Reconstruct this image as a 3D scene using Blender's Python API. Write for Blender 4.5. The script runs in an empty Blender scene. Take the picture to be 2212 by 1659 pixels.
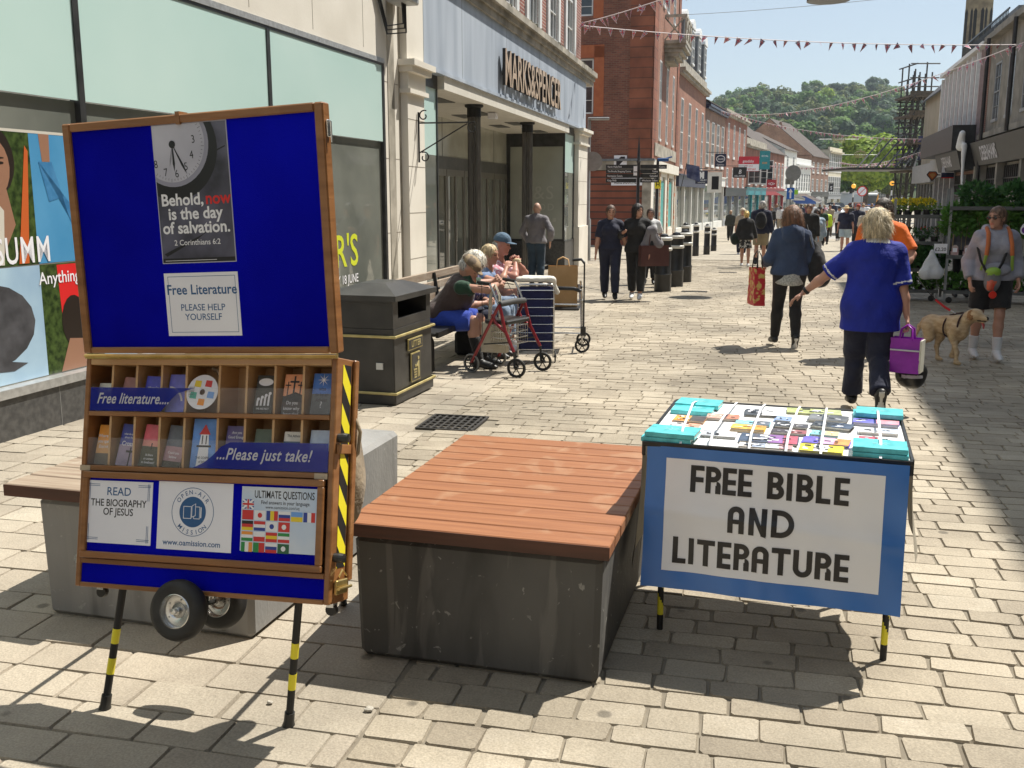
import bpy, math, random
import numpy as np
from mathutils import Vector, Matrix
rnd = random.Random(7)
SC = bpy.context.scene
COL = SC.collection
PI = math.pi
# ------------------------------------------------ camera, sky, sun, exposure
F, CX, CY, HC, YH = 2150.0, 1106.0, 829.5, 1.7, 424.0
PITCH = math.atan((CY - YH) / F)
cam=bpy.data.cameras.new('camera');cam_o=bpy.data.objects.new('camera',cam);COL.objects.link(cam_o)
cam_o.location = (0, 0, HC); cam_o.rotation_euler = (PI / 2 - PITCH, 0, 0)
cam.sensor_width=36;cam.lens=36*F/2212;cam.clip_end=3000;cam.clip_start=.05
SC.camera = cam_o
SUN = Vector((.5, .31, 1.0)).normalized()
W = bpy.data.worlds.new('World'); SC.world = W; W.use_nodes = True
nt=W.node_tree;sky=nt.nodes.new('ShaderNodeTexSky');sky.sky_type='NISHITA';sky.sun_disc=False
sky.sun_elevation = math.asin(SUN.z); sky.sun_rotation = math.atan2(SUN.x, SUN.y)
sky.altitude = 60; sky.air_density = 1.1; sky.dust_density = .15; sky.ozone_density = 1.2
mxs=nt.nodes.new('ShaderNodeMix');mxs.data_type='RGBA';mxs.inputs[0].default_value=.5;mxs.inputs[7].default_value=(7.6,8.7,9.7,1)
nt.links.new(sky.outputs[0],mxs.inputs[6]);nt.links.new(mxs.outputs[2],nt.nodes['Background'].inputs[0]);nt.nodes['Background'].inputs[1].default_value=.070
sl=bpy.data.lights.new('sun','SUN');sl.energy=5;sl.angle=math.radians(.53);sl.color=(1,.95,.86)
so=bpy.data.objects.new('sun',sl);COL.objects.link(so);so.rotation_euler=SUN.to_track_quat('Z','Y').to_euler()
so.location = (10, 6, 30)
SC.view_settings.view_transform = 'Standard'; SC.view_settings.look = 'None'
SC.view_settings.exposure = .50; SC.view_settings.gamma = 1
SC.cycles.max_bounces = 6; SC.cycles.transparent_max_bounces = 8
# ------------------------------------------------ places
def prof(y):
 p=[(-60,0),(7,0),(11.5,-.06),(27,-.22),(38,-.45),(60,-.55),(120,-.75),(220,-1.1),(900,-2)]
 for (a, za), (b, zb) in zip(p, p[1:]):
  if y <= b: return za + (zb - za) * (y - a) / (b - a)
 return -2
def ray(x, y):
 a = (x - CX) / F; b = (CY - y) / F
 return Vector((a,math.cos(PITCH)+b*math.sin(PITCH),-math.sin(PITCH)+b*math.cos(PITCH)))
def at(x, y, Y):
 r = ray(x, y); return Vector((0, 0, HC)) + r * (Y / r.y)
def gz(x, y, z=0):
 r = ray(x, y); return Vector((0, 0, HC)) + r * ((z - HC) / r.z)
def gg(x, y):
 z = 0
 for _ in range(50):
  q = gz(x, y, z); z = .5 * z + .5 * prof(q.y)
 return q
# ------------------------------------------------ materials
def nodes(m):
 m.use_nodes=True;t=m.node_tree;return t,t.nodes['Principled BSDF'],t.nodes,t.links
_mc = {}
def mk(name,c1,c2=None,scale=6,rough=.6,metal=0,bdist=.01,bump=0,bscale=40,spec=.5,detail=4,stretch=(1,1,1),coat=0,lo=.35,hi=.65,trans=0,alpha=1,emit=0,sheen=0):
 if name in _mc: return _mc[name]
 m = bpy.data.materials.new(name); _mc[name] = m
 t, b, N, L = nodes(m)
 b.inputs['Base Color'].default_value=(*c1,1);b.inputs['Roughness'].default_value=rough
 b.inputs['Metallic'].default_value=metal;b.inputs['Specular IOR Level'].default_value=spec
 b.inputs['Coat Weight'].default_value=coat;b.inputs['Coat Roughness'].default_value=.06
 b.inputs['Transmission Weight'].default_value=trans;b.inputs['Alpha'].default_value=alpha
 b.inputs['Sheen Weight'].default_value = sheen
 if emit:
  b.inputs['Emission Color'].default_value=(*c1,1);b.inputs['Emission Strength'].default_value=emit
 if c2 or bump:
  tc=N.new('ShaderNodeTexCoord');mp=N.new('ShaderNodeMapping');mp.inputs['Scale'].default_value=stretch
  L.new(tc.outputs['Object'], mp.inputs[0])
 if c2:
  n=N.new('ShaderNodeTexNoise');n.inputs['Scale'].default_value=scale;n.inputs['Detail'].default_value=detail
  r = N.new('ShaderNodeValToRGB'); e = r.color_ramp.elements
  e[0].position = lo; e[0].color = (*c1, 1); e[1].position = hi; e[1].color = (*c2, 1)
  L.new(mp.outputs[0],n.inputs[0]);L.new(n.outputs[0],r.inputs[0]);L.new(r.outputs[0],b.inputs['Base Color'])
 if bump:
  n2=N.new('ShaderNodeTexNoise');n2.inputs['Scale'].default_value=bscale;n2.inputs['Detail'].default_value=5
  bp=N.new('ShaderNodeBump');bp.inputs['Strength'].default_value=bump;bp.inputs['Distance'].default_value=bdist
  L.new(mp.outputs[0],n2.inputs[0]);L.new(n2.outputs[0],bp.inputs['Height']);L.new(bp.outputs[0],b.inputs['Normal'])
 return m
def brick(name,c1,c2,mortar=(.42,.38,.32),w=.225,h=.075,ms=.009,off=.5,bump=.35,dirt=.35,rough=.85,bias=0,cs=None):
 if name in _mc: return _mc[name]
 m = bpy.data.materials.new(name); _mc[name] = m
 t, b, N, L = nodes(m)
 tc=N.new('ShaderNodeTexCoord');s=N.new('ShaderNodeSeparateXYZ');a=N.new('ShaderNodeMath');c=N.new('ShaderNodeCombineXYZ')
 L.new(tc.outputs['Object'],s.inputs[0]);L.new(s.outputs[0],a.inputs[0]);L.new(s.outputs[1],a.inputs[1])
 L.new(a.outputs[0], c.inputs[0]); L.new(s.outputs[2], c.inputs[1])
 k=N.new('ShaderNodeTexBrick');k.inputs['Scale'].default_value=1;k.inputs['Brick Width'].default_value=w
 k.inputs['Row Height'].default_value=h;k.inputs['Mortar Size'].default_value=ms;k.offset=off;k.inputs['Bias'].default_value=bias
 k.inputs['Color1'].default_value=(*c1,1);k.inputs['Color2'].default_value=(*c2,1);k.inputs['Mortar'].default_value=(*mortar,1)
 L.new(c.outputs[0], k.inputs['Vector'])
 n=N.new('ShaderNodeTexNoise');n.inputs['Scale'].default_value=.9;n.inputs['Detail'].default_value=8;L.new(tc.outputs['Object'],n.inputs[0])
 r=N.new('ShaderNodeMapRange');r.inputs[1].default_value=.3;r.inputs[2].default_value=.7;r.inputs[3].default_value=1 -dirt;r.inputs[4].default_value=1.1
 L.new(n.outputs[0], r.inputs[0])
 mx=N.new('ShaderNodeMix');mx.data_type='RGBA';mx.blend_type='MULTIPLY';mx.inputs[0].default_value=1
 L.new(k.outputs[0],mx.inputs[6]);L.new(r.outputs[0],mx.inputs[7]);L.new(mx.outputs[2],b.inputs['Base Color'])
 bp=N.new('ShaderNodeBump');bp.inputs['Strength'].default_value=bump;bp.inputs['Distance'].default_value=.01;bp.invert=True
 L.new(k.outputs[1],bp.inputs['Height']);L.new(bp.outputs[0],b.inputs['Normal']);b.inputs['Roughness'].default_value=rough
 return m
def flat(name, c, rough=.5, **k): return mk(name, c, rough=rough, **k)
def rgb(r, g, b):
 f = lambda v: ((v / 255 + .055) / 1.055) ** 2.4 if v > 10 else v / 255 / 12.92
 return (f(r), f(g), f(b))
def leafy(m, f=.45):
 t,b,N,L=nodes(m);o=[n for n in N if n.type == 'OUTPUT_MATERIAL'][0];tr=N.new('ShaderNodeBsdfTranslucent');mx=N.new('ShaderNodeMixShader');mx.inputs[0].default_value=f
 if b.inputs['Base Color'].links:L.new(b.inputs['Base Color'].links[0].from_socket,tr.inputs[0])
 L.new(b.outputs[0],mx.inputs[1]);L.new(tr.outputs[0],mx.inputs[2]);L.new(mx.outputs[0],o.inputs[0]);return m
# ------------------------------------------------ mesh builder
class MB:
 def __init__(s): s.v = []; s.f = []; s.m = []; s.mi = 0; s.M = None
 def add(s, vs, fs, mi=None):
  b = len(s.v); mi = s.mi if mi is None else mi
  if s.M is not None: vs = [tuple(s.M @ Vector(p)) for p in vs]
  s.v += [tuple(p) for p in vs];s.f += [tuple(b+i for i in f) for f in fs];s.m += [mi]*len(fs);return s
 def box(s, x0, x1, y0, y1, z0, z1, mi=None, bev=0):
  if bev:
   e = bev; P = []
   for z, q in ((z0, e), (z0 + e, 0), (z1 - e, 0), (z1, e)):
    for (sx, sy) in ((0, 0), (1, 0), (1, 1), (0, 1)):
     X = (x0 + q if not sx else x1 - q); Y = (y0 + q if not sy else y1 - q)
     # chamfer vertical corners: two points
     if q: P += [(X, Y, z)] * 1
     else:
      dx = e if not sx else -e; dy = e if not sy else -e
      P += [(X+dx,Y,z),(X,Y+dy,z)] if (sx,sy) in ((1,0),(0,1)) else [(X,Y+dy,z),(X+dx,Y,z)]
   F_ = [(3, 2, 1, 0), (20, 21, 22, 23)]
   a, c = 4, 12
   for i in range(8): F_.append((a + i, a + (i + 1) % 8, c + (i + 1) % 8, c + i))
   for k in range(4):
    i0 = a + 2 * k; F_.append((k, i0 + 1, i0)[::1])
    F_.append((k, (k + 1) % 4, a + (2 * k + 2) % 8, i0 + 1))
    j0=c+2*k;F_.append((20+k,j0,j0+1));F_.append((20+(k+1)%4,20+k,j0+1,c+(2*k+2)%8))
   return s.add(P, F_, mi)
  P=[(x0,y0,z0),(x1,y0,z0),(x1,y1,z0),(x0,y1,z0),(x0,y0,z1),(x1,y0,z1),(x1,y1,z1),(x0,y1,z1)]
  return s.add(P,[(3,2,1,0),(4,5,6,7),(0,1,5,4),(1,2,6,5),(2,3,7,6),(3,0,4,7)],mi)
 def poly(s, pts, mi=None): return s.add(pts, [tuple(range(len(pts)))], mi)
 def prism(s, pts, o, ax, ay, h, mi=None):
  # 2D outline pts in plane (o; ax, ay), thickness h along ax x ay
  o,ax,ay=Vector(o),Vector(ax),Vector(ay);n=ax.cross(ay).normalized()*h;k=len(pts)
  A = [o + ax * p[0] + ay * p[1] for p in pts]
  ar=sum(pts[i][0]*pts[(i+1)%k][1] -pts[(i+1)%k][0]*pts[i][1] for i in range(k))
  if ar < 0: A.reverse()
  B = [p + n for p in A]
  return s.add(A+B,[tuple(range(k -1,-1,-1)),tuple(range(k,2*k))]+[(i,(i+1)%k,k+(i+1)%k,k+i) for i in range(k)],mi)
 def tube(s, pts, r, n=8, mi=None, caps=True, closed=False):
  pts=[Vector(p) for p in pts];k=len(pts);rr=r if isinstance(r,(list,tuple)) else [r]*k
  P = []; up = None
  for i, p in enumerate(pts):
   if closed: d = pts[(i + 1) % k] - pts[i - 1]
   else: d = (pts[min(i + 1, k - 1)] - pts[max(i - 1, 0)])
   d = d.normalized() if d.length > 1e-9 else Vector((0, 0, 1))
   if up is None: up = Vector((0, 0, 1)) if abs(d.z) < .9 else Vector((1, 0, 0))
   a = d.cross(up)
   if a.length < 1e-4: up = Vector((1, .3, 0)); a = d.cross(up)
   a.normalize(); b = a.cross(d).normalized(); up = b
   for j in range(n):
    t = 2 * PI * j / n; P.append(p + (a * math.cos(t) + b * math.sin(t)) * rr[i])
  Fs = []
  for i in range(k if closed else k - 1):
   i2 = (i + 1) % k
   for j in range(n):Fs.append((i*n+j,i2*n+j,i2*n+(j+1)%n,i*n+(j+1)%n)[::-1])
  if caps and not closed:Fs += [tuple(range(n)),tuple(range(k*n -1,(k -1)*n -1,-1))]
  return s.add(P, Fs, mi)
 def lathe(s, prof_, c=(0, 0, 0), n=24, mi=None, axis='z', caps=True):
  P = []; k = len(prof_)
  for (r, z) in prof_:
   for j in range(n):
    t = 2 * PI * j / n; x, y = r * math.cos(t), r * math.sin(t)
    q = (x, y, z) if axis == 'z' else ((z, x, y) if axis == 'x' else (y, z, x))
    P.append((q[0] + c[0], q[1] + c[1], q[2] + c[2]))
  Fs=[(i*n+j,i*n+(j+1)%n,(i+1)*n+(j+1)%n,(i+1)*n+j) for i in range(k -1) for j in range(n)]
  if caps: Fs += [tuple(range(n - 1, -1, -1)), tuple(range((k - 1) * n, k * n))]
  return s.add(P, Fs, mi)
 def sphere(s, c, r, n=12, m=8, mi=None):
  if not isinstance(r, (tuple, list)): r = (r, r, r)
  P = [(c[0], c[1], c[2] - r[2])]
  for i in range(1, m):
   a = -PI / 2 + PI * i / m
   for j in range(n):P.append((c[0]+r[0]*math.cos(a)*math.cos(2*PI*j/n),c[1]+r[1]*math.cos(a)*math.sin(2*PI*j/n),c[2]+r[2]*math.sin(a)))
  P.append((c[0], c[1], c[2] + r[2])); Fs = []
  for j in range(n):
   Fs.append((0,1+(j+1)%n,1+j));b=1+(m -2)*n;Fs.append((len(P) -1,b+j,b+(j+1)%n))
   for i in range(m -2):a=1+i*n;Fs.append((a+j,a+(j+1)%n,a+n+(j+1)%n,a+n+j))
  return s.add(P, Fs, mi)
 def wall(s, x0, x1, z0, z1, holes, y=0, d=.14, mi=None, rmi=None):
  # front face in plane y with rectangular openings and reveals going to y+d
  xs=sorted({x0,x1,*[h[0] for h in holes],*[h[1] for h in holes]});zs=sorted({z0,z1,*[h[2] for h in holes],*[h[3] for h in holes]})
  xs = [x for x in xs if x0 <= x <= x1]; zs = [z for z in zs if z0 <= z <= z1]
  for i in range(len(xs) - 1):
   for j in range(len(zs) - 1):
    cx, cz = (xs[i] + xs[i + 1]) / 2, (zs[j] + zs[j + 1]) / 2
    if any(h[0] < cx < h[1] and h[2] < cz < h[3] for h in holes): continue
    s.add([(xs[i],y,zs[j]),(xs[i+1],y,zs[j]),(xs[i+1],y,zs[j+1]),(xs[i],y,zs[j+1])],[(0,1,2,3)],mi)
  for (a, b, c, e) in holes:
   r = rmi if rmi is not None else mi
   s.add([(a,y,c),(a,y+d,c),(a,y+d,e),(a,y,e)],[(3,2,1,0)],r);s.add([(b,y,c),(b,y+d,c),(b,y+d,e),(b,y,e)],[(0,1,2,3)],r)
   s.add([(a,y,e),(b,y,e),(b,y+d,e),(a,y+d,e)],[(0,1,2,3)],r);s.add([(a,y,c),(b,y,c),(b,y+d,c),(a,y+d,c)],[(3,2,1,0)],r)
  return s
 def text(s,txt,o,ax,ay,size,h=.001,mi=None,bold=0,shear=0,sp=1,align='CENTER',sx=1,res=3):
  V_, F_ = text_geo(txt, bold, shear, sp, align, res)
  o,ax,ay=Vector(o),Vector(ax).normalized(),Vector(ay).normalized();n=ax.cross(ay)
  return s.add([o+ax*(p[0]*size*sx)+ay*(p[1]*size)+n*h for p in V_],F_,mi)
 def build(s, name, mats, parent=None, smooth=False):
  me = bpy.data.meshes.new(name); me.from_pydata(s.v, [], s.f)
  if not isinstance(mats, (list, tuple)): mats = [mats]
  for m in mats: me.materials.append(m)
  if len(mats) > 1: me.polygons.foreach_set('material_index', s.m)
  if smooth: me.polygons.foreach_set('use_smooth', [True] * len(me.polygons));
  me.update(); me.validate()
  if smooth and smooth is not True:
   try: me.set_sharp_from_angle(angle=math.radians(smooth))
   except Exception: pass
  o = bpy.data.objects.new(name, me); COL.objects.link(o)
  if parent: o.parent = parent
  return o
_tg = {}
def text_geo(txt, bold, shear, sp, align, res):
 k = (txt, bold, shear, sp, align, res)
 if k in _tg: return _tg[k]
 cu=bpy.data.curves.new('t','FONT');cu.body=txt;cu.size=1;cu.offset=bold;cu.shear=shear;cu.space_character=sp
 cu.align_x = align; cu.resolution_u = res; cu.fill_mode = 'BOTH'
 ob = bpy.data.objects.new('t', cu); me = bpy.data.meshes.new_from_object(ob)
 r = ([tuple(v.co) for v in me.vertices], [tuple(p.vertices) for p in me.polygons])
 bpy.data.objects.remove(ob);bpy.data.curves.remove(cu);bpy.data.meshes.remove(me);_tg[k]=r;return r
def tag(o, label=None, cat=None, group=None, kind=None):
 if label: o['label'] = label
 if cat: o['category'] = cat
 if group: o['group'] = group
 if kind: o['kind'] = kind
 return o
def thing(name, label, cat, loc=(0, 0, 0), rz=0, group=None):
 o=bpy.data.objects.new(name,None);COL.objects.link(o);o.location=loc;o.rotation_euler=(0,0,rz);o.empty_display_size=.1
 return tag(o, label, cat, group)
def dup(root, loc=None, rz=None, label=None, group=None, scale=None):
 r = root.copy(); COL.objects.link(r)
 if loc is not None: r.location = loc
 if rz is not None: r.rotation_euler = (0, 0, rz)
 if scale is not None: r.scale = (scale,) * 3 if not isinstance(scale, tuple) else scale
 if label: r['label'] = label
 if group: r['group'] = group
 for ch in list(root.children):
  c = ch.copy(); COL.objects.link(c); c.parent = r
  for g in list(ch.children):
   d = g.copy(); COL.objects.link(d); d.parent = c
 return r
def frame_M(o, ax, ay):
 ax=Vector(ax).normalized();ay=(Vector(ay) -Vector(ay).dot(ax)*ax).normalized();az=ax.cross(ay)
 return Matrix(((ax.x,ay.x,az.x,o[0]),(ax.y,ay.y,az.y,o[1]),(ax.z,ay.z,az.z,o[2]),(0,0,0,1)))
# ------------------------------------------------ ground
SA=math.atan(.2365);SD=Vector((math.sin(SA),math.cos(SA),0));SR=Vector((math.cos(SA),-math.sin(SA),0))
def suv(x, y): return (x * SR.x + y * SR.y, x * SD.x + y * SD.y)
def sxy(u, v): return (u * SR.x + v * SD.x, u * SR.y + v * SD.y)
def stone_mat(name, cols, joint=None):
 m = bpy.data.materials.new(name); t, b, N, L = nodes(m)
 tc=N.new('ShaderNodeTexCoord');at_=N.new('ShaderNodeAttribute');at_.attribute_name='tone'
 n1=N.new('ShaderNodeTexNoise');n1.inputs['Scale'].default_value=9;n1.inputs['Detail'].default_value=8;n1.inputs['Roughness'].default_value=.65
 L.new(tc.outputs['Object'], n1.inputs[0])
 ad=N.new('ShaderNodeMath');ad.operation='MULTIPLY_ADD';L.new(n1.outputs[0],ad.inputs[0]);ad.inputs[1].default_value=.55;L.new(at_.outputs['Fac'],ad.inputs[2])
 sb=N.new('ShaderNodeMath');sb.operation='SUBTRACT';L.new(ad.outputs[0],sb.inputs[0]);sb.inputs[1].default_value=.27
 r=N.new('ShaderNodeValToRGB');L.new(sb.outputs[0],r.inputs[0]);els=r.color_ramp.elements
 els[0].position=0;els[0].color=(*cols[0],1);els[1].position=1;els[1].color=(*cols[-1],1)
 for i,c in enumerate(cols[1:-1]):e=els.new((i+1)/(len(cols) -1));e.color=(*c,1)
 n2=N.new('ShaderNodeTexNoise');n2.inputs['Scale'].default_value=.7;n2.inputs['Detail'].default_value=6;L.new(tc.outputs['Object'],n2.inputs[0])
 mr=N.new('ShaderNodeMapRange');mr.inputs[1].default_value=.34;mr.inputs[2].default_value=.60;mr.inputs[3].default_value=.66;mr.inputs[4].default_value=1.1;L.new(n2.outputs[0],mr.inputs[0])
 v=N.new('ShaderNodeTexVoronoi');v.inputs['Scale'].default_value=3.6;L.new(tc.outputs['Object'],v.inputs[0])
 st=N.new('ShaderNodeMapRange');st.inputs[1].default_value=.07;st.inputs[2].default_value=.11;st.inputs[3].default_value=.50;st.inputs[4].default_value=1;L.new(v.outputs[0],st.inputs[0])
 mm=N.new('ShaderNodeMath');mm.operation='MULTIPLY';L.new(mr.outputs[0],mm.inputs[0]);L.new(st.outputs[0],mm.inputs[1])
 n4=N.new('ShaderNodeTexNoise');n4.inputs['Scale'].default_value=130;n4.inputs['Detail'].default_value=3;L.new(tc.outputs['Object'],n4.inputs[0])
 m4=N.new('ShaderNodeMapRange');m4.inputs[1].default_value=.3;m4.inputs[2].default_value=.7;m4.inputs[3].default_value=.8;m4.inputs[4].default_value=1.15;L.new(n4.outputs[0],m4.inputs[0])
 m5=N.new('ShaderNodeMath');m5.operation='MULTIPLY';L.new(mm.outputs[0],m5.inputs[0]);L.new(m4.outputs[0],m5.inputs[1])
 mx=N.new('ShaderNodeMix');mx.data_type='RGBA';mx.blend_type='MULTIPLY';mx.inputs[0].default_value=1
 L.new(r.outputs[0],mx.inputs[6]);L.new(m5.outputs[0],mx.inputs[7]);L.new(mx.outputs[2],b.inputs['Base Color'])
 n3=N.new('ShaderNodeTexNoise');n3.inputs['Scale'].default_value=45;n3.inputs['Detail'].default_value=6;L.new(tc.outputs['Object'],n3.inputs[0])
 ad2=N.new('ShaderNodeMath');ad2.operation='MULTIPLY_ADD';L.new(n1.outputs[0],ad2.inputs[0]);ad2.inputs[1].default_value=1.6;L.new(n3.outputs[0],ad2.inputs[2])
 bp=N.new('ShaderNodeBump');bp.inputs['Strength'].default_value=.55;bp.inputs['Distance'].default_value=.008;L.new(ad2.outputs[0],bp.inputs['Height'])
 L.new(bp.outputs[0],b.inputs['Normal']);b.inputs['Roughness'].default_value=.72;b.inputs['Specular IOR Level'].default_value=.35
 return m
BUFF=[(.19,.155,.115),(.285,.24,.18),(.35,.30,.225),(.41,.355,.27),(.48,.425,.34)]
SLAB=[(.22,.185,.14),(.31,.265,.205),(.37,.32,.25),(.42,.37,.29),(.48,.43,.345)]
def sheet(name, pts, mat, dz, ys=None):
 mb = MB()
 # pts: list of (xl, xr, y)
 for (a, b, y), (a2, b2, y2) in zip(pts, pts[1:]):
  mb.add([(a,y,prof(y)+dz),(b,y,prof(y)+dz),(b2,y2,prof(y2)+dz),(a2,y2,prof(y2)+dz)],[(0,1,2,3)])
 return mb.build(name, mat)
YS=[-30,-5,0,3,7,9,11.5,15,20,27,32,38,45,52,60,80,120,160,220,400,900]
tag(sheet('ground',[(-400,400,y) for y in YS],mk('ground_grit',(.16,.135,.10),(.24,.21,.16),scale=3,rough=.95,bump=.4),-.0085),kind='structure')
def paving(name,u0f,u1f,v0,v1,hr,lr,gap,mat,seed,rj=.02,jit=.006,zj=.0025,tone=(.2,.9),cut=None):
 rg = random.Random(seed); V_ = []; F_ = []; T_ = []
 v = v0
 while v < v1:
  h = rg.uniform(*hr); u = u0f(v) - rg.random() * lr[1]; ue = u1f(v)
  while u < ue:
   l = rg.uniform(*lr)
   x, y = sxy(u + l / 2, v + h / 2)
   if abs(x) <.56*y+2.2 and u+l >u0f(v) and (cut is None or not cut(u+l/2,v+h/2)):
    gp=gap*max(.5,min(1,1.35 -v*.06));ua=max(u,u0f(v))+gp/2;ub=min(u+l,ue) -gp/2;va=v+gp/2;vb=v+h -gp/2
    if ub - ua > .04:
     c = min(rj, (ub - ua) * .3, (vb - va) * .3); J = lambda: rg.uniform(-jit, jit)
     P=[(ua+c,va),(ub -c,va),(ub,va+c),(ub,vb -c),(ub -c,vb),(ua+c,vb),(ua,vb -c),(ua,va+c)]
     P = [(p[0] + J(), p[1] + J()) for p in P]
     b=len(V_);cu,cv=(ua+ub)/2,(va+vb)/2;z0=rg.uniform(-zj,zj);tx,ty=rg.uniform(-.012,.012),rg.uniform(-.012,.012)
     ins = min(.005, gap * .6 + .001)
     for (pu, pv) in P:
      X, Y = sxy(pu, pv); V_.append((X, Y, prof(Y) - .012))
     for (pu, pv) in P:
      du,dv=cu -pu,cv -pv;q=math.hypot(du,dv);pu += du/q*ins;pv += dv/q*ins
      X,Y=sxy(pu,pv);V_.append((X,Y,prof(Y)+z0+(pu -cu)*tx+(pv -cv)*ty))
     F_.append(tuple(b + 8 + i for i in range(8)))
     for i in range(8):F_.append((b+i,b+(i+1)%8,b+8+(i+1)%8,b+8+i))
     T_ += [rg.uniform(*tone)] * 9
   u += l
  v += h
 me = bpy.data.meshes.new(name); me.from_pydata(V_, [], F_); me.materials.append(mat)
 a = me.attributes.new('tone', 'FLOAT', 'FACE'); a.data.foreach_set('value', T_)
 o=bpy.data.objects.new(name,me);COL.objects.link(o);tag(o,kind='structure');return o
m_sett = stone_mat('buff_setts', BUFF); m_slab = stone_mat('pale_slabs', SLAB)
BND = lambda v: -1.15 if v < 4.4 else -2.25
DR=[sxy_ for sxy_ in [suv(*gg(*p)[:2]) for p in ((905,922),(1020,932),(1050,903),(940,897))]]
du0,du1,dv0,dv1=min(p[0] for p in DR),max(p[0] for p in DR),min(p[1] for p in DR),max(p[1] for p in DR)
drain_cut = lambda u, v: du0 - .02 < u < du1 + .02 and dv0 - .03 < v < dv1 + .03
paving('setts',BND,lambda v:9.5+.03*v,1.2,33,(.105,.155),(.17,.29),.006,m_sett,3,rj=.010,jit=.0055,zj=.0022,tone=(.32,.80),cut=drain_cut)
paving('paving',lambda v:-5.9,BND,.9,33,(.165,.24),(.24,.40),.006,m_slab,5,rj=.008,jit=.004,zj=.0015,tone=(.36,.74),cut=drain_cut)
# the street beyond: smooth pale carriageway with slab footways either side
def slab_far(name, c1, c2, mo, w, h):
 m = brick(name, c1, c2, mortar=mo, w=w, h=h, ms=.012, bump=.1, dirt=.25)
 t=m.node_tree;s=[n for n in t.nodes if n.type == 'SEPXYZ'][0];c=[n for n in t.nodes if n.type == 'COMBXYZ'][0]
 t.links.new(s.outputs[0], c.inputs[0]); t.links.new(s.outputs[1], c.inputs[1]); return m
def line_pts(ys, off): return [sxy(off, y) for y in ys]
def strip(name, u0, u1, vs, mat, dz):
 mb = MB()
 for a, b in zip(vs, vs[1:]):
  q = [sxy(u0, a), sxy(u1, a), sxy(u1, b), sxy(u0, b)]
  mb.add([(x, y, prof(y) + dz) for x, y in q], [(0, 1, 2, 3)])
 return tag(mb.build(name, mat), kind='structure')
VS = [32.9, 36, 40, 45, 52, 62, 80, 120, 160, 230]
strip('footway',-60,60,VS,slab_far('far_slabs',(.42,.37,.29),(.36,.32,.25),(.22,.19,.15),.6,.4),-.006)
strip('road',1.2,7.5,VS[1:],mk('grey_road',(.30,.29,.27),(.38,.365,.34),scale=1.5,rough=.85,bump=.2),.0)
strip('lane',-14,-2.6,[33.6,38,42.4],mk('lane_slabs',(.33,.30,.25),(.40,.36,.29),scale=2,rough=.85),.0)
# drain grate
mb=MB();m_iron=mk('cast_iron',(.035,.033,.03),(.07,.065,.06),scale=30,rough=.6,metal=.4,bump=.3)
uw, vw = du1 - du0, dv1 - dv0
mb.box(0,uw,0,.02,-.03,.004);mb.box(0,uw,vw -.02,vw,-.03,.004);mb.box(0,.02,.02,vw -.02,-.03,.004);mb.box(uw -.02,uw,.02,vw -.02,-.03,.004)
for i in range(1, 8): x = uw * i / 8; mb.box(x - .009, x + .009, .02, vw - .02, -.02, .0)
for i in range(1,6):y=vw*i/6;mb.box(.02,uw -.02,y -.008,y+.008,-.02,-.001)
mb.box(.0, uw, .0, vw, -.034, -.028, 1)
X, Y = sxy(du0, dv0)
d=mb.build('drain_cover',[m_iron,flat('black_hole',(.005,.005,.005),1)]);d.location=(X,Y,prof(Y)+.004);d.rotation_euler=(0,0,-SA)
tag(d, 'square cast iron drain grate set in the paving beyond the wooden seat', 'drain')
for k,(px_,py_,w_,h_,lb) in enumerate([(1500,630,.5,.22,'narrow drain grate in the paving right of the nearest fat bollard'),(1572,589,.45,.2,'narrow drain grate in front of the couple walking away')]):
 g = gg(px_, py_); mb = MB(); mb.box(-w_ / 2, w_ / 2, -h_ / 2, h_ / 2, -.02, .006, 1)
 for i in range(9):x=-w_/2+w_*(i+.5)/9;mb.box(x -.01,x+.01,-h_/2,h_/2,.006,.01,0)
 o=mb.build('drain_cover',[m_iron,_mc['black_hole']]);o.location=g;o.rotation_euler=(0,0,-SA);tag(o,lb,'drain')
# small litter and leaves
def pebble(x, y, s, lb, cat, mat):
 mb = MB(); mb.sphere((0, 0, s * .4), (s, s * .8, s * .45), 7, 5)
 for i, v in enumerate(mb.v): mb.v[i] = tuple(c * rnd.uniform(.8, 1.15) for c in v)
 o=mb.build('stone',mat);p=gg(x,y);o.location=(p.x,p.y,p.z+.002);tag(o,lb,cat)
m_peb = mk('pale_chip', (.5, .47, .4), (.35, .32, .27), scale=60, rough=.9)
pebble(797,1537,.018,'pale stone chip on the paving right of the display stand legs','stone',m_peb)
pebble(583,1521,.012,'small white chip near the right display stand leg','stone',m_peb)
pebble(1090,1448,.022,'white splat of bird mess by the foot of the concrete seat','bird mess',m_peb)
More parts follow.
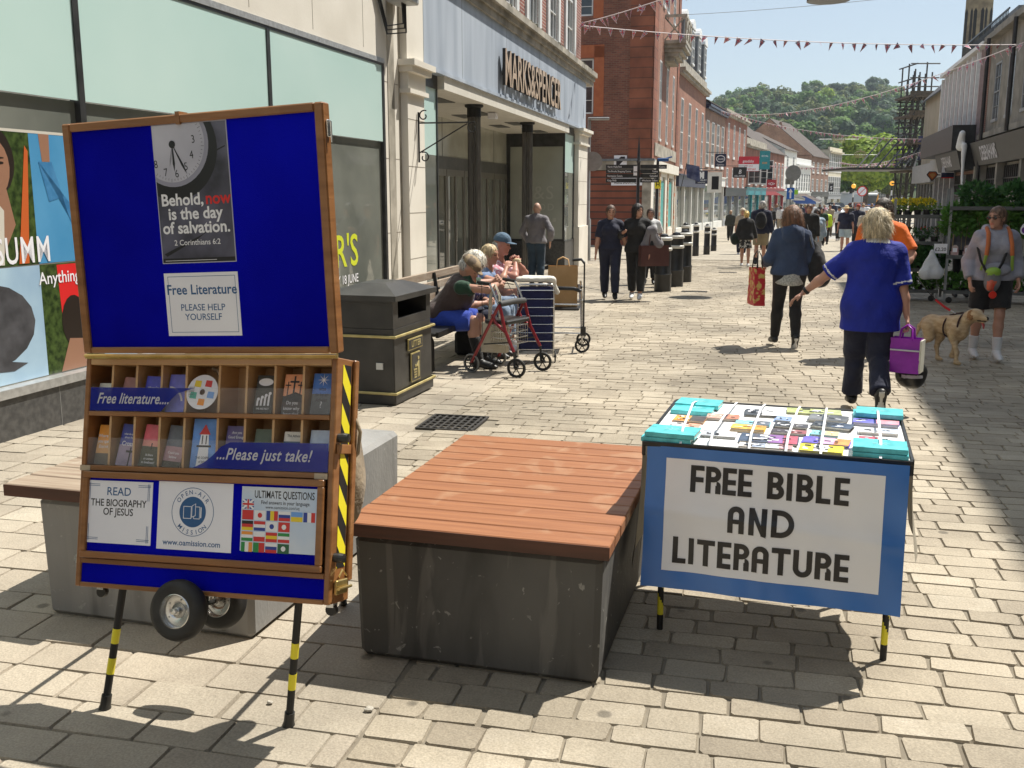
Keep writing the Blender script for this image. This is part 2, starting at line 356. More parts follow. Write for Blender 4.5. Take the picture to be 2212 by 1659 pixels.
# ------------------------------------------------ fixed seats of concrete and timber
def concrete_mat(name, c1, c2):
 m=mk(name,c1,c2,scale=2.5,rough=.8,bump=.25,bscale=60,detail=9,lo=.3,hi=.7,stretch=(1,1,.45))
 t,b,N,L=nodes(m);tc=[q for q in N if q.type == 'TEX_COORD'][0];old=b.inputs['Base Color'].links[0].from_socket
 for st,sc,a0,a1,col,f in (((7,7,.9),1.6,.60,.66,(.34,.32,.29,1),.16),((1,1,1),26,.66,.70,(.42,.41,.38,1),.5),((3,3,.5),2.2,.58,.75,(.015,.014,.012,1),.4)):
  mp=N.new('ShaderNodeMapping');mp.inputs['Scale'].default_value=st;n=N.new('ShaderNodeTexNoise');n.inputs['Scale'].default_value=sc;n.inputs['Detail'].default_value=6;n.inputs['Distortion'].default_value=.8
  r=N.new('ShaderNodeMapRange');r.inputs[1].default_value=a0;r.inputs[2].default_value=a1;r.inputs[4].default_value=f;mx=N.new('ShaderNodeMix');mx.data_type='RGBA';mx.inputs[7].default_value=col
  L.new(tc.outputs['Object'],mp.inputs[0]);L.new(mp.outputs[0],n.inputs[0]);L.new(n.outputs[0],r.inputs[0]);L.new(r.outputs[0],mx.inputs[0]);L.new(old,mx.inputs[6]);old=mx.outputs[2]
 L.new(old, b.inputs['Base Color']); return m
def wood_mat(name, c1, c2, c3, st=(1.2, 18, 18), rough=.5, bump=.2):
 m=mk(name,c1,c2,scale=2.2,rough=rough,bump=bump,bscale=6,detail=9,stretch=st,lo=.3,hi=.72)
 t,b,N,L=nodes(m);n=N.new('ShaderNodeTexNoise');n.inputs['Scale'].default_value=3.2;n.inputs['Detail'].default_value=9;n.inputs['Distortion'].default_value=1.6
 tc=[q for q in N if q.type == 'TEX_COORD'][0];L.new(tc.outputs['Object'],n.inputs[0])
 r=N.new('ShaderNodeValToRGB');r.color_ramp.elements[0].position=.55;r.color_ramp.elements[0].color=(0,0,0,1);r.color_ramp.elements[1].position=.72;r.color_ramp.elements[1].color=(.6,.6,.6,1)
 mx=N.new('ShaderNodeMix');mx.data_type='RGBA';old=b.inputs['Base Color'].links[0].from_socket
 L.new(n.outputs[0],r.inputs[0]);L.new(r.outputs[0],mx.inputs[0]);L.new(old,mx.inputs[6]);mx.inputs[7].default_value=(*c3,1);L.new(mx.outputs[2],b.inputs['Base Color']);return m
def seat_block(label,P,W_,D_,Hc,wood,ov,over_l=0,wood_depth=None,n=12,conc=None,wl=None):
 rz = -math.radians(15.7)
 t = thing('concrete_seat', label, 'bench', (P[0], P[1], 0), rz)
 mb = MB(); tp = .012
 mb.box(0, W_, 0, D_, 0, Hc, bev=.022)
 mb.v=[(x+(W_/2 -x)/W_*2*tp*(1 -z/Hc)*1.0,y,z) if z <Hc*.5 else (x,y,z) for x,y,z in mb.v]
 mb.build('concrete_block', conc, t)
 wd=wood_depth or D_;x0,x1=-ov -over_l,(W_+ov if wl is None else wl);pw=wd/n
 m2 = MB()
 for i in range(n):
  m2.box(x0+rnd.uniform(0,.003),x1 -rnd.uniform(0,.003),i*pw -.03+.004,(i+1)*pw -.03 -.004,Hc+.008,Hc+.056,bev=.004)
 pl=m2.build('timber_slats',wood,t);mf=MB();mf.box(x0+.001,x1 -.001,-.0295,-.0262,Hc+.006,Hc+.053);mf.build('front_edge_shade',mk('shaded_edge_wood',(.055,.018,.009),(.09,.03,.016),scale=3,rough=.5,stretch=(1,12,12)),t)  # thin dark sheet paints the shade on the front edge of the slats
 m3=MB();m3.box(x0+.04,x1 -.04,.0,wd -.06,Hc+.001,Hc+.009);m3.build('fixing_plate',mk('galvanised',(.35,.35,.34),(.5,.5,.48),scale=20,rough=.45,metal=.7),t)
 return t
m_redwood = wood_mat('red_hardwood', (.26, .10, .04), (.36, .15, .062), (.43, .26, .15))
m_oldwood=wood_mat('weathered_hardwood',(.24,.17,.12),(.38,.31,.23),(.46,.41,.33),rough=.7)
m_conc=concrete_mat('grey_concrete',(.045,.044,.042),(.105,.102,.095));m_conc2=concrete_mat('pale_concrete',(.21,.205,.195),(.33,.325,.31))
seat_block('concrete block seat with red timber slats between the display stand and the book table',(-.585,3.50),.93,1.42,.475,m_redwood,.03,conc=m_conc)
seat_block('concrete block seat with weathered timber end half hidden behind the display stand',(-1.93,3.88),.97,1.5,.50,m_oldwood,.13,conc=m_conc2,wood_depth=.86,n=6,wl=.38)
# ------------------------------------------------ litter bin
t=thing('litter_bin','black square litter bin with gold bands on the paving behind the display stand','litter bin',(-.965,8.10,prof(8.1)),-math.radians(16.5))
m_bin=mk('black_bin',(.028,.027,.026),(.05,.048,.044),scale=4,rough=.42,bump=.15,bscale=120);m_gold=mk('dull_gold',(.42,.34,.13),(.55,.47,.22),scale=9,rough=.45,metal=.35)
mb = MB()
mb.box(-.60,.0,.0,.88,.0,.10,bev=.012);mb.box(-.59,-.012,.012,.87,.10,.57,bev=.01);mb.box(-.585,-.016,.016,.86,.575,.64,bev=.006)
# upper part with slots on both long sides
mb.box(-.585,-.016,.016,.12,.64,.87);mb.box(-.585,-.016,.76,.86,.64,.87);mb.box(-.585,-.53,.12,.76,.64,.72);mb.box(-.06,-.0165,.12,.76,.66,.715)
mb.box(-.075, -.016, .12, .76, .64, .66); mb.box(-.55, -.3, .12, .76, .66, .87)
mb.build('bin_body', m_bin, t)
mb=MB();mb.box(-.30,-.06,.125,.755,.645,.66);mb.build('inner_tray',flat('bin_dark',(.01,.01,.01),.9),t)
mb = MB(); a = .03
mb.add([(-.60 -a,-a,.87),(a,-a,.87),(a,.88+a,.87),(-.60 -a,.88+a,.87),(-.60 -a,-a,.915),(a,-a,.915),(a,.88+a,.915),(-.60 -a,.88+a,.915),(-.42,.25,.995),(-.18,.25,.995),(-.18,.63,.995),(-.42,.63,.995)],
       [(3,2,1,0),(0,1,5,4),(1,2,6,5),(2,3,7,6),(3,0,4,7),(4,5,9,8),(5,6,10,9),(6,7,11,10),(7,4,8,11),(8,9,10,11)])
mb.build('lid', m_bin, t)
for z in (.10, .575):
 mb=MB();mb.tube([(-.61,-.008,z),(.008,-.008,z),(.008,.888,z),(-.61,.888,z)],.012,8,closed=True);mb.build('gold_band',m_gold,t,smooth=40)
mb=MB();mb.M=frame_M((0.002,.28,.42),(0,1,0),(0,0,1));mb.box(0,.32,0,.10,-.006,.006,0);mb.box(.01,.31,.01,.09,.006,.009,1);mb.text('LITTER',(.16,.028,.012),(1,0,0),(0,1,0),.075,mi=0,bold=.02,sx=.95)
mb.mi = 0; mb.build('litter_plate', [m_gold, m_bin], t)
mb=MB();mb.M=frame_M((0.002,.34,.14),(0,1,0),(0,0,1));mb.box(0,.20,0,.25,-.006,.005,0)
mb.box(.01,.19,.01,.24,.005,.008,1);mb.prism([(.045,.03),(.10,.03),(.11,.11),(.035,.11)],(0,0,.009),(1,0,0),(0,1,0),.004,0)
for i in range(3): mb.box(.035, .11, .045 + i * .022, .052 + i * .022, .0131, .0145, 1)
mb.prism([(.12,.03),(.135,.03),(.14,.12),(.15,.03),(.165,.03),(.16,.17),(.10,.135),(.095,.12),(.13,.125)],(0,0,.009),(1,0,0),(0,1,0),.004,0)
mb.lathe([(.016,0),(.016,.004)],(.145,.195,.009),12,0);mb.lathe([(.012,0),(.012,.004)],(.078,.135,.009),10,0)
mb.build('litter_symbol', [m_gold, m_bin], t)
mb=MB();mb.box(-.17,-.11,-.001,.011,.30,.355);mb.build('sticker',flat('sticker',(.6,.6,.58)),t)
# ------------------------------------------------ display stand
def clip(poly_, x0, x1, y0, y1):
 for ax, lim, sg in ((0, x0, 1), (0, x1, -1), (1, y0, 1), (1, y1, -1)):
  out = []
  for i, p in enumerate(poly_):
   q = poly_[i - 1]; ip = (p[ax] - lim) * sg >= 0; iq = (q[ax] - lim) * sg >= 0
   if ip != iq:t_=(lim -q[ax])/(p[ax] -q[ax]);out.append((q[0]+t_*(p[0] -q[0]),q[1]+t_*(p[1] -q[1])))
   if ip: out.append(p)
  poly_ = out
 return poly_
def circ(cx,cy,r,n=40,a0=0):return [(cx+r*math.cos(a0+2*PI*i/n),cy+r*math.sin(a0+2*PI*i/n)) for i in range(n)]
def flat_poly(mb, pts, z, mi):
 if len(pts) > 2:
  ar=sum(pts[i][0]*pts[(i+1)%len(pts)][1] -pts[(i+1)%len(pts)][0]*pts[i][1] for i in range(len(pts)))
  if ar < 0: pts = pts[::-1]
  mb.poly([(p[0], p[1], z) for p in pts], mi)
def rect_(mb,x0,x1,y0,y1,z,mi):flat_poly(mb,[(x0,y0),(x1,y0),(x1,y1),(x0,y1)],z,mi)
def ring(mb, cx, cy, r0, r1, z, mi, n=48, a0=0, a1=2 * PI):
 for i in range(n):
  a, b = a0 + (a1 - a0) * i / n, a0 + (a1 - a0) * (i + 1) / n
  flat_poly(mb,[(cx+r0*math.cos(a),cy+r0*math.sin(a)),(cx+r1*math.cos(a),cy+r1*math.sin(a)),(cx+r1*math.cos(b),cy+r1*math.sin(b)),(cx+r0*math.cos(b),cy+r0*math.sin(b))],z,mi)
m_varn=wood_mat('varnished_wood',(.20,.085,.028),(.33,.15,.055),(.40,.21,.09),st=(2,2,14),rough=.35,bump=.15)
m_varnh=wood_mat('varnished_rail',(.20,.085,.028),(.33,.15,.055),(.40,.21,.09),st=(1.2,14,14),rough=.35,bump=.15)
m_ply=wood_mat('pale_ply',(.50,.30,.14),(.62,.41,.21),(.45,.27,.13),st=(2,2,9),rough=.55)
m_blue=mk('blue_felt',(.0,.0,.28),(.002,.004,.50),scale=1.3,rough=.9,bump=.35,bscale=420,spec=.08)
m_brass=mk('brass',(.55,.40,.14),(.68,.52,.22),scale=20,rough=.35,metal=.85);m_black=mk('black_plastic',(.012,.012,.012),(.022,.022,.02),scale=20,rough=.4)
m_yellow=flat('hazard_yellow',(.85,.74,.03),.45);m_blk=flat('matt_black',(.012,.012,.012),.6);m_steel=mk('steel',(.55,.55,.54),(.7,.7,.69),scale=10,rough=.25,metal=.9)
m_white=mk('laminated_white',(.80,.80,.86),(.86,.86,.91),scale=4,rough=.22,spec=.5);m_navy=flat('print_navy',(.02,.10,.26),.4);m_ink=flat('print_black',(.01,.01,.014),.4)
m_wtxt=flat('print_white',(.82,.82,.86),.4);m_red=flat('print_red',(.65,.02,.02),.4)
RZ = math.atan2(-.263, .895)
BO = Vector((-1.42, 3.12, 0))
stand=thing('display_stand','wooden literature display stand with blue boards, leaflet pockets and wheels on black and yellow legs','display stand',BO,RZ)
INV = (Matrix.Translation(BO) @ Matrix.Rotation(RZ, 4, 'Z')).inverted()
def loc_frame(P, r, u): return INV @ frame_M(P, r, [-c for c in u])
ML=loc_frame((-1.437,3.319,1.165),(.895,-.263,.043),(-.019,-.187,-.739));MU=loc_frame((-1.434,3.281,1.925),(.885,-.285,.045),(.02,-.029,-.735))
WD, HL, HU, DP = .934, .763, .735, .135
def B(M, mats, name, parent=stand, smooth=False, fn=None):
 mb = MB(); mb.M = M; fn(mb); return mb.build(name, mats, parent, smooth)
# lower case: sides, rails, shelves, back
B(ML, m_varn, 'side_panel', fn=lambda m: m.box(0, .02, -HL, 0, -DP, .0, bev=.003))
B(ML, m_varn, 'side_panel', fn=lambda m: m.box(WD - .02, WD, -HL, 0, -DP, .0, bev=.003))
B(ML,m_varn,'back_panel',fn=lambda m:m.box(.02,WD -.02,-HL+.001,-.001,-DP+.004,-DP+.012))
for y0,y1 in ((-.024,-.004),(-.195,-.18),(-.378,-.36),(-.685,-.668),(-HL,-.748)):
 B(ML,m_varnh if y0 <-.1 else m_ply,'rail',fn=lambda m,y0=y0,y1=y1:m.box(.02,WD -.02,y0,y1,-DP+.013,.001,bev=.002))
for sh in ((-.18, -.0245), (-.36, -.1955)):
 for x in (.10, .195, .292, .386, .51, .61, .712, .813):
  B(ML,m_ply,'divider',fn=lambda m,x=x,sh=sh:m.box(x -.004,x+.004,sh[0]+.0005,sh[1] -.0005,-DP+.013,-.012))
B(ML,m_ply,'pocket_back',fn=lambda m:m.box(.021,WD -.021,-.36,-.025,-DP+.0125,-DP+.0128+.004))
B(ML,m_blue,'lower_board',fn=lambda m:m.box(.021,WD -.021,-.748,-.6855,-.02,-.006))
def door(m):
 m.box(.024,.91,-.665,-.643,.0015,.017,0,.003);m.box(.024,.91,-.402,-.380,.0015,.017,0,.003);m.box(.024,.046,-.643,-.402,.0015,.017,0,.003);m.box(.888,.91,-.643,-.402,.0015,.017,0,.003)
dr = B(ML, m_varnh, 'door_frame', fn=door)
B(ML, m_blue, 'door_board', fn=lambda m: m.box(.046, .888, -.643, -.402, .001, .006))
# hinge
def hinge(m):
 m.box(.0,WD,-.004,.012,-.004,.006,0);m.tube([(0,.006,.008),(WD,.006,.008)],.005,8,0)
 for i in range(18):m.lathe([(.004,.006),(.002,.0075)],(.03+i*.052,-.001,0),6,0)
B(ML, m_brass, 'piano_hinge', fn=hinge)
# upper board
def ub(m):
 w=.03;m.box(0,w,-HU,0,-.03,.012,0,.004);m.box(WD -w,WD,-HU,0,-.03,.012,0,.004)
def ub2(m):
 w=.026;m.box(.03,WD -.03,-w,0,-.03,.012,0,.004);m.box(.03,WD -.03,-HU,-HU+.02,-.03,.012,0,.004);m.box(.43,.445,-.03,.008,-.031,.0135,0)
B(MU,m_varn,'upper_stile',fn=lambda m:m.box(0,.03,-HU,0,-.03,.012,0,.004));B(MU,m_varn,'upper_stile',fn=lambda m:m.box(WD -.03,WD,-HU,0,-.03,.012,0,.004))
B(MU,m_varnh,'upper_rail',fn=lambda m:(m.box(.03,WD -.03,-.026,0,-.03,.012,0,.004),m.box(.43,.445,-.03,.008,-.031,.0135,0)));B(MU,m_varnh,'upper_rail',fn=lambda m:m.box(.03,WD -.03,-HU,-HU+.02,-.03,.012,0,.004))
B(MU,m_blue,'upper_board',fn=lambda m:m.box(.0301,WD -.0301,-HU+.0201,-.0261,-.02,.002))
B(MU,m_steel,'latch',fn=lambda m:(m.box(WD+.0005,WD+.008,-.10,-.05,-.02,.0,0,.002),m.tube([(WD+.012,-.055,-.01),(WD+.012,-.115,-.01)],.003,6)))
# clock poster
m_slate=mk('poster_slate',(.03,.03,.045),(.13,.13,.19),scale=7,rough=.3,detail=8);m_dial=mk('dial',(.42,.42,.50),(.58,.58,.66),scale=4,rough=.3)
m_dk=flat('poster_dark',(.012,.012,.016),.3);m_rim=flat('rim_grey',(.30,.30,.38),.3);m_edge=flat('paper_edge',(.45,.45,.55),.4)
def poster(m):
 x0, x1, y0, y1 = .333, .602, -.452, -.026; Z = .0032
 m.box(x0, x1, y0, y1, .0021, Z, 0)
 rect_(m, x0 + .003, x1 - .003, y0 + .003, y1 - .003, Z + .0003, 1)
 C = lambda pts: clip(pts, x0 + .003, x1 - .003, y0 + .003, y1 - .003)
 cx, cy = x0 + .077, y1 - .062
 flat_poly(m,C(circ(cx -.004,cy -.012,.158)),Z+.0006,2);flat_poly(m,C(circ(cx,cy,.140)),Z+.0009,2);flat_poly(m,C(circ(cx -.006,cy+.002,.131)),Z+.0012,4);flat_poly(m,C(circ(cx -.008,cy+.004,.119)),Z+.0015,3)
 cx -= .005;
 for i in range(60):
  a=PI/2 -2*PI*i/60 -.1;r0,r1=.104,(.110 if i%5 else .114);ct,st=math.cos(a),math.sin(a);w=.0006
  flat_poly(m,C([(cx+r0*ct -w*st,cy+r0*st+w*ct),(cx+r1*ct -w*st,cy+r1*st+w*ct),(cx+r1*ct+w*st,cy+r1*st -w*ct),(cx+r0*ct+w*st,cy+r0*st -w*ct)]),Z+.0018,2)
 for t_,(dx,dy) in {'3':(.078,.008),'4':(.068,-.038),'5':(.045,-.072),'6':(.010,-.092),'7':(-.030,-.086),'8':(-.064,-.060)}.items():
  m.text(t_,(cx+dx,cy+dy -.008,Z+.0018),(1,.1,0),(-.1,1,0),.034,0,2,align='CENTER',sx=.85)
 def hand(a,l,w,mi,z):ct,st=math.cos(a),math.sin(a);flat_poly(m,[(cx -st*w*.3,cy+ct*w*.3),(cx+ct*l*.7 -st*w,cy+st*l*.7+ct*w),(cx+ct*l,cy+st*l),(cx+ct*l*.7+st*w,cy+st*l*.7 -ct*w),(cx+st*w*.3,cy -ct*w*.3)],z,mi)
 hand(-1.13,.098,.003,5,Z+.0018);hand(-1.78,.07,.003,5,Z+.0019);hand(-1.10,.105,.0035,2,Z+.0022);hand(-1.55,.082,.004,2,Z+.0024);flat_poly(m,circ(cx,cy,.0115,16),Z+.0027,2)
 flat_poly(m,[(x0+.01,y0+.03),(x0+.15,y0+.085),(x0+.18,y0+.10),(x0+.14,y0+.075),(x0+.02,y0+.022)],Z+.0007,2)
 flat_poly(m,[(x1 -.08,y1 -.10),(x1 -.01,y1 -.075),(x1 -.01,y1 -.079),(x1 -.08,y1 -.106)],Z+.0007,2)
 xc = (x0 + x1) / 2
 m.text('Behold,',(xc -.043,y1 -.247,Z+.0012),(1,0,0),(0,1,0),.051,0,6,bold=.024);m.text('now',(xc+.086,y1 -.247,Z+.0012),(1,0,0),(0,1,0),.051,0,7,bold=.024)
 m.text('is the day',(xc,y1 -.290,Z+.0012),(1,0,0),(0,1,0),.051,0,6,bold=.024);m.text('of salvation.',(xc,y1 -.333,Z+.0012),(1,0,0),(0,1,0),.051,0,6,bold=.024)
 m.text('2 Corinthians 6:2',(xc,y1 -.370,Z+.0012),(1,0,0),(0,1,0),.024,0,6,bold=.008)
 rect_(m,x0+.003,x1 -.003,y0+.003,y0+.016,Z+.0009,2);rect_(m,x0+.012,x0+.20,y0+.008,y0+.0095,Z+.0012,6)
B(MU,[m_edge,m_slate,m_dk,m_dial,m_rim,flat('hand_shadow',(.25,.25,.3),.4),m_wtxt,m_red],'clock_poster',fn=poster)
def sign(m):
 x0,x1,y0,y1=.333,.602,-.680,-.482;m.box(x0,x1,y0,y1,.0021,.0035,0);z=.0038
 for a,b,c,d in ((x0+.013,x1 -.010,y1 -.012,y1 -.0105),(x0+.013,x1 -.010,y0+.011,y0+.0125),(x0+.013,x0+.0145,y0+.011,y1 -.0105),(x1 -.0115,x1 -.010,y0+.011,y1 -.0105)):rect_(m,a,b,c,d,z,1)
 m.text('Free Literature',((x0+x1)/2,y1 -.067,z),(1,0,0),(0,1,0),.044,0,1,bold=.016,sp=1.0,sx=.95)
 m.text('PLEASE HELP',((x0+x1)/2,y1 -.118,z),(1,0,0),(0,1,0),.029,0,1,bold=.006);m.text('YOURSELF',((x0+x1)/2,y1 -.148,z),(1,0,0),(0,1,0),.029,0,1,bold=.006)
B(MU, [m_white, m_navy], 'paper_sign', fn=sign)
# the three sheets on the door
def s1(m):
 x0,x1,y0,y1=.033,.292,-.615,-.410;m.box(x0,x1,y0,y1,.0062,.0078,0);z=.0081
 for sx, cx in ((1, x0), (-1, x1)):
  for sy, cy in ((1, y0), (-1, y1)):
   for d in (.012, .017):
    a,b=sorted((cx+sx*.007,cx+sx*.055));rect_(m,a,b,cy+sy*d -.0008,cy+sy*d+.0008,z,1)
    a,b=sorted((cy+sy*.007,cy+sy*.062));rect_(m,cx+sx*d -.0008,cx+sx*d+.0008,a,b,z+.0002,1)
 xc = (x0 + x1) / 2
 m.text('READ',(xc,y1 -.047,z),(1,0,0),(0,1,0),.038,0,1,bold=.008);m.text('THE BIOGRAPHY',(xc,y1 -.083,z),(1,0,0),(0,1,0),.033,0,2,bold=.012,sx=.86);m.text('OF JESUS',(xc,y1 -.112,z),(1,0,0),(0,1,0),.033,0,2,bold=.012,sx=.9)
def s2(m):
 x0,x1,y0,y1=.315,.590,-.622,-.404;m.box(x0,x1,y0,y1,.0062,.0078,0);z=.0081;cx,cy=x0+.130,y1 -.095
 ring(m, cx, cy, .076, .078, z, 1); flat_poly(m, circ(cx, cy, .049), z, 1)
 for t_, r, st, up in (('OPEN-AIR', .0565, 1, 1), ('MISSION', .0675, 1, -1)):
  n = len(t_)
  for i, c in enumerate(t_):
   a=(PI/2 -(i -(n -1)/2)*.27) if up >0 else (-PI/2+(i -(n -1)/2)*.25)
   ct, s_ = math.cos(a), math.sin(a); o_ = (cx + r * ct, cy + r * s_, z)
   if up > 0: m.text(c, o_, (s_, -ct, 0), (ct, s_, 0), .02, 0, 1, bold=.008)
   else:m.text(c,(cx+(r+.0045)*ct,cy+(r+.0045)*s_,z),(-s_,ct,0),(-ct,-s_,0),.02,0,1,bold=.008)
 for (a,b,c,d) in ((-.034,-.004,-.022,.018),(.004,.027,-.022,.018),(.029,.033,-.018,.016)):
  for q in ((a,b,d -.002,d),(a,a+.002,c,d),(b -.002,b,c,d),(a,b,c,c+.002)):rect_(m,cx+q[0],cx+q[1],cy+q[2],cy+q[3],z+.0004+rnd.random()*.0001,0)
 flat_poly(m,[(cx -.003,cy -.018),(cx+.012,cy -.012),(cx+.012,cy+.028),(cx -.003,cy+.02)],z+.0008,0);flat_poly(m,[(cx -.001,cy -.015),(cx+.010,cy -.0105),(cx+.010,cy+.0255),(cx -.001,cy+.0185)],z+.0011,1)
 m.text('www.oamission.com',(cx,y0+.015,z),(1,0,0),(0,1,0),.0255,0,1,bold=.014)
FC=dict(r=(.6,.03,.03),w=(.8,.8,.82),b=(.02,.05,.3),y=(.8,.6,.03),k=(.01,.01,.01),g=(.02,.25,.06),o=(.8,.3,.05),c=(.15,.35,.75),d=(.02,.12,.05))
FK = list(FC); fm = [flat('flag_' + k, FC[k], .35) for k in FK]
def s3(m):
 x0,x1,y0,y1=.622,.886,-.612,-.410;m.box(x0,x1,y0,y1,.0062,.0078,0);z=.0081
 m.text('ULTIMATE QUESTIONS',(x0+.150,y1 -.034,z),(1,0,0),(0,1,0),.033,0,1,bold=.012,sx=.62);m.text('Find answers in your language.',(x0+.155,y1 -.053,z),(1,0,0),(0,1,0),.0165,0,1,bold=.008,sx=.85);m.text('www.oamission.com/uq',(x0+.145,y1 -.067,z),(1,0,0),(0,1,0),.0145,0,1,sx=.85)
 rows=[['uk'],['Vr','Dwr','Vbyr','Hwbr','Hcy','Vbwr'],['Hkry','Hrwb','Dwb','Drw'],['Howg','Hwr','Hryr','Hgwr'],['Vgwo','Vgr','Hwbr','Ddw']]
 for j, row in enumerate(rows):
  for i, s_ in enumerate(row):
   a = x0 + .004 + i * .043; b = a + .040; d = y1 - .040 - j * .0335; c = d - .030
   if s_ == 'uk':
    rect_(m, a, b, c, d, z, 2 + FK.index('b')); xm, ym = (a + b) / 2, (c + d) / 2
    for (p, q, e, f) in ((a, d, b, c), (a, c, b, d)):
     flat_poly(m,clip([(p,q -.004),(p,q+.004),(e,f+.004),(e,f -.004)],a,b,c,d),z+.0002+(.0001 if q == c else 0),2+FK.index('w'))
    rect_(m,xm -.005,xm+.005,c,d,z+.0004,3+0);rect_(m,a,b,ym -.005,ym+.005,z+.00045,3);rect_(m,xm -.003,xm+.003,c,d,z+.0006,2);rect_(m,a,b,ym -.003,ym+.003,z+.00065,2)
    continue
   t_, cs = s_[0], s_[1:]
   if t_ == 'D':rect_(m,a,b,c,d,z,2+FK.index(cs[0]));flat_poly(m,circ((a+b)/2,(c+d)/2,.008,14),z+.0003,2+FK.index(cs[1]))
   else:
    for k, ch in enumerate(cs):
     f0, f1 = k / len(cs), (k + 1) / len(cs)
     if t_ == 'H':rect_(m,a,b,d -(d -c)*f1,d -(d -c)*f0,z,2+FK.index(ch))
     else: rect_(m, a + (b - a) * f0, a + (b - a) * f1, c, d, z, 2 + FK.index(ch))
B(ML,[m_white,m_navy,m_ink],'paper_sheet',fn=s1);B(ML,[m_white,m_navy],'paper_sheet',fn=s2);B(ML,[mk('laminated_pale_blue',(.50,.62,.78),(.66,.72,.80),scale=6,rough=.22),m_ink]+fm,'paper_sheet',fn=s3)
# clear fronts with blue print
m_clear = bpy.data.materials.new('clear_plastic'); t_, b_, N_, L_ = nodes(m_clear)
b_.inputs['Base Color'].default_value=(.9,.9,.92,1);b_.inputs['Alpha'].default_value=.05;b_.inputs['Roughness'].default_value=.12
m_bprint = bpy.data.materials.new('blue_print_film'); t_, b_, N_, L_ = nodes(m_bprint)
b_.inputs['Base Color'].default_value=(.003,.012,.26,1);b_.inputs['Alpha'].default_value=.86;b_.inputs['Roughness'].default_value=.15
B(ML,m_clear,'clear_front',fn=lambda m:m.box(.021,WD -.021,-.179,-.098,-.006,-.004));B(ML,m_clear,'clear_front',fn=lambda m:m.box(.021,WD -.021,-.359,-.268,-.006,-.004))
def f1(m):
 top = [(.022 + .40, -.100), (.36, -.118), (.34, -.135), (.318, -.158), (.30, -.178)]
 flat_poly(m,[(.022,-.178),(.022,-.100)]+top,-.0035,0);m.text('Free literature....',(.048,-.153,-.0030),(1,0,0),(0,1,0),.050,0,1,bold=.016,shear=.35,align='LEFT',sx=.78,sp=1.05)
def f2(m):
 flat_poly(m,[(.912,-.358),(.43,-.358),(.47,-.340),(.50,-.318),(.53,-.288),(.565,-.272),(.912,-.268)][::-1],-.0035,0);m.text('...Please just take!',(.515,-.327,-.0030),(1,0,0),(0,1,0),.052,0,1,bold=.016,shear=.35,align='LEFT',sx=.82,sp=1.08)
m_soft = flat('soft_white_print', (.52, .52, .56), .5)
B(ML,[m_bprint,m_soft],'printed_strip',fn=f1);B(ML,[m_bprint,m_soft],'printed_strip',fn=f2)
B(ML,mk('parcel_tape',(.45,.36,.25),(.5,.42,.3),rough=.3),'tape',fn=lambda m:m.box(.0,.04,-.379,-.361,.0015,.003));B(ML,_mc['parcel_tape'],'tape',fn=lambda m:m.box(.87,.915,-.379,-.361,.0012,.003))
# side: hazard strip, rubber stops, latch
def hz(m):
 # side plane x = WD, coordinates back z
 zb0, zb1, ya, yb = -.098, -.040, -.655, -.02
 n = 5; st = (yb - ya) / n
 for i in range(n + 2):
  for mi, off in ((0, 0), (1, .5)):
   lo_, hi_ = ya + (i - 1 + off) * st, ya + (i - .5 + off) * st
   P=clip([(zb0,lo_ -.0),(zb1,lo_+.07),(zb1,hi_+.07),(zb0,hi_)],zb0,zb1,ya,yb)
   if len(P) > 2:
    Q = [(WD + .0012, p[1], p[0]) for p in P]
    n_ = (Vector(Q[1]) - Vector(Q[0])).cross(Vector(Q[2]) - Vector(Q[1]))
    m.poly(Q if n_.x > 0 else Q[::-1], mi)
B(ML, [m_yellow, m_blk], 'hazard_tape', fn=hz)
B(ML,m_varn,'side_trim',fn=lambda m:(m.box(WD+.001,WD+.012,-.70,-.0,-DP,-.106,0,.003),m.box(WD+.001,WD+.008,-.30,-.27,-.104,-.012,0,.002)))
for y in (-.25,-.62):B(ML,m_black,'rubber_stop',fn=lambda m,y=y:m.lathe([(.014,0),(.016,.02),(.014,.034),(.006,.036)],(WD+.001,y,-.025),14,axis='x'))
B(ML,m_brass,'corner_latch',fn=lambda m:(m.box(WD+.0012,WD+.014,-.735,-.69,-.10,-.025,0,.003),m.tube([(WD+.02,-.715,-.11),(WD+.022,-.715,-.02)],.005,8),m.tube([(WD+.012,-.68,-.09),(WD+.012,-.66,-.06),(WD+.012,-.68,-.04)],.003,6)))
B(ML,m_steel,'catch',fn=lambda m:m.prism([(0,0),(-.045,.004),(-.055,.02),(-.045,.036),(0,.04)],(0,-.70,-.06),(1,0,0),(0,1,0),.006))
# wheels on an axle across the case
def tyre(m,c):m.lathe([(.052,-.024),(.075,-.030),(.090,-.024),(.097,-.010),(.098,.0),(.097,.010),(.090,.024),(.075,.030),(.052,.024)],c,36,axis='z',caps=False)
def rim(m, c):
 m.lathe([(.056,-.022),(.053,-.010),(.030,-.006),(.024,.004),(.012,.006),(.012,.018),(.001,.020)],c,30);m.lathe([(.001,.006),(.012,.006),(.024,.004),(.030,.008),(.050,.008),(.056,.024),(.052,.026)],c,30,caps=False)
 m.lathe([(.010, .018), (.010, .034), (.001, .036)], c, 6)
 for i in range(5):
  a=2*PI*i/5;m.lathe([(.004,.006),(.003,.010)],(c[0]+.036*math.cos(a),c[1]+.036*math.sin(a),c[2]),6)
m_tyre=mk('tyre_rubber',(.014,.014,.014),(.03,.03,.028),scale=14,rough=.6,bump=.1)
for z in (.035, -DP - .06):
 B(ML,m_tyre,'tyre',fn=lambda m,z=z:tyre(m,(.43,-HL -.045,z)),smooth=50);B(ML,m_steel,'wheel_rim',fn=lambda m,z=z:rim(m,(.43,-HL -.045,z)),smooth=40)
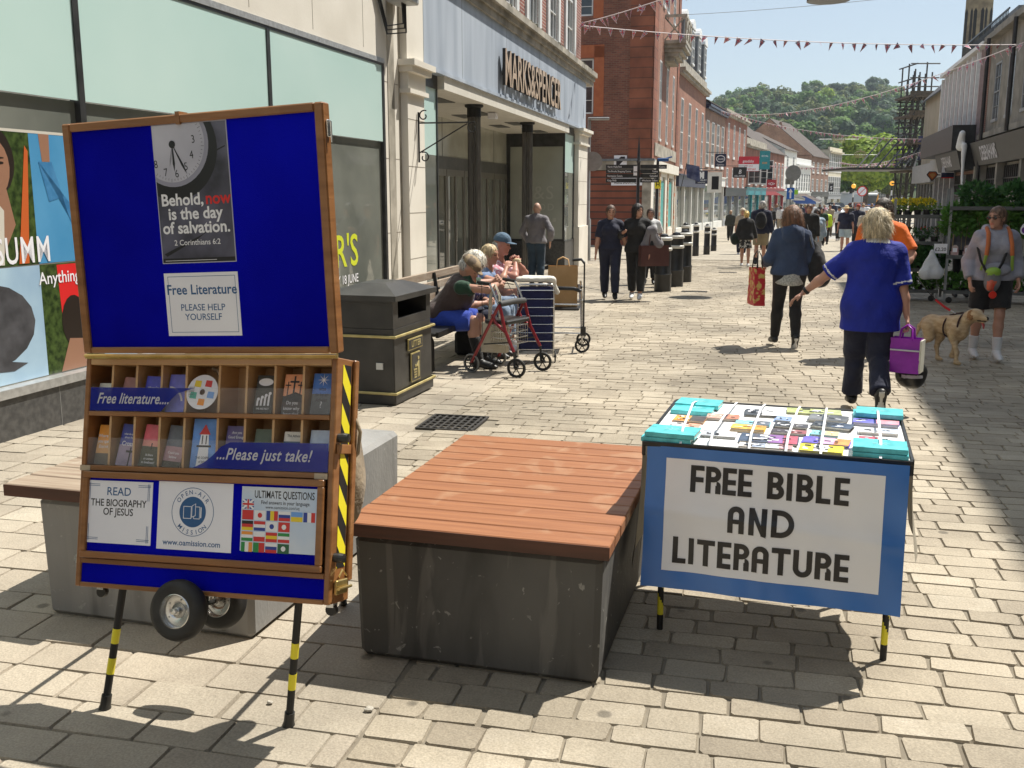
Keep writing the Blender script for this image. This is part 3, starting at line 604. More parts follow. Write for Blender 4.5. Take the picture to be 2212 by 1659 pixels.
B(ML,m_black,'axle',fn=lambda m:(m.tube([(.43,-HL -.045,.03),(.43,-HL -.045,-DP -.04)],.008,8),m.box(.415,.445,-HL -.05,-HL,-.06,-.05),m.box(.415,.445,-HL -.05,-HL,-DP+.03,-DP+.04)))
for x in (.04, .90):
 B(ML,[m_black,m_steel],'castor',fn=lambda m,x=x:(m.lathe([(.018,-.009),(.02,0),(.018,.009)],(x,-HL -.028,-.09),16,0),m.box(x -.012,x+.012,-HL -.02,-HL -.001,-.105,-.075,1)))
# legs
def banded_leg(name, p0, p1, bands, r, parent, foot=.05):
 p0,p1=Vector(p0),Vector(p1);mb=MB();cuts=sorted({0,1,*[b for q in bands for b in q]})
 for a, b in zip(cuts, cuts[1:]):
  y=any(q[0] <= (a+b)/2 <= q[1] for q in bands);mb.tube([p0.lerp(p1,a),p0.lerp(p1,b)],r if not y else r+.0006,14,1 if y else 0)
 o = mb.build(name, [m_blk, m_yellow], parent, smooth=40)
 if foot:
  m2=MB();d=(p1 -p0).normalized();m2.tube([p1 -d*foot,p1 -d*.015,p1],[r*1.35,r*1.4,r*1.75],14);m2.build('rubber_foot',m_black,o,smooth=40)
 return o
def wl(x, y, z): return INV @ Vector((x, y, z))
banded_leg('leg',ML @ Vector((.145,-HL,-.06)),wl(-1.375,3.10,0),((.34,.46),(.58,.71)),.0125,stand);banded_leg('leg',ML @ Vector((.80,-HL,-.06)),wl(-.73,2.99,0),((.33,.45),(.575,.70)),.0125,stand)
g_=gg(742,1306);banded_leg('leg',ML @ Vector((.90,-.35,-DP -.01)),wl(g_.x,g_.y,0),(),.010,stand);banded_leg('leg',ML @ Vector((.10,-.35,-DP -.01)),wl(g_.x -.75,g_.y+.2,0),(),.010,stand)
# leaflets: each its own thing, standing in the pockets (world frame = stand matrix @ ML)
SM = Matrix.Translation(BO) @ Matrix.Rotation(RZ, 4, 'Z') @ ML
def leaflet(label,x,yb,w,h,cols,deco=None,cat='leaflet',tilt=.20,zf=-.022,rot=0,gp='leaflets in the pockets of the display stand'):
 h *= 1.13; mb = MB(); mb.box(0, w, 0, h, -.004, 0, 0); z = .0004; n = len(cols)
 mats=[flat('leaf_paper',(.6,.58,.54),.5)]+[mk('leaf_%s_%d'%(label[:22].replace(' ','_'),i),c[2],tuple(min(1,v*1.7+.02) for v in c[2]),scale=14,rough=.35,detail=6) for i,c in enumerate(cols)]+[m_wtxt,m_ink]
 for i, c in enumerate(cols): rect_(mb, 0, w, c[0] * h, c[1] * h, z, 1 + i)
 if deco: deco(mb, w, h, z + .0005, n + 1, n + 2)
 o = mb.build('leaflet' if cat == 'leaflet' else cat.replace(' ', '_'), mats)
 ct, s_ = math.cos(tilt), math.sin(tilt)
 L=Matrix(((math.cos(rot),-math.sin(rot),0,x),(math.sin(rot)*ct,math.cos(rot)*ct,s_,yb),(-math.sin(rot)*s_,-math.cos(rot)*s_,ct,zf),(0,0,0,1)))
 o.matrix_world = SM @ L
 return tag(o, label, cat, gp)
def tx(lines, mi_w=0, size=.016, top=.9, bold=.01, ls=1.15):
 def f(mb, w, h, z, wi, ki):
  for i,l in enumerate(lines):mb.text(l,(w/2,h*top -(i+1)*size*ls,z),(1,0,0),(0,1,0),size,0,wi if not mi_w else ki,bold=bold,sx=.85)
 return f
y1, y2 = -.178, -.358
def d_cross(mb, w, h, z, wi, ki):
 for cx,cy,s_ in ((w*.5,h*.74,1),(w*.2,h*.68,.62),(w*.82,h*.68,.62)):
  rect_(mb,cx -.003*s_,cx+.003*s_,h*.45,cy+.028*s_,z,ki);rect_(mb,cx -.016*s_,cx+.016*s_,cy+.006*s_,cy+.012*s_,z+.0003,ki)
 flat_poly(mb,[(0,h*.3),(w,h*.3),(w,h*.47),(w*.6,h*.55),(0,h*.42)],z,ki);tx(['Do you','know why','Jesus died'],0,.016,.38)(mb,w,h,z+.0005,wi,ki)
def d_evo(mb, w, h, z, wi, ki):
 flat_poly(mb,[(w*.5+w*.4*math.cos(a*PI/10),h*.82+h*.10*math.sin(a*PI/10)) for a in range(20)],z,wi)
 for i in range(4):
  x=w*(.18+.2*i);hh=h*(.14+.05*i);rect_(mb,x -.004,x+.003,h*.2,h*.2+hh,z,wi);flat_poly(mb,circ(x+.002,h*.2+hh+.004,.0055,8),z+.0003,wi)
 tx(['WE ARE NOT'], 0, .009, .18)(mb, w, h, z, wi, ki)
def d_cross1(mb, w, h, z, wi, ki):
 tx(['what do you','about the'],0,.010,.82)(mb,w,h,z,wi,ki);tx(['Cross'],0,.022,.66)(mb,w,h,z,wi,ki)
 rect_(mb,w*.72,w*.80,h*.0,h*.45,z,ki);rect_(mb,w*.5,w*.98,h*.32,h*.37,z+.0003,ki)
def d_light(mb, w, h, z, wi, ki):
 flat_poly(mb,[(w*.25,0),(w*.75,0),(w*.70,h*.42),(w*.30,h*.42)],z,wi);rect_(mb,w*.2,w*.8,h*.42,h*.46,z,ki);flat_poly(mb,[(w*.3,h*.46),(w*.7,h*.46),(w*.66,h*.68),(w*.34,h*.68)],z,wi)
 rect_(mb,w*.4,w*.44,h*.48,h*.66,z+.0003,ki);rect_(mb,w*.56,w*.6,h*.48,h*.66,z+.0003,ki)
 flat_poly(mb,[(w*.26,h*.68),(w*.74,h*.68),(w*.6,h*.80),(w*.52,h*.88),(w*.48,h*.88),(w*.4,h*.80)],z,3);tx(['THE GOSPEL','of John'],1,.011,.26)(mb,w,h,z+.0004,wi,ki)
leaflet('magazine with white and yellow cover behind the words Free literature in the first upper pocket',.028,y1,.066,.085,[(0,.55,(.05,.08,.25)),(.55,1,(.6,.6,.5))])
leaflet('brown leaflet in the second upper pocket from the left',.118,y1,.055,.105,[(0,.5,(.2,.1,.2)),(.5,1,(.28,.13,.12))],rot=-.06)
leaflet('royal blue leaflet in the third upper pocket from the left',.208,y1,.07,.108,[(0,1,(.06,.07,.45))],tx(['Where Can I'],0,.011,.75),rot=-.03)
leaflet('violet leaflet with a rainbow in the fourth upper pocket from the left',.302,y1,.07,.113,[(0,1,(.13,.14,.5))],lambda mb,w,h,z,wi,ki:ring(mb,w*.0,h*.2,.055,.062,z,wi,20,.2,1.5))
leaflet('black leaflet with speech bubble and row of walking figures in the upper pockets',.63,y1,.066,.112,[(0,1,(.02,.018,.015))],d_evo)
leaflet('leaflet showing three black crosses on an orange sky in the upper row of pockets',.73,y1,.072,.115,[(0,.45,(.03,.02,.02)),(.45,1,(.6,.25,.12))],d_cross)
leaflet('blue leaflet with a white sunburst in the last upper pocket',.832,y1,.07,.118,[(0,.5,(.07,.08,.09)),(.5,1,(.03,.12,.4))],lambda mb,w,h,z,wi,ki:(flat_poly(mb,[(w*.5+(.004 if i%2 else .022)*math.cos(i*PI/8),h*.84+(.004 if i%2 else .022)*math.sin(i*PI/8)) for i in range(16)],z,wi),tx(['wise','to be an','Atheist'],1,.016,.72)(mb,w,h,z,wi,ki),tx(['?'],0,.03,.42)(mb,w,h,z,wi,ki)))
leaflet('orange sunset leaflet in the first lower pocket',.032,y2,.062,.120,[(0,.28,(.10,.08,.06)),(.28,.6,(.5,.27,.1)),(.6,1,(.6,.24,.03))],tx(['Where will','you spend','Eternity'],0,.016,.82))
leaflet('blue leaflet with a dark cross over clouds in the second lower pocket',.118,y2,.064,.125,[(0,.5,(.25,.2,.28)),(.5,1,(.03,.04,.22))],d_cross1,rot=-.05)
leaflet('leaflet with a figure under a red evening sky in the third lower pocket',.208,y2,.070,.125,[(0,.48,(.05,.05,.025)),(.48,.62,(.5,.2,.16)),(.62,1,(.5,.09,.12))],lambda mb,w,h,z,wi,ki:(rect_(mb,w*.5,w*.56,h*.4,h*.56,z,ki),tx(['Is there','an answer','to loneliness?'],0,.011,.34)(mb,w,h,z,wi,ki)),rot=-.05)
leaflet('dark leaflet with storm clouds and red writing in the fourth lower pocket',.298,y2,.070,.125,[(0,.15,(.04,.035,.02)),(.15,.5,(.3,.18,.2)),(.5,1,(.09,.1,.12))],tx(['Could you','believe'],0,.012,.42),rot=-.08)
leaflet('booklet showing a red topped white lighthouse in the lower row of pockets',.405,y2,.090,.142,[(0,.5,(.1,.22,.5)),(.5,1,(.08,.2,.5)),(.999,1,(.45,.02,.02))],d_light,tilt=.12)
leaflet('plum coloured leaflet headed Good Enough in the lower row of pockets',.525,y2,.075,.125,[(0,.45,(.02,.02,.4)),(.45,1,(.09,.07,.2))],tx(['Are you','Good Enough'],0,.013,.92))
leaflet('dark green leaflet in the pocket left of the word just',.63,y2,.064,.118,[(0,.5,(.02,.03,.12)),(.5,1,(.07,.1,.07))])
leaflet('pale leaflet with red title in the last but one lower pocket',.735,y2,.07,.112,[(0,.75,(.02,.06,.14)),(.75,1,(.6,.56,.5))],tx(['The Atheist'],1,.012,.97))
leaflet('pale blue and white leaflet in the last lower pocket',.828,y2,.075,.118,[(0,.5,(.02,.03,.3)),(.5,1,(.42,.5,.66))],tx(['Worth','Considering'],0,.012,.6))
# disc
mb=MB();mb.lathe([(.010,-.001),(.058,-.001),(.058,.001),(.010,.001)],(0,0,0),40,0,caps=False)
for i, mi in enumerate((1, 2, 3, 4, 5)):
 a=2.2 -i*1.25;cx,cy=.034*math.cos(a),.034*math.sin(a);flat_poly(mb,[(cx -.013,cy -.009),(cx+.012,cy -.012),(cx+.013,cy+.010),(cx -.010,cy+.012)],.0014,mi)
for j in range(7): rect_(mb, -.050, -.030, -.015 + j * .005, -.0135 + j * .005, .0014, 6)
cd=mb.build('disc',[mk('disc_white',(.72,.73,.78),(.8,.8,.84),rough=.2),fm[3],fm[0],fm[7],fm[6],flat('teal',(.05,.4,.3)),m_ink],smooth=30)
cd.matrix_world=SM @ Matrix.Translation((.448,y1+.066,-.012)) @ Matrix.Rotation(-.2,4,'X');tag(cd,'white disc with five coloured icons in the upper row of pockets','disc')
mb=MB();mb.tube([(0,0,0),(.02,-.01,.0),(.03,-.03,0)],.008,8);mb.tube([(.03,-.03,0),(.032,-.055,0)],.006,8,1)
kn=mb.build('hook',[m_steel,m_black],smooth=40);kn.matrix_world=SM @ Matrix.Translation((.44,-.03,-.08));tag(kn,'small steel clamp hanging above the disc in the upper pockets','clamp')
# ------------------------------------------------ book table
TRZ=math.atan2(-.293,.906);TO=Vector((.492,3.647,0));TW,TD,TH=.952,.818,.79
table=thing('folding_table','folding display table with white top on black and yellow legs','table',TO,TRZ)
mb=MB();mb.box(.01,TW -.01,.01,TD -.01,TH -.012,TH,0);mb.build('table_top',mk('white_board',(.86,.86,.85),(.9,.9,.89),rough=.5),table)
mb = MB()
mb.box(0, TW, -.004, .01, TH - .014, TH + .004, 0, .002)
for q in ((0,TW,TD -.01,TD+.004),(-.004,.01,.01,TD -.01),(TW -.01,TW+.004,.01,TD -.01)):mb.box(*q,TH -.055,TH+.006,0,.003)
mb.build('rim', m_black, table)
m_canvas=mk('tan_canvas',(.34,.30,.23),(.42,.38,.30),scale=8,rough=.9,bump=.2,bscale=200)
n = 14
for sgn, x0 in ((-1, -.0045), (1, TW + .0045)):
 G = []
 for i in range(n + 1):
  for j in range(9):
   y = .03 + (TD - .1) * i / n; dz = (.5 if sgn < 0 else .36) * (1 - .55 * i / n) * j / 8
   G.append((x0+sgn*(.012*math.sin(i*.9)*j/8+.03*(j/8) ** 2),y,TH -.02 -dz))
 mb=MB();b0=[(i*9+j,(i+1)*9+j,(i+1)*9+j+1,i*9+j+1) for i in range(n) for j in range(8)]
 mb.add(G, b0); mb.build('canvas_side', m_canvas, table, smooth=True)
TI = (Matrix.Translation(TO) @ Matrix.Rotation(TRZ, 4, 'Z')).inverted()
for (p, yb) in ((gg(1425, 1358), .05), (gg(1907, 1425), .05), (None, 0), (None, 1)):
 if p is not None: q = TI @ Vector((p.x, p.y, 0)); foot = (q.x, q.y, 0)
 else: foot = (.08 if not yb else TW - .08, TD - .1, 0)
 p0 = Vector((foot[0], foot[1] + .0, TH - .03)); p1 = Vector(foot)
 mb = MB(); L_ = TH - .03; N_ = 60
 # spiral hazard tape
 P = []; Fs = []; ms = []; r_ = .0125; S_ = 12
 for i in range(N_ + 1):
  for j in range(S_):a=2*PI*j/S_;P.append((p1.x+r_*math.cos(a),p1.y+r_*math.sin(a),L_*i/N_))
 for i in range(N_):
  for j in range(S_):
   Fs.append((i*S_+j,i*S_+(j+1)%S_,(i+1)*S_+(j+1)%S_,(i+1)*S_+j));z=L_*i/N_;ms.append(1 if ((z/.15+j/S_)%1 <.58 and z >.06) else 0)
 mb.add(P, Fs); mb.m = ms; mb.build('leg', [m_blk, m_yellow], table, smooth=40)
# elastic bands across the top
def on_top(x7, y7, z=TH):
 g = gz((1550 + x7 / 3.16) / 1.1302, (970 + y7 / 3.16) / 1.1302, z); q = TI @ g; return q
m_strap = flat('white_elastic', (.8, .8, .82), .5)
for (a,b,c,d) in ((290,405,460,40),(540,400,740,100),(850,435,985,80),(1150,445,1265,100),(1430,470,1480,100),(1915,515,1870,100)):
 p,q=on_top(a,b,TH+.03),on_top(c,d,TH+.03);p.y=max(p.y,.0);q.y=min(q.y,TD);mb=MB();w=.0045;m1=p.lerp(q,.12);m2=p.lerp(q,.88)
 pts=[Vector((p.x,-.005,TH+.007)),Vector((m1.x,m1.y,TH+.046)),Vector((m2.x,m2.y,TH+.046)),Vector((q.x,TD+.004,TH+.008))]
 for u_,v_ in zip(pts,pts[1:]):mb.add([u_+Vector((-w,0,0)),u_+Vector((w,0,0)),v_+Vector((w,0,0)),v_+Vector((-w,0,0)),u_+Vector((-w,0,-.001)),u_+Vector((w,0,-.001)),v_+Vector((w,0,-.001)),v_+Vector((-w,0,-.001))],[(0,1,2,3),(7,6,5,4),(0,4,5,1),(3,2,6,7),(1,5,6,2),(4,0,3,7)])
 mb.build('elastic_strap', m_strap, table)
m_pages=mk('page_edges',(.55,.53,.48),(.68,.66,.6),scale=3,stretch=(1,1,90),rough=.8)
TM = Matrix.Translation(TO) @ Matrix.Rotation(TRZ, 4, 'Z')
def pile(label,a,b,dep,h,cov,n=3,name='booklet_pile',cat='booklets',gp='piles of booklets on the book table',deco=0,z=TH,mat2=None):
 p,q=on_top(*a,z),on_top(*b,z);w=(Vector((q.x,q.y)) -Vector((p.x,p.y))).length;ang=math.atan2(q.y -p.y,q.x -p.x)*.5
 t=thing(name,label,cat,TM @ Vector((p.x,max(p.y,.015),z+.0005)),TRZ+ang,gp)
 pg=MB();cv=MB();cm=[mk('cover_'+label[:24].replace(' ','_')+str(i),c,tuple(min(1,v*1.5+.03) for v in c),scale=22,rough=.28,detail=5) for i,c in enumerate(cov)]
 h *= .75; hh = h / n
 for i in range(n):
  ox, oy = rnd.uniform(-.005, .005), rnd.uniform(-.004, .004); z0 = i * hh
  pg.box(.003 + ox, w - .003 + ox, .002 + oy, dep + oy, z0, z0 + hh * .8)
  if name == 'book':cv.box(ox,w+ox,oy,dep+.003+oy,z0 -.0,z0+.0018,0);cv.box(ox -.001,w+ox+.001,oy -.0012,oy+.0018,z0+.0021,z0+hh -.0025,0)
  cv.box(ox, w + ox, oy, dep + .003 + oy, z0 + hh * .8 + .0002, z0 + hh - .0002, 0)
 k = len(cov); zt = h + .0004
 if k > 1:
  for i in range(1, k):
   a_,b_=ox+w*i/k,ox+w*(i+1)/k -.001;rect_(cv,a_,b_,oy+.001,oy+dep,zt+i*.0001,i)
 if deco:
  for i in range(deco * 2):
   xa=ox+w*(.06+rnd.random()*.7);ya=oy+dep*(.15+.6*rnd.random());rect_(cv,xa,xa+w*rnd.uniform(.04,.16),ya,ya+dep*rnd.uniform(.06,.2),zt+.0006+i*.00005,k+i%2)
 pg.build('pages', m_pages, t); cv.build('cover', cm + [m_wtxt, m_ink], t); return t
def bible(label, a, b, z, txt=True):
 t=pile(label,a,b,.135,.024,[(.07,.44,.46)],1,'book','book','turquoise paperback bibles at the table corners',0,z)
 w = .17; mb = MB(); mb.M = frame_M((.09, .075, .0186), (1, 0, 0), (0, 1, 0));
 for i in range(7):a_=i*2*PI/7;flat_poly(mb,[(0,0),(.028*math.cos(a_ -.16),.018*math.sin(a_ -.16)),(.034*math.cos(a_),.024*math.sin(a_)),(.028*math.cos(a_+.16),.018*math.sin(a_+.16))],.0002+i*.00003,0)
 mb.build('cover_emblem', flat('pale_teal', (.35, .75, .76), .4), t); return t
bible('lower turquoise book of the front left pair, overhanging the table edge',(30,355),(410,390),TH);bible('upper turquoise book of the front left pair',(75,300),(450,340),TH+.0195)
bible('front turquoise book of the back left pair',(285,128),(600,150),TH);bible('rearmost turquoise book of the back left pair',(305,75),(635,105),TH+.006)
bible('lower turquoise book at the back right corner',(1695,175),(2060,198),TH);bible('upper turquoise book at the back right corner',(1695,152),(2062,182),TH+.0195)
bible('lower turquoise book at the front right corner',(1690,478),(2125,520),TH);bible('upper turquoise book at the front right corner',(1690,450),(2125,488),TH+.0195)
PL=[('orange and dark booklets behind the front left books',(285,195),(525,215),.10,.016,[(.7,.28,.03),(.05,.03,.02)],4),('pale booklets with an orange patch at the left edge',(245,240),(490,262),.08,.014,[(.6,.6,.58),(.6,.3,.2)],5),
      ('rust brown booklets in the back left part',(560,180),(808,192),.085,.018,[(.55,.3,.22),(.45,.16,.08)],4),('small grey booklets left of the centre',(500,312),(770,332),.09,.014,[(.35,.36,.38),(.6,.6,.6)],5),
      ('black and white newspaper style booklets at the back',(850,152),(1100,162),.12,.014,[(.03,.03,.03),(.7,.7,.7)],8),('blue green booklets in the centre left',(768,222),(1035,240),.075,.014,[(.2,.45,.5),(.1,.12,.15)],4),
      ('thick pile of orange booklets',(738,268),(1000,292),.075,.024,[(.75,.38,.03),(.62,.28,.02)],3),('long dark tracts with a rainbow end near the front',(800,355),(1250,388),.13,.016,[(.03,.05,.09),(.04,.05,.08),(.25,.1,.3),(.45,.08,.12)],8),
      ('row of pale comic cards at the front edge',(792,418),(1215,446),.07,.010,[(.65,.6,.55),(.3,.35,.45),(.7,.7,.68),(.55,.3,.3)],10),('long olive green tracts at the back',(1165,132),(1590,152),.10,.012,[(.35,.38,.12),(.42,.45,.2)],7),
      ('small blue and grey booklets in the middle',(1070,192),(1188,203),.08,.014,[(.2,.28,.45)],3),('black booklets with white writing in the middle',(1072,242),(1330,262),.07,.016,[(.02,.02,.02),(.05,.04,.04)],8),
      ('black and maroon booklets in the middle',(1055,288),(1315,308),.06,.016,[(.04,.02,.02),(.3,.08,.08)],6),('glossy grey and black booklets behind the centre right',(1330,192),(1620,225),.11,.020,[(.14,.14,.14),(.08,.08,.08)],3),
      ('flat black tracts right of the centre',(1352,245),(1645,290),.09,.022,[(.015,.015,.015),(.04,.06,.1)],6),('turquoise and sand booklets right of the centre',(1348,315),(1565,335),.07,.022,[(.2,.5,.5),(.65,.5,.25)],3),
      ('purple and pink booklets near the front right',(1285,370),(1640,412),.10,.018,[(.12,.08,.5),(.6,.35,.55),(.6,.25,.05)],4),('yellow tracts at the front edge',(1258,448),(1598,482),.10,.014,[(.8,.62,.02),(.7,.7,.66),(.78,.6,.02)],8),
      ('blue and red booklets behind the front right books',(1672,218),(2030,250),.075,.022,[(.15,.14,.5),(.7,.3,.35)],3),('white and grey brochures at the right edge',(1720,288),(2030,310),.08,.018,[(.7,.7,.72),(.45,.5,.58)],6),
      ('red and white booklets behind the front right books',(1735,362),(2040,385),.08,.018,[(.6,.05,.08),(.75,.75,.72)],4)]
for lb, a, b, dp, h, c, dc in PL: pile(lb, a, b, dp, h, c, deco=dc)
# ------------------------------------------------ banner with hand cut letters
BP=Vector((.513,3.650,.779));Br=Vector((.867,-.31,.004));Bu=Vector((-.017,-.056,-.514));BW,BH=.921,.535
ban=thing('banner','blue bordered banner reading FREE BIBLE AND LITERATURE hung on the table front','banner',(BP.x,BP.y,0),math.atan2(Br.y,Br.x))
BM=(Matrix.Translation((BP.x,BP.y,0)) @ Matrix.Rotation(math.atan2(Br.y,Br.x),4,'Z')).inverted() @ frame_M(BP,Br,-Bu)
def bw(x, y):
 z=.010+.006*math.sin(x*9+y*5)*(-y/BH)+.004*math.sin(y*21+x*3)+.003*math.sin(x*31+y*17)*(.4 -y)
 z += .005*math.exp(-((x -.44)/.028) ** 2)*(.3 -y/BH*.7)+.016*max(0,(.16 -x)/.16)*max(0,(-y -.25)/.27)+.010*max(0,(x -.78)/.14)*(-y/BH)*math.sin(-y*14)
 z += .004 * math.exp(-((y + .235 + .06 * x) / .02) ** 2)
 return z
def bcloth(mb, x0, x1, y0, y1, dz, mi, nx, ny):
 b=len(mb.v);P=[(x0+(x1 -x0)*i/nx,y0+(y1 -y0)*j/ny) for j in range(ny+1) for i in range(nx+1)]
 mb.add([(p[0],p[1],bw(*p)+dz) for p in P],[(j*(nx+1)+i,j*(nx+1)+i+1,(j+1)*(nx+1)+i+1,(j+1)*(nx+1)+i) for j in range(ny) for i in range(nx)],mi)
m_bb=mk('banner_blue',(.03,.15,.46),(.05,.19,.54),scale=3,rough=.28,spec=.6);m_bw=mk('banner_white',(.80,.80,.81),(.86,.86,.87),scale=3,rough=.35)
mb=MB();mb.M=BM;bcloth(mb,0,BW,-BH,0,0,0,70,44);mb.build('banner_cloth',m_bb,ban,smooth=True)
mb=MB();mb.M=BM;bcloth(mb,.075,.845,-.468,-.042,.0012,0,60,34);mb.build('white_panel',m_bw,ban,smooth=True)
mb = MB(); mb.M = BM; T = .0195
zc = [0]
def stroke(pts):
 zc[0] += 1; z = .0026 + (zc[0] % 5) * .00025
 ar=sum(pts[i][0]*pts[(i+1)%len(pts)][1] -pts[(i+1)%len(pts)][0]*pts[i][1] for i in range(len(pts)))
 if ar < 0: pts = pts[::-1]
 mb.poly([(p[0], p[1], bw(*p) + z) for p in pts], 0)
def bar(x0, x1, y0, y1):
 nx = max(1, int(abs(x1 - x0) / .02)); ny = max(1, int(abs(y1 - y0) / .02))
 for i in range(nx):
  for j in range(ny):stroke_q(x0+(x1 -x0)*i/nx,x0+(x1 -x0)*(i+1)/nx,y0+(y1 -y0)*j/ny,y0+(y1 -y0)*(j+1)/ny)
def stroke_q(a,b,c,d):mb.poly([(a,c,bw(a,c)+ZB[0]),(b,c,bw(b,c)+ZB[0]),(b,d,bw(b,d)+ZB[0]),(a,d,bw(a,d)+ZB[0])],0)
ZB = [.003]
def arc(cx, cy, rx, ry, a0, a1, n=14):
 for i in range(n):
  a, b = a0 + (a1 - a0) * i / n, a0 + (a1 - a0) * (i + 1) / n
  P=[(cx+(rx -T)*math.cos(a),cy+(ry -T)*math.sin(a)),(cx+rx*math.cos(a),cy+ry*math.sin(a)),(cx+rx*math.cos(b),cy+ry*math.sin(b)),(cx+(rx -T)*math.cos(b),cy+(ry -T)*math.sin(b))]
  P=[(p[0],p[1],bw(*p)+ZB[0]+.0004) for p in P];mb.poly(P if a1 >a0 else P[::-1],0)
def glyph(c, x, y, w, h):
 t_ = T
 ZB[0] = .003
 if c in 'FREBLD': bar(x, x + t_, y, y + h)
 if c in 'FE':ZB[0]=.0033;bar(x+t_,x+w,y+h -t_*.95,y+h);bar(x+t_,x+w*.96,y+h*.38,y+h*.38+t_*.95)
 if c in 'EL': ZB[0] = .0033; bar(x + t_, x + w, y, y + t_ * .95)
 if c == 'I': bar(x, x + t_, y, y + h)
 if c == 'T':bar(x+w/2 -t_/2,x+w/2+t_/2,y,y+h -t_);ZB[0]=.0033;bar(x,x+w,y+h -t_,y+h)
 if c in 'RB':
  hb=h*.58;r_=hb/2;bar(x+t_,x+w -r_,y+h -t_,y+h);bar(x+t_,x+w -r_,y+h -hb,y+h -hb+t_);arc(x+w -r_,y+h -r_,r_,r_,-PI/2,PI/2)
  if c == 'R':bar(x+w -t_,x+w,y,y+h*.30);arc(x+w -h*.16,y+h*.30,h*.16,h*.16,0,PI/2,6)
  else:h2=h*.56;r_=h2/2;bar(x+t_,x+w+.004 -r_,y,y+t_);arc(x+w+.004 -r_,y+r_,r_,r_,-PI/2,PI/2)
 if c == 'D':r_=h/2;bar(x+t_,x+w -r_+.0,y,y+t_);bar(x+t_,x+w -r_,y+h -t_,y+h);arc(x+w -r_,y+r_,r_,r_,-PI/2,PI/2,20)
 if c == 'A':r_=w/2;bar(x,x+t_,y,y+h -r_);bar(x+w -t_,x+w,y,y+h -r_);arc(x+r_,y+h -r_,r_,r_,0,PI,18);ZB[0]=.0033;bar(x+t_,x+w -t_,y+h*.36,y+h*.36+t_*.85)
 if c == 'U':r_=w/2;bar(x,x+t_,y+r_,y+h);bar(x+w -t_,x+w,y+r_,y+h);arc(x+r_,y+r_,r_,r_,PI,2*PI,18)
 if c == 'N':
  bar(x,x+t_,y,y+h);bar(x+w -t_,x+w,y,y+h);zz=.0042;P=[(x,y+h),(x+t_*.9,y+h),(x+w,y -h*.05),(x+w -t_*.9,y)]
  a_, b_, c_, d_ = P
  for i in range(16):
   l = lambda p, q, t: (p[0] + (q[0] - p[0]) * t, p[1] + (q[1] - p[1]) * t)
   Q=[l(b_,c_,i/16),l(b_,c_,(i+1)/16),l(a_,d_,(i+1)/16),l(a_,d_,i/16)];mb.poly([(p[0],p[1],bw(*p)+zz) for p in Q][::-1],0)
def word(s_, x0, x1, yb, h, wd):
 tot = sum(wd[c] for c in s_); gap = (x1 - x0 - tot * h) / (len(s_) - 1); x = x0
 for c in s_: glyph(c, x, yb, wd[c] * h, h); x += wd[c] * h + gap
WDT = dict(F=.50, R=.56, E=.50, B=.56, I=.22, L=.50, A=.60, N=.64, D=.80, T=.66, U=.66)
word('FREE',.168,.392,-.162,.100,WDT);word('BIBLE',.446,.728,-.162,.100,WDT);word('AND',.312,.548,-.300,.100,WDT);word('LITERATURE',.113,.742,-.437,.100,WDT)
mb.build('lettering', flat('letter_black', (.012, .012, .014), .3), ban)
# ------------------------------------------------ organic shapes: smooth unions of tapered limbs on a grid
class P_:
 __slots__ = ('k', 'a', 'b', 'ra', 'rb', 'n', 'f', 't', 'sm', 'op', 'cut', 'R')
 def __init__(s, k, a, b, ra, rb, t=0, n=None, f=1, sm=None, op='+', cut=(), R=None):
  s.k,s.a,s.b,s.ra,s.rb,s.t,s.n,s.f,s.sm,s.op,s.cut,s.R=k,np.array(a,float),np.array(b,float),ra,rb,t,n,f,sm,op,cut,R
def cap(a, b, ra, rb=None, **k): return P_('c', a, b, ra, ra if rb is None else rb, **k)
def ell(c, r, R=None, **k): return P_('e', c, r, max(r), max(r), R=R, **k)
def pdist(p, G):
 if p.k == 'c':
  ab=p.b -p.a;L2=max(ab.dot(ab),1e-9);q=G -p.a;t=np.clip(q @ ab/L2,0,1);q=q -t[...,None]*ab;r=p.ra+t*(p.rb -p.ra)
  if p.n is not None and p.f != 1:
   n=np.array(p.n,float);n /= np.linalg.norm(n);q=q+(q @ n)[...,None]*n*(1/p.f -1);d=(np.sqrt((q*q).sum(-1)) -r)*(.35+.65*p.f)
  else: d = np.sqrt((q * q).sum(-1)) - r
 else:
  q = G - p.a
  if p.R is not None: q = q @ np.array(p.R)
  q=q/p.b;l=np.sqrt((q*q).sum(-1));d=(l -1)*float(min(p.b))*.5+(l -1)*float(np.mean(p.b))*.5
 for c in p.cut: d = np.maximum(d, (G - np.array(c[0])) @ np.array(c[1]))
 return d
def snoise(G, f, seed):
 rg = np.random.RandomState(seed); o = 0
 for i in range(6):
  w=rg.normal(size=3);w /= np.linalg.norm(w);o=o+np.sin(G @ (w*f*(1+.35*i))+rg.rand()*6.28+1.3*np.sin(G @ (rg.normal(size=3)*f*.4)))
 return o / 6
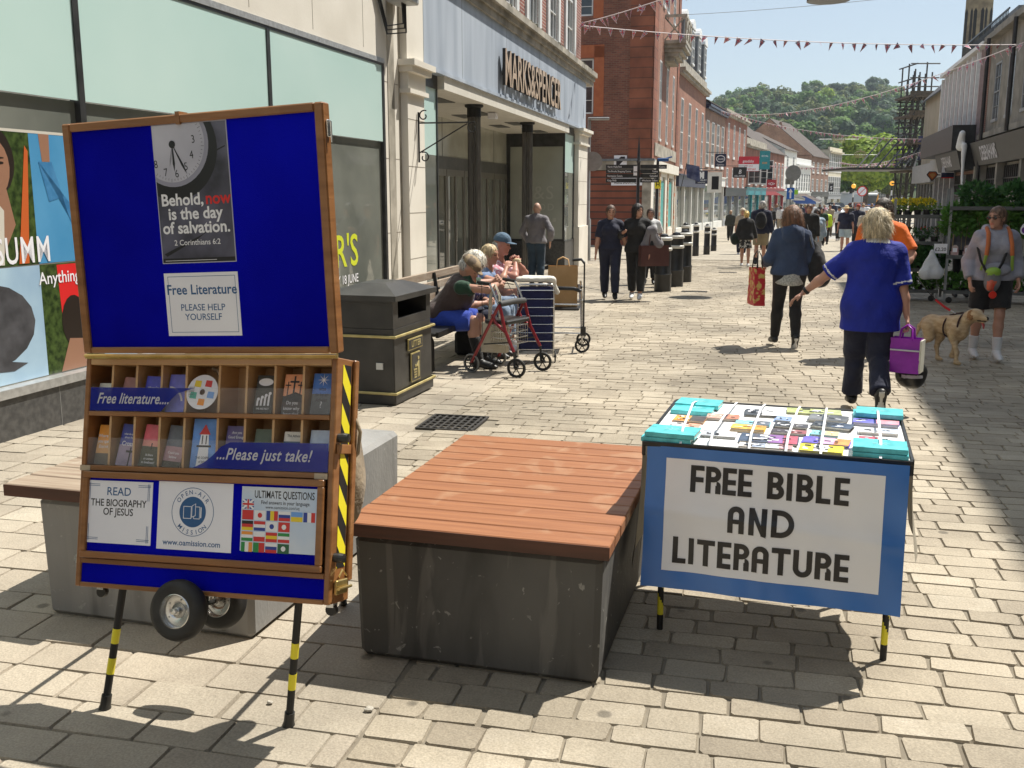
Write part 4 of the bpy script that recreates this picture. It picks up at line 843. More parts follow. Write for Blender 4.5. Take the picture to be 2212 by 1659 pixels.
def blob(prims,vox,k=.03,wr=0,wf=22,seed=1,cuts=(),stretch=(1,1,1),tagp=True,lap=1):
 lo=np.min([np.minimum(p.a,p.b if p.k == 'c' else p.a) -(max(p.ra,p.rb)) for p in prims if p.op == '+'],0) -2.5*vox -wr*2
 hi=np.max([np.maximum(p.a,p.b if p.k == 'c' else p.a)+(max(p.ra,p.rb)) for p in prims if p.op == '+'],0)+2.5*vox+wr*2
 n = np.ceil((hi - lo) / vox).astype(int) + 1
 ax = [lo[i] + vox * np.arange(n[i]) for i in range(3)]
 D = np.full(n, 9.0); T = np.zeros(n, np.int16); B_ = np.full(n, 9.0)
 for p in prims:
  m = max(p.ra, p.rb) + k + 3 * vox
  plo=np.minimum(p.a,p.b if p.k == 'c' else p.a) -m;phi=np.maximum(p.a,p.b if p.k == 'c' else p.a)+m
  i0=np.clip(np.floor((plo -lo)/vox).astype(int),0,n -1);i1=np.clip(np.ceil((phi -lo)/vox).astype(int)+1,1,n)
  if (i1 <= i0).any(): continue
  G=np.stack(np.meshgrid(*[ax[i][i0[i]:i1[i]] for i in range(3)],indexing='ij'),-1);d=pdist(p,G);sl=tuple(slice(i0[i],i1[i]) for i in range(3));C=D[sl]
  kk = k if p.sm is None else p.sm
  if p.op == '+':
   h=np.clip(.5+.5*(C -d)/kk,0,1);D[sl]=np.where(C >8,d,C*(1 -h)+d*h -kk*h*(1 -h));bb=B_[sl];u=d <bb;T[sl]=np.where(u,p.t,T[sl]);B_[sl]=np.where(u,d,bb)
  else:h=np.clip(.5 -.5*(C+d)/kk,0,1);D[sl]=C*(1 -h) -d*h+kk*h*(1 -h)
 if wr or cuts:
  G = np.stack(np.meshgrid(*ax, indexing='ij'), -1)
  if wr: D = D + wr * snoise(G * np.array(stretch), wf, seed)
  for c in cuts: D = np.maximum(D, (G - np.array(c[0])) @ np.array(c[1]))
 D[0] = D[-1] = 1; D[:, 0] = D[:, -1] = 1; D[:, :, 0] = D[:, :, -1] = 1
 S = D < 0; N = n - 1
 c=[S[dx:N[0]+dx,dy:N[1]+dy,dz:N[2]+dz] for dx in (0,1) for dy in (0,1) for dz in (0,1)]
 allc=np.logical_and.reduce(c);anyc=np.logical_or.reduce(c);act=anyc & ~allc;idx=np.full(N,-1,int);ii=np.argwhere(act);idx[act]=np.arange(len(ii))
 acc=np.zeros((len(ii),3));cnt=np.zeros(len(ii));cor=[(dx,dy,dz) for dx in (0,1) for dy in (0,1) for dz in (0,1)]
 for a in cor:
  for x in range(3):
   if a[x]: continue
   b=list(a);b[x]=1;pa=ii+a;pb=ii+b;va=D[tuple(pa.T)];vb=D[tuple(pb.T)];s=(va <0) != (vb <0);t=np.where(s,va/np.where(s,va -vb,1),0);P=pa+0.0;P[:,x] += t;acc[s] += P[s];cnt[s] += 1
 V_ = acc / np.maximum(cnt, 1)[:, None] * vox + lo; Fs = []
 for x in range(3):
  y,z=(x+1)%3,(x+2)%3;e0=[slice(0,N[i]) for i in range(3)];a=S[tuple(e0)];e1=list(e0);e1[x]=slice(1,N[x]+1);b=S[tuple(e1)];s=a != b
  q = np.argwhere(s); q = q[(q[:, y] > 0) & (q[:, z] > 0)]
  if not len(q): continue
  ins=a[tuple(q.T)];o=np.zeros(3,int);oy=o.copy();oy[y]=1;oz=o.copy();oz[z]=1
  f=np.stack([idx[tuple((q -oy -oz).T)],idx[tuple((q -oz).T)],idx[tuple(q.T)],idx[tuple((q -oy).T)]],1);f[~ins]=f[~ins][:,::-1];Fs.append(f)
 Fc = np.concatenate(Fs); Fc = Fc[(Fc >= 0).all(1)]
 for _ in range(lap):
  A = np.zeros_like(V_); Cn = np.zeros(len(V_))
  for i in range(4):np.add.at(A,Fc[:,i],V_[Fc[:,(i+1)%4]]+V_[Fc[:,i -1]]);np.add.at(Cn,Fc[:,i],2)
  V_ = V_ * .5 + .5 * A / np.maximum(Cn, 1)[:, None]
 gi=np.clip(np.round((V_ -lo)/vox).astype(int),0,n -1);vt=T[tuple(gi.T)];ft=vt[Fc[:,0]]
 return V_, Fc, ft
def mesh_from(name, parts, mats, parent=None, painter=None):
 Vs, Fs, Ms, b = [], [], [], 0
 for V_, F_, t in parts: Vs.append(V_); Fs.append(F_ + b); Ms.append(t); b += len(V_)
 V_ = np.concatenate(Vs); F_ = np.concatenate(Fs); M_ = np.concatenate(Ms).astype(int)
 if painter is not None: M_ = painter(V_[F_].mean(1), M_)
 me=bpy.data.meshes.new(name);me.vertices.add(len(V_));me.vertices.foreach_set('co',V_.ravel());me.loops.add(F_.size);me.loops.foreach_set('vertex_index',F_.ravel().astype(np.int32));me.polygons.add(len(F_))
 me.polygons.foreach_set('loop_start',np.arange(0,F_.size,F_.shape[1],dtype=np.int32));me.polygons.foreach_set('loop_total',np.full(len(F_),F_.shape[1],np.int32));me.update(calc_edges=True)
 for m in mats: me.materials.append(m)
 me.polygons.foreach_set('material_index',np.clip(M_,0,len(mats) -1).astype(np.int32));me.polygons.foreach_set('use_smooth',np.ones(len(F_),bool));me.update()
 o = bpy.data.objects.new(name, me); COL.objects.link(o)
 if parent: o.parent = parent
 return o
def ik(a, b, l1, l2, pole):
 a, b, pole = Vector(a), Vector(b), Vector(pole); d = b - a; L = d.length
 if L >(l1+l2)*.999:b=a+d.normalized()*(l1+l2)*.999;d=b -a;L=d.length
 x=(l1*l1 -l2*l2+L*L)/(2*L);h=math.sqrt(max(l1*l1 -x*x,0));u=d.normalized();p=(pole -u*pole.dot(u)).normalized();return a+u*x+p*h,b
def hand_prims(w, d, up, side, curl=.5, s=1, t=0):
 # w wrist, d direction of hand, up = back of the hand normal, side = +1/-1 thumb side
 w,d=Vector(w),Vector(d).normalized();n=(Vector(up) -d*Vector(up).dot(d)).normalized();x=d.cross(n)*side;P=[]
 c1 = w + d * .085 * s
 for i in range(4):
  o=(-.027+.018*i)*s;k=w+d*.078*s+x*o*1.15;P.append(cap(w+x*o*.6,k,.013*s,.012*s,t=t,n=n,f=.85))
  L = (.040, .045, .042, .034)[i] * s; dd = d; p = k
  for j in range(3):
   a=curl*(.35+.45*j);dj=(d*math.cos(a*(j+1)*.8) -n*math.sin(a*(j+1)*.8)).normalized();q=p+dj*L*(1,.65,.5)[j];P.append(cap(p,q,(.0095,.0088,.008)[j]*s,(.0088,.008,.0068)[j]*s,t=t));p=q
 P.append(cap(w, w + d * .07 * s, .022 * s, .026 * s, t=t, n=n, f=.5))
 tb=w+d*.025*s -x*.022*s;te=tb+(d*.75 -x*.75 -n*.3).normalized()*.04*s;tf=te+(d*.95 -x*.2 -n*.35*(1+curl)).normalized()*.032*s
 P += [cap(tb,te,.0125*s,.010*s,t=t),cap(te,tf,.010*s,.008*s,t=t)];return P
def strands(r, c, up, n, ln, w, seed=1, out=.35, down=1.0):
 rg=np.random.RandomState(seed);V_,F_,_=r;C=V_[F_].mean(1);ix=rg.randint(0,len(C),n);P=C[ix];c=np.array(c);up=np.array(up)
 N=P -c;N /= np.linalg.norm(N,axis=1)[:,None]+1e-9;D=-up*down+N*out+rg.normal(size=P.shape)*.35;D /= np.linalg.norm(D,axis=1)[:,None];S=np.cross(D,N);S /= np.linalg.norm(S,axis=1)[:,None]+1e-9
 L=ln*rg.uniform(.4,1.2,n)[:,None];Q0=P -N*.002;Q1=P+D*L*.5+N*L*.10;Q2=P+D*L+N*L*.02 -up*L*.15
 W_=S*w;V2=np.concatenate([Q0 -W_,Q0+W_,Q1+W_*.8,Q1 -W_*.8,Q2+W_*.2,Q2 -W_*.2]);i=np.arange(n)
 F2=np.concatenate([np.stack([i,i+n,i+2*n,i+3*n],1),np.stack([i+3*n,i+2*n,i+4*n,i+5*n],1)]);return V2,F2,np.zeros(len(F2),int)
_skin = {}
def skin(c):
 k = tuple(c)
 if k not in _skin:_skin[k]=mk('skin_%d'%len(_skin),c,tuple(v*.86 for v in c),scale=9,rough=.5,bump=.05,bscale=200,detail=4)
 return _skin[k]
def cloth(name,c,c2=None,sc=6,rough=.85):return mk(name,c,c2 or tuple(v*.78 for v in c),scale=sc,rough=rough,bump=1,bscale=7,bdist=.035,sheen=.12)
SK = (.50, .27, .19)
def person(label,loc,yaw,h=1.7,top=None,bot=None,shoes=None,hair=None,hat=None,sk=SK,vox=.012,female=False,b=1.0,bb=None,pel=(0,0,.95),chest=(0,.01,1.27),head=(0,.03,1.60),look=(0,1,0),hup=(0,0,1),
           feet=((-.10,0,.075),(.10,0,.075)),toes=(0,1,0),hands=((-.27,.05,.80),(.27,.05,.80)),elb=((-.5,-1,-.2),(.5,-1,-.2)),knees=(0,1,.15),hd=None,curl=(.5,.5),glasses=False,socks=None,group=None,hand_det=None,extra=None,sh_turn=0,beard=None,toedir=None,sit=False,crop=None):
 s=h/1.72;bb=bb or b;loc=Vector(loc);root=thing('person',label,'person',loc,yaw,group)
 V = lambda p: Vector(p) * s
 pel,chest,head=V(pel),V(chest),V(head);look=Vector(look).normalized();hup=Vector(hup).normalized();hx=look.cross(hup).normalized();hup=hx.cross(look)
 sw=(.165 if female else .188)*s;hw=(.095 if female else .088)*s;up=(chest -pel).normalized();ct,st=math.cos(sh_turn),math.sin(sh_turn)
 shc=chest+up*.13*s;xs=Vector((ct,st,0));fw=up.cross(xs).normalized()*-1;fw=-fw if fw.y <0 else fw
 fwp=Vector((0,1,0));SH=[shc -xs*sw -up*.030*s,shc+xs*sw -up*.030*s];HP=[pel+Vector((-hw,0,-.03*s)),pel+Vector((hw,0,-.03*s))]
 neck0=shc+up*.035*s;F_=[V(f) for f in feet];H_=[V(f) for f in hands];kn,an,el,wr_=[],[],[],[]
 for i in (0, 1):
  kp = knees[i] if isinstance(knees[0], (tuple, list)) else knees
  k_,a_=ik(HP[i],F_[i],.415*s,.415*s,kp);kn.append(k_);an.append(a_);e_,w_=ik(SH[i],H_[i],.285*s,.25*s,elb[i]);el.append(e_);wr_.append(w_)
 td=[Vector(toes) if not isinstance(toes[0],(tuple,list)) else Vector(toes[i]) for i in (0,1)];td=[t_.normalized() for t_ in td]
 def torso(inf, t=0):
  P=[cap(HP[0],HP[1],.098*s*bb+inf,t=t,n=(0,1,0),f=1),cap(pel+up*.02*s,pel.lerp(chest,.6),(.145 if female else .14)*s*bb+inf,.142*s*b+inf,t=t,n=fw,f=.72),ell(chest+up*.02*s,(.155*s*b+inf,.105*s*b+inf,.17*s+inf),R=np.array([list(xs),list(fw),list(up)]).T,t=t),
             cap(SH[0]+xs*.02*s,neck0 -up*.035*s,.052*s+inf,.058*s+inf,t=t,n=fw,f=.95),cap(SH[1] -xs*.02*s,neck0 -up*.035*s,.052*s+inf,.058*s+inf,t=t,n=fw,f=.95),cap(neck0 -up*.06*s,neck0+up*.02*s,.075*s+inf,.05*s+inf,t=t)]
  if bb >1.1:P.append(ell(pel.lerp(chest,.35)+fw*.05*s*bb,(.12*s*bb+inf,.09*s*bb+inf,.13*s+inf),t=t))
  if female:P += [ell(chest+fw*.07*s*b+xs*q*.068*s,(.068*s*b+inf,)*3,t=t) for q in (-1,1)]
  return P
 def arm(i, f0, f1, inf, t=0, cutk=True, flare=0):
  # f in 0..2 : shoulder..elbow..wrist
  P = []; bq = (b + 1) / 2
  if f0 < 1:
   e=SH[i].lerp(el[i],min(1,f1));c=((tuple(e),tuple((el[i] -SH[i]).normalized())),) if f1 <1 and cutk else ();e2=e+(el[i] -SH[i]).normalized()*.04*s if c else e
   P.append(cap(SH[i],e2,.050*s*bq+inf,(.050 -.010*min(1,f1))*s*bq+inf+flare,t=t,cut=c))
  if f1 > 1:
   e=el[i].lerp(wr_[i],f1 -1);c=((tuple(e),tuple((wr_[i] -el[i]).normalized())),) if cutk else ();m_=el[i].lerp(e,.35)
   P.append(cap(el[i],m_,.040*s*bq+inf,.042*s*bq+inf,t=t));P.append(cap(m_,e+(e -m_)*(.15 if c else 0),.042*s*bq+inf,(.027+(2 -f1)*.01)*s+inf+flare,t=t,cut=c))
  return P
 def leg(i, f1, inf, t=0, flare=0, cutk=True, f0=0):
  P = []; bq = (bb + 1) / 2
  if f0 < 1:
   e=HP[i].lerp(kn[i],min(1,f1));d_=(kn[i] -HP[i]).normalized();c=((tuple(e),tuple(d_)),) if f1 <1 and cutk else ()
   P.append(cap(HP[i]+Vector((0,-.01*s,0)),e+(d_*.05*s if c else Vector()),.090*s*bq+inf,(.090 -.034*min(1,f1))*s*bq+inf+flare,t=t,cut=c))
  if f1 > 1:
   e=kn[i].lerp(an[i],f1 -1);d_=(an[i] -kn[i]).normalized();back=-(td[i] -d_*td[i].dot(d_)).normalized()*.018*s;m_=kn[i].lerp(an[i],.3)+back;c=((tuple(e),tuple(d_)),) if cutk else ()
   P += [cap(kn[i],m_,.055*s*bq+inf,.057*s*bq+inf,t=t,cut=c),cap(m_,e+(d_*.04*s if c else Vector()),.057*s*bq+inf,(.038 if not flare else .05)*s+inf+flare,t=t,cut=c)]
  return P
 hr = .102 * s; det = hand_det if hand_det is not None else vox < .013
 # body: torso, limbs, neck, head in one field
 B0 = torso(-.004 if not crop else -.004)
 for i in (0, 1): B0 += arm(i, 0, 2, -.003, cutk=False) + leg(i, 2, -.004, cutk=False)
 hc = head; RH = np.array([list(hx), list(look), list(hup)]).T
 B0 += [cap(neck0 -up*.03*s,hc -hup*.07*s -look*.015*s,.056*s,.052*s),ell(hc,(.076*s,.095*s,.105*s),R=RH),ell(hc -hup*.065*s+look*.022*s,(.056*s,.066*s,.058*s),R=RH)]
 B0 += [cap(hc+look*.088*s -hup*.005*s,hc+look*.106*s -hup*.038*s,.009*s,.0145*s,sm=.012),ell(hc -hx*.077*s -hup*.02*s -look*.005*s,(.012*s,.022*s,.032*s),R=RH,sm=.008),ell(hc+hx*.077*s -hup*.02*s -look*.005*s,(.012*s,.022*s,.032*s),R=RH,sm=.008),
           cap(hc+look*.082*s+hup*.022*s -hx*.035*s,hc+look*.082*s+hup*.022*s+hx*.035*s,.012*s,sm=.015),ell(hc+look*.078*s -hup*.105*s,(.024*s,.018*s,.018*s),R=RH,sm=.02),cap(hc+look*.09*s -hup*.067*s -hx*.018*s,hc+look*.09*s -hup*.067*s+hx*.018*s,.009*s,sm=.01)]
 for q in (-1,1):B0.append(ell(hc+look*.098*s+hup*.0*s+hx*.033*s*q,(.018*s,.012*s,.011*s),R=RH,op='-',sm=.01))
 for i in (0, 1):
  B0 += [cap(an[i],an[i]+td[i]*.11*s -Vector((0,0,.042*s)),.033*s,.022*s),cap(an[i],an[i] -td[i]*.03*s -Vector((0,0,.02*s)),.032*s,.026*s)]
  if not det:dd=(wr_[i] -el[i]).normalized();B0 += [cap(wr_[i],wr_[i]+dd*.09*s,.026*s,.03*s,n=(1,0,0),f=.6),cap(wr_[i]+dd*.08*s,wr_[i]+dd*.15*s -fwp*0,.022*s,.013*s,n=(1,0,0),f=.6)]
 parts = [blob(B0, vox, k=.022 * s)]
 if det:
  for i in (0, 1):
   dd=(wr_[i] -el[i]).normalized() if not hd or hd[i] is None else Vector(hd[i][0]);upn=Vector((-1,0,0))*(1 if i == 0 else -1) if not hd or hd[i] is None else Vector(hd[i][1]);parts.append(blob(hand_prims(wr_[i] -dd*.01,dd,upn,1 if i == 0 else -1,curl[i],s),.0045*max(1,vox/.011),k=.008))
 e1=[np.array(hc+look*.088*s+hx*.033*s*q) for q in (-1,1)];lp=np.array(hc+look*.098*s -hup*.067*s);br=[np.array(hc+look*.09*s+hup*.026*s+hx*.034*s*q) for q in (-1,1)]
 HX, HU_, HL = np.array(hx), np.array(hup), np.array(look)
 def paint(C, M):
  for e in e1:
   d_=C -e;M=np.where((np.abs(d_ @ HX) <.014*s) & (np.abs(d_ @ HU_) <.006*s) & (d_ @ HL >-.03),1,M)
  d_=C -lp;M=np.where((np.abs(d_ @ HX) <.022*s) & (np.abs(d_ @ HU_) <.007*s) & (np.abs(d_ @ HL) <.035),2,M)
  for e in br:d_=C -e;M=np.where((np.abs(d_ @ HX) <.02*s) & (np.abs(d_ @ HU_) <.006*s) & (d_ @ HL >-.02),3,M)
  return M
 hcol = (hair[1] if hair else (.2, .15, .1))
 mesh_from('body',parts,[skin(sk),flat('eye_dark',(.03,.02,.018),.3),flat('lip_%.2f'%sk[0],(sk[0]*.8,sk[1]*.55,sk[2]*.6),.45),flat('brow_%.3f'%hcol[0],tuple(v*.6 for v in hcol),.8)],root,paint)
 info=dict(SH=SH,el=el,wr=wr_,hc=hc,hx=hx,hup=hup,look=look,pel=pel,chest=chest,shc=shc,up=up,fw=fw,xs=xs,kn=kn,an=an,HP=HP,s=s,neck=neck0,td=td,V=V)
 def grow(name,P,mat,k=.03,wr=.0035,wf=24,cuts=(),vx=None,st_=(1,1,.6),sd=None,lap=1,mats=None,painter=None):
  r=blob(P,vx or vox,k=k*s,wr=wr,wf=wf,seed=sd or rnd.randint(1,999),cuts=cuts,stretch=st_,lap=lap);return mesh_from(name,[r],mats or [mat],root,painter)
 if top:
  # (name, mat, sleeve 0..2, hem height along z, loose)
  nm, mt, sl_, hem, lo_ = top[:5]; P = torso(.010 + lo_); cu = []
  if sl_:
   for i in (0,1):P += arm(i,0,sl_,.009+lo_*.6,flare=.008 if sl_ <1.2 else .002)
  else:
   for i in (0,1):P.append(cap(SH[i],SH[i]+xs*(.001 if i else -.001),.056*s+.008))
  if hem is not None:
   hz = hem * s
   if not sit:P.append(cap(pel+Vector((0,0,.02*s)),Vector((pel.x,pel.y,hz -.03)),(.135 if bb <1.1 else .15)*s*bb+.012+lo_,(.14 if bb <1.1 else .155)*s*bb+.018+lo_*1.3,n=(0,1,0),f=.78));cu.append(((0,0,hz),(0,0,-1)))
   else: cu.append((tuple(pel - up * hem), tuple(-up)))
  ncut=neck0+up*.030*s+fw*.03*s;un=(up+fw*.35).normalized();cu.append((tuple(ncut),tuple(un)))
  if sl_ and sl_ < 1.99 or True:
   gm = top[5] if len(top) > 5 else None
   if gm:
    def gp_(C, M, gm=gm): return gm(C, M, info)
    grow(nm, P, None, wr=.008, cuts=cu, mats=[mt] + list(top[6]), painter=gp_)
   else: grow(nm, P, mt, wr=.009, cuts=cu)
 if bot:
  nm, mt, ln, lo_ = bot[:4]
  if nm == 'skirt':
   e=HP[0].lerp(kn[0],ln).lerp(HP[1].lerp(kn[1],ln),.5);P=[cap(pel+Vector((0,0,.06*s)),e,.135*s*bb,.175*s*bb+lo_,n=(0,1,0),f=.8,cut=((tuple(e),(0,0,-1)),)),cap(HP[0],HP[1],.105*s*bb)]
   P[0].b = np.array(e - Vector((0, 0, .06)))
  else:
   P=[cap(HP[0],HP[1],.104*s*bb+lo_*.5),cap(pel,pel.lerp(chest,.35),.138*s*bb+lo_*.5,.135*s*bb,n=fw,f=.74)]
   for i in (0, 1): P += leg(i, ln, .008 + lo_, flare=bot[4] if len(bot) > 4 else 0)
   for i in (0,1):P.append(cap(HP[i]+Vector((0,-.035*s*bb,-.02*s)),HP[i].lerp(kn[i],.15)+Vector((0,-.03*s*bb,0)),.088*s*bb+lo_*.5))
  mesh_from(nm,[blob(P,vox,k=.02*s,wr=.006,wf=22,seed=rnd.randint(1,999),stretch=(1,1,.7))],[mt],root)
 if socks:
  for i in (0,1):P=leg(i,1.98,.005,cutk=False,f0=1);c=kn[i].lerp(an[i],1 -socks[1]);dn=(kn[i] -an[i]).normalized();r=blob(P,vox,k=.02,cuts=((tuple(c),tuple(dn)),));mesh_from('sock',[r],[socks[0]],root)
 if shoes:
  for i in (0, 1):
   a_=an[i];t_=td[i];dn=(Vector((0,0,-1)) -t_*Vector((0,0,-1)).dot(t_)).normalized();x_=t_.cross(dn)
   P=[cap(a_+dn*.015*s,a_+t_*.13*s+dn*.042*s,.046*s,.036*s),cap(a_+dn*.01*s,a_ -t_*.035*s+dn*.03*s,.044*s,.042*s),cap(a_+t_*.09*s+dn*.045*s,a_+t_*.165*s+dn*.05*s,.040*s,.030*s,n=dn,f=.7),cap(a_ -dn*.03*s,a_+dn*.0*s,.042*s,.044*s)]
   sole = a_ + dn * .062 * s
   def shp(C,M,sole=sole,dn=dn):return np.where((C -np.array(sole)) @ np.array(dn) >-.0,1,0)
   r=blob(P,min(vox,.011),k=.015,cuts=((tuple(a_+dn*.082*s),tuple(dn)),(tuple(a_ -dn*.035*s),tuple(-dn))))
   mesh_from('shoe', [r], [shoes[0], shoes[1] if len(shoes) > 1 else m_blk], root, shp)
 if hair:
  st_,hcol=hair;hm=mk('hair_%.3f_%.3f'%(hcol[0],hcol[2]),tuple(v*.55 for v in hcol),tuple(min(1,v*1.6) for v in hcol),scale=3.5,rough=.5,bump=.6,bscale=9,detail=8,stretch=(14,14,2.2),lo=.4,hi=.62)
  face=ell(hc+look*.085*s -hup*.040*s,(.070*s,.07*s,.092*s),R=RH,op='-',sm=.012)
  cr=lambda i_:ell(hc+hup*.012*s -look*.012*s,((.078+i_)*s,(.096+i_)*s,(.100+i_)*s),R=RH)
  lc = ((tuple(hc - hup * .055 * s), tuple(-hup)),); P = []; w = .004; wf = 55
  if st_ == 'short':P=[cr(.010),ell(hc -look*.045*s -hup*.035*s,(.07*s,.055*s,.06*s),R=RH)];lc=((tuple(hc -hup*.085*s),tuple(-hup)),)
  elif st_ == 'bun':P=[cr(.008),ell(hc -look*.035*s -hup*.04*s,(.070*s,.06*s,.05*s),R=RH),ell(hc -look*.125*s+hup*.03*s,(.038*s,.036*s,.036*s))];lc=((tuple(hc -hup*.09*s),tuple(-hup)),)
  elif st_ == 'pony':P=[cr(.008),ell(hc -look*.035*s -hup*.04*s,(.070*s,.06*s,.05*s),R=RH),cap(hc -look*.105*s+hup*.02*s,hc -look*.13*s -hup*.13*s,.03*s,.018*s)];lc=()
  elif st_ == 'bob':P=[cr(.032),ell(hc -look*.045*s -hup*.045*s,(.108*s,.094*s,.088*s),R=RH),cap(hc -look*.05*s -hup*.09*s,hc -look*.045*s -hup*.13*s,.075*s,.05*s)];lc=();w=.012;wf=42
  elif st_ == 'curly':P=[cr(.040),ell(hc -look*.05*s -hup*.06*s,(.128*s,.10*s,.11*s),R=RH),cap(hc -look*.05*s -hup*.10*s -hx*.03*s,hc -look*.05*s -hup*.17*s -hx*.03*s,.075*s,.04*s),cap(hc -look*.04*s -hup*.10*s+hx*.04*s,hc -look*.04*s -hup*.16*s+hx*.05*s,.07*s,.035*s)];lc=();w=.011;wf=48
  elif st_ == 'long':P=[cr(.018),ell(hc -look*.03*s -hup*.03*s,(.088*s,.085*s,.09*s),R=RH)]+[cap(hc -look*.03*s+hx*q*.055*s -hup*.03*s,hc -look*.01*s+hx*q*.085*s -hup*.24*s,.045*s,.028*s) for q in (-1,1)]+[cap(hc -look*.06*s,hc -look*.07*s -hup*.22*s,.07*s,.05*s)];lc=();w=.007;wf=40
  elif st_ == 'rim':P=[ell(hc -look*.03*s -hup*.02*s,(.080*s,.085*s,.055*s),R=RH)];lc=((tuple(hc -hup*.075*s),tuple(-hup)),(tuple(hc+hup*.025*s),tuple(hup)))
  if P:r=blob(P+[face],min(vox,.010),k=.02*s,wr=w,wf=wf,seed=3+len(P),cuts=lc,stretch=(1,1,.45));mesh_from('hair',[r]+([strands(r,hc,hup,{'bob':2600,'curly':2600}.get(st_,1500),{'short':.022,'rim':.02,'bun':.035,'pony':.035}.get(st_,.055)*s,.0014,5,.45 if st_ in ('bob','curly') else .25)] if vox <.019 else []),[hm],root)
 if hat:
  kd, hm = hat; C_ = hc + hup * .028 * s
  if kd == 'cap':r=blob([ell(C_+hup*.01*s,(.090*s,.108*s,.098*s),R=RH,cut=((tuple(C_),tuple(-hup)),)),P_('e',C_+look*.105*s+hup*.008*s -hup*.012*s,np.array((.072*s,.085*s,.010*s)),.09,.09,R=RH,sm=.008)],min(vox,.009),k=.01,wr=.001)
  elif kd == 'flat':r=blob([ell(C_+hup*.012*s -look*.01*s,(.098*s,.118*s,.078*s),R=RH,cut=((tuple(C_ -hup*.004),tuple(-hup)),)),ell(C_+look*.10*s+hup*.004*s,(.075*s,.055*s,.012*s),R=RH)],min(vox,.009),k=.02,wr=.003,wf=30)
  else:r=blob([ell(C_+hup*.02*s,(.085*s,.10*s,.085*s),R=RH,cut=((tuple(C_),tuple(-hup)),)),ell(C_+hup*.004*s,((.19 if kd == 'wide' else .13)*s,(.20 if kd == 'wide' else .14)*s,.014*s),R=RH)],min(vox,.011),k=.015,wr=.002)
  mesh_from('hat', [r], [hm], root)
 if glasses:
  mb=MB();mb.M=Matrix(((hx.x,look.x,hup.x,hc.x),(hx.y,look.y,hup.y,hc.y),(hx.z,look.z,hup.z,hc.z),(0,0,0,1)))
  for q in (-1, 1):
   mb.sphere((q*.034*s,.103*s,.0),(.027*s,.006*s,.019*s),12,6);mb.tube([(q*.06*s,.09*s,.006*s),(q*.082*s,.0,.004*s)],.003*s,6)
  mb.tube([(-.012*s,.109*s,.006*s),(.012*s,.109*s,.006*s)],.003*s,6);mb.build('glasses',glasses if not isinstance(glasses,bool) else mk('dark_lens',(.01,.01,.012),rough=.1),root,smooth=40)
 if extra: extra(root, info, grow)
 return root, info
def face_to(p, q): return math.atan2(q[1] - p[1], q[0] - p[0]) - PI / 2
def strap(root, pts, w, mat, name='strap', t=.003):
 mb = MB(); mb.tube(pts, w, 8); return mb.build(name, mat, root, smooth=40)
# ------------------------------------------------ buildings
class Fac:
 def __init__(s, O, d, name, label, cat='building', z=None):
  s.O=Vector((O[0],O[1],0));s.d=Vector((d[0],d[1],0)).normalized();s.n=Vector((-s.d.y,s.d.x,0));s.z=prof(O[1]) if z is None else z;s.rz=math.atan2(s.d.y,s.d.x)
  s.t = thing(name, label, cat, (O[0], O[1], s.z), s.rz) if name else None
 def on(s, x, y, off=0):
  r=ray(x,y);o=s.O+s.n*off;t=o.dot(s.n)/r.dot(s.n);q=Vector((0,0,HC))+r*t;return ((q -s.O).dot(s.d),q.z -s.z)
 def side(s, x, y, u0=0):   # plane local x = u0 -> (local y, local z)
  r=ray(x,y);o=s.O+s.d*u0;t=o.dot(s.d)/r.dot(s.d);q=Vector((0,0,HC))+r*t;return ((q -s.O).dot(s.n),q.z -s.z)
 def W(s, u, y, z): q = s.O + s.d * u + s.n * y; return Vector((q.x, q.y, z + s.z))
 def add(s,mb,name,mats,smooth=False,parent=None):return mb.build(name,mats,parent or s.t,smooth)
m_glass=mk('dark_window_glass',(.02,.025,.03),(.05,.055,.06),scale=1.2,rough=.06,spec=.8);m_wf=mk('white_joinery',(.66,.66,.64),(.76,.76,.74),scale=5,rough=.5)
m_shopglass=mk('shop_glass',(.12,.13,.115),(.22,.23,.20),scale=.8,rough=.025,spec=1,detail=5)
m_frost=mk('frosted_teal_film',(.48,.67,.63),(.56,.73,.69),scale=.5,rough=.35,spec=.5,coat=.5);m_stone=mk('cream_stone',(.66,.62,.54),(.76,.72,.64),scale=1.2,rough=.8,bump=.15,bscale=30,detail=8)
m_stoned=mk('weathered_stone',(.22,.20,.16),(.46,.42,.35),scale=2.2,rough=.85,bump=.3,detail=9);m_frame=mk('bronze_frame',(.04,.042,.042),(.07,.07,.07),scale=6,rough=.35,metal=.4);m_slateroof=mk('slate_roof',(.045,.045,.05),(.09,.085,.08),scale=6,rough=.7,bump=.3,bscale=15)
m_tileroof=mk('clay_roof',(.05,.038,.032),(.10,.08,.068),scale=5,rough=.85,bump=.4,bscale=12);m_lead=mk('lead',(.11,.12,.13),(.18,.19,.2),scale=5,rough=.6)
_wp = {}
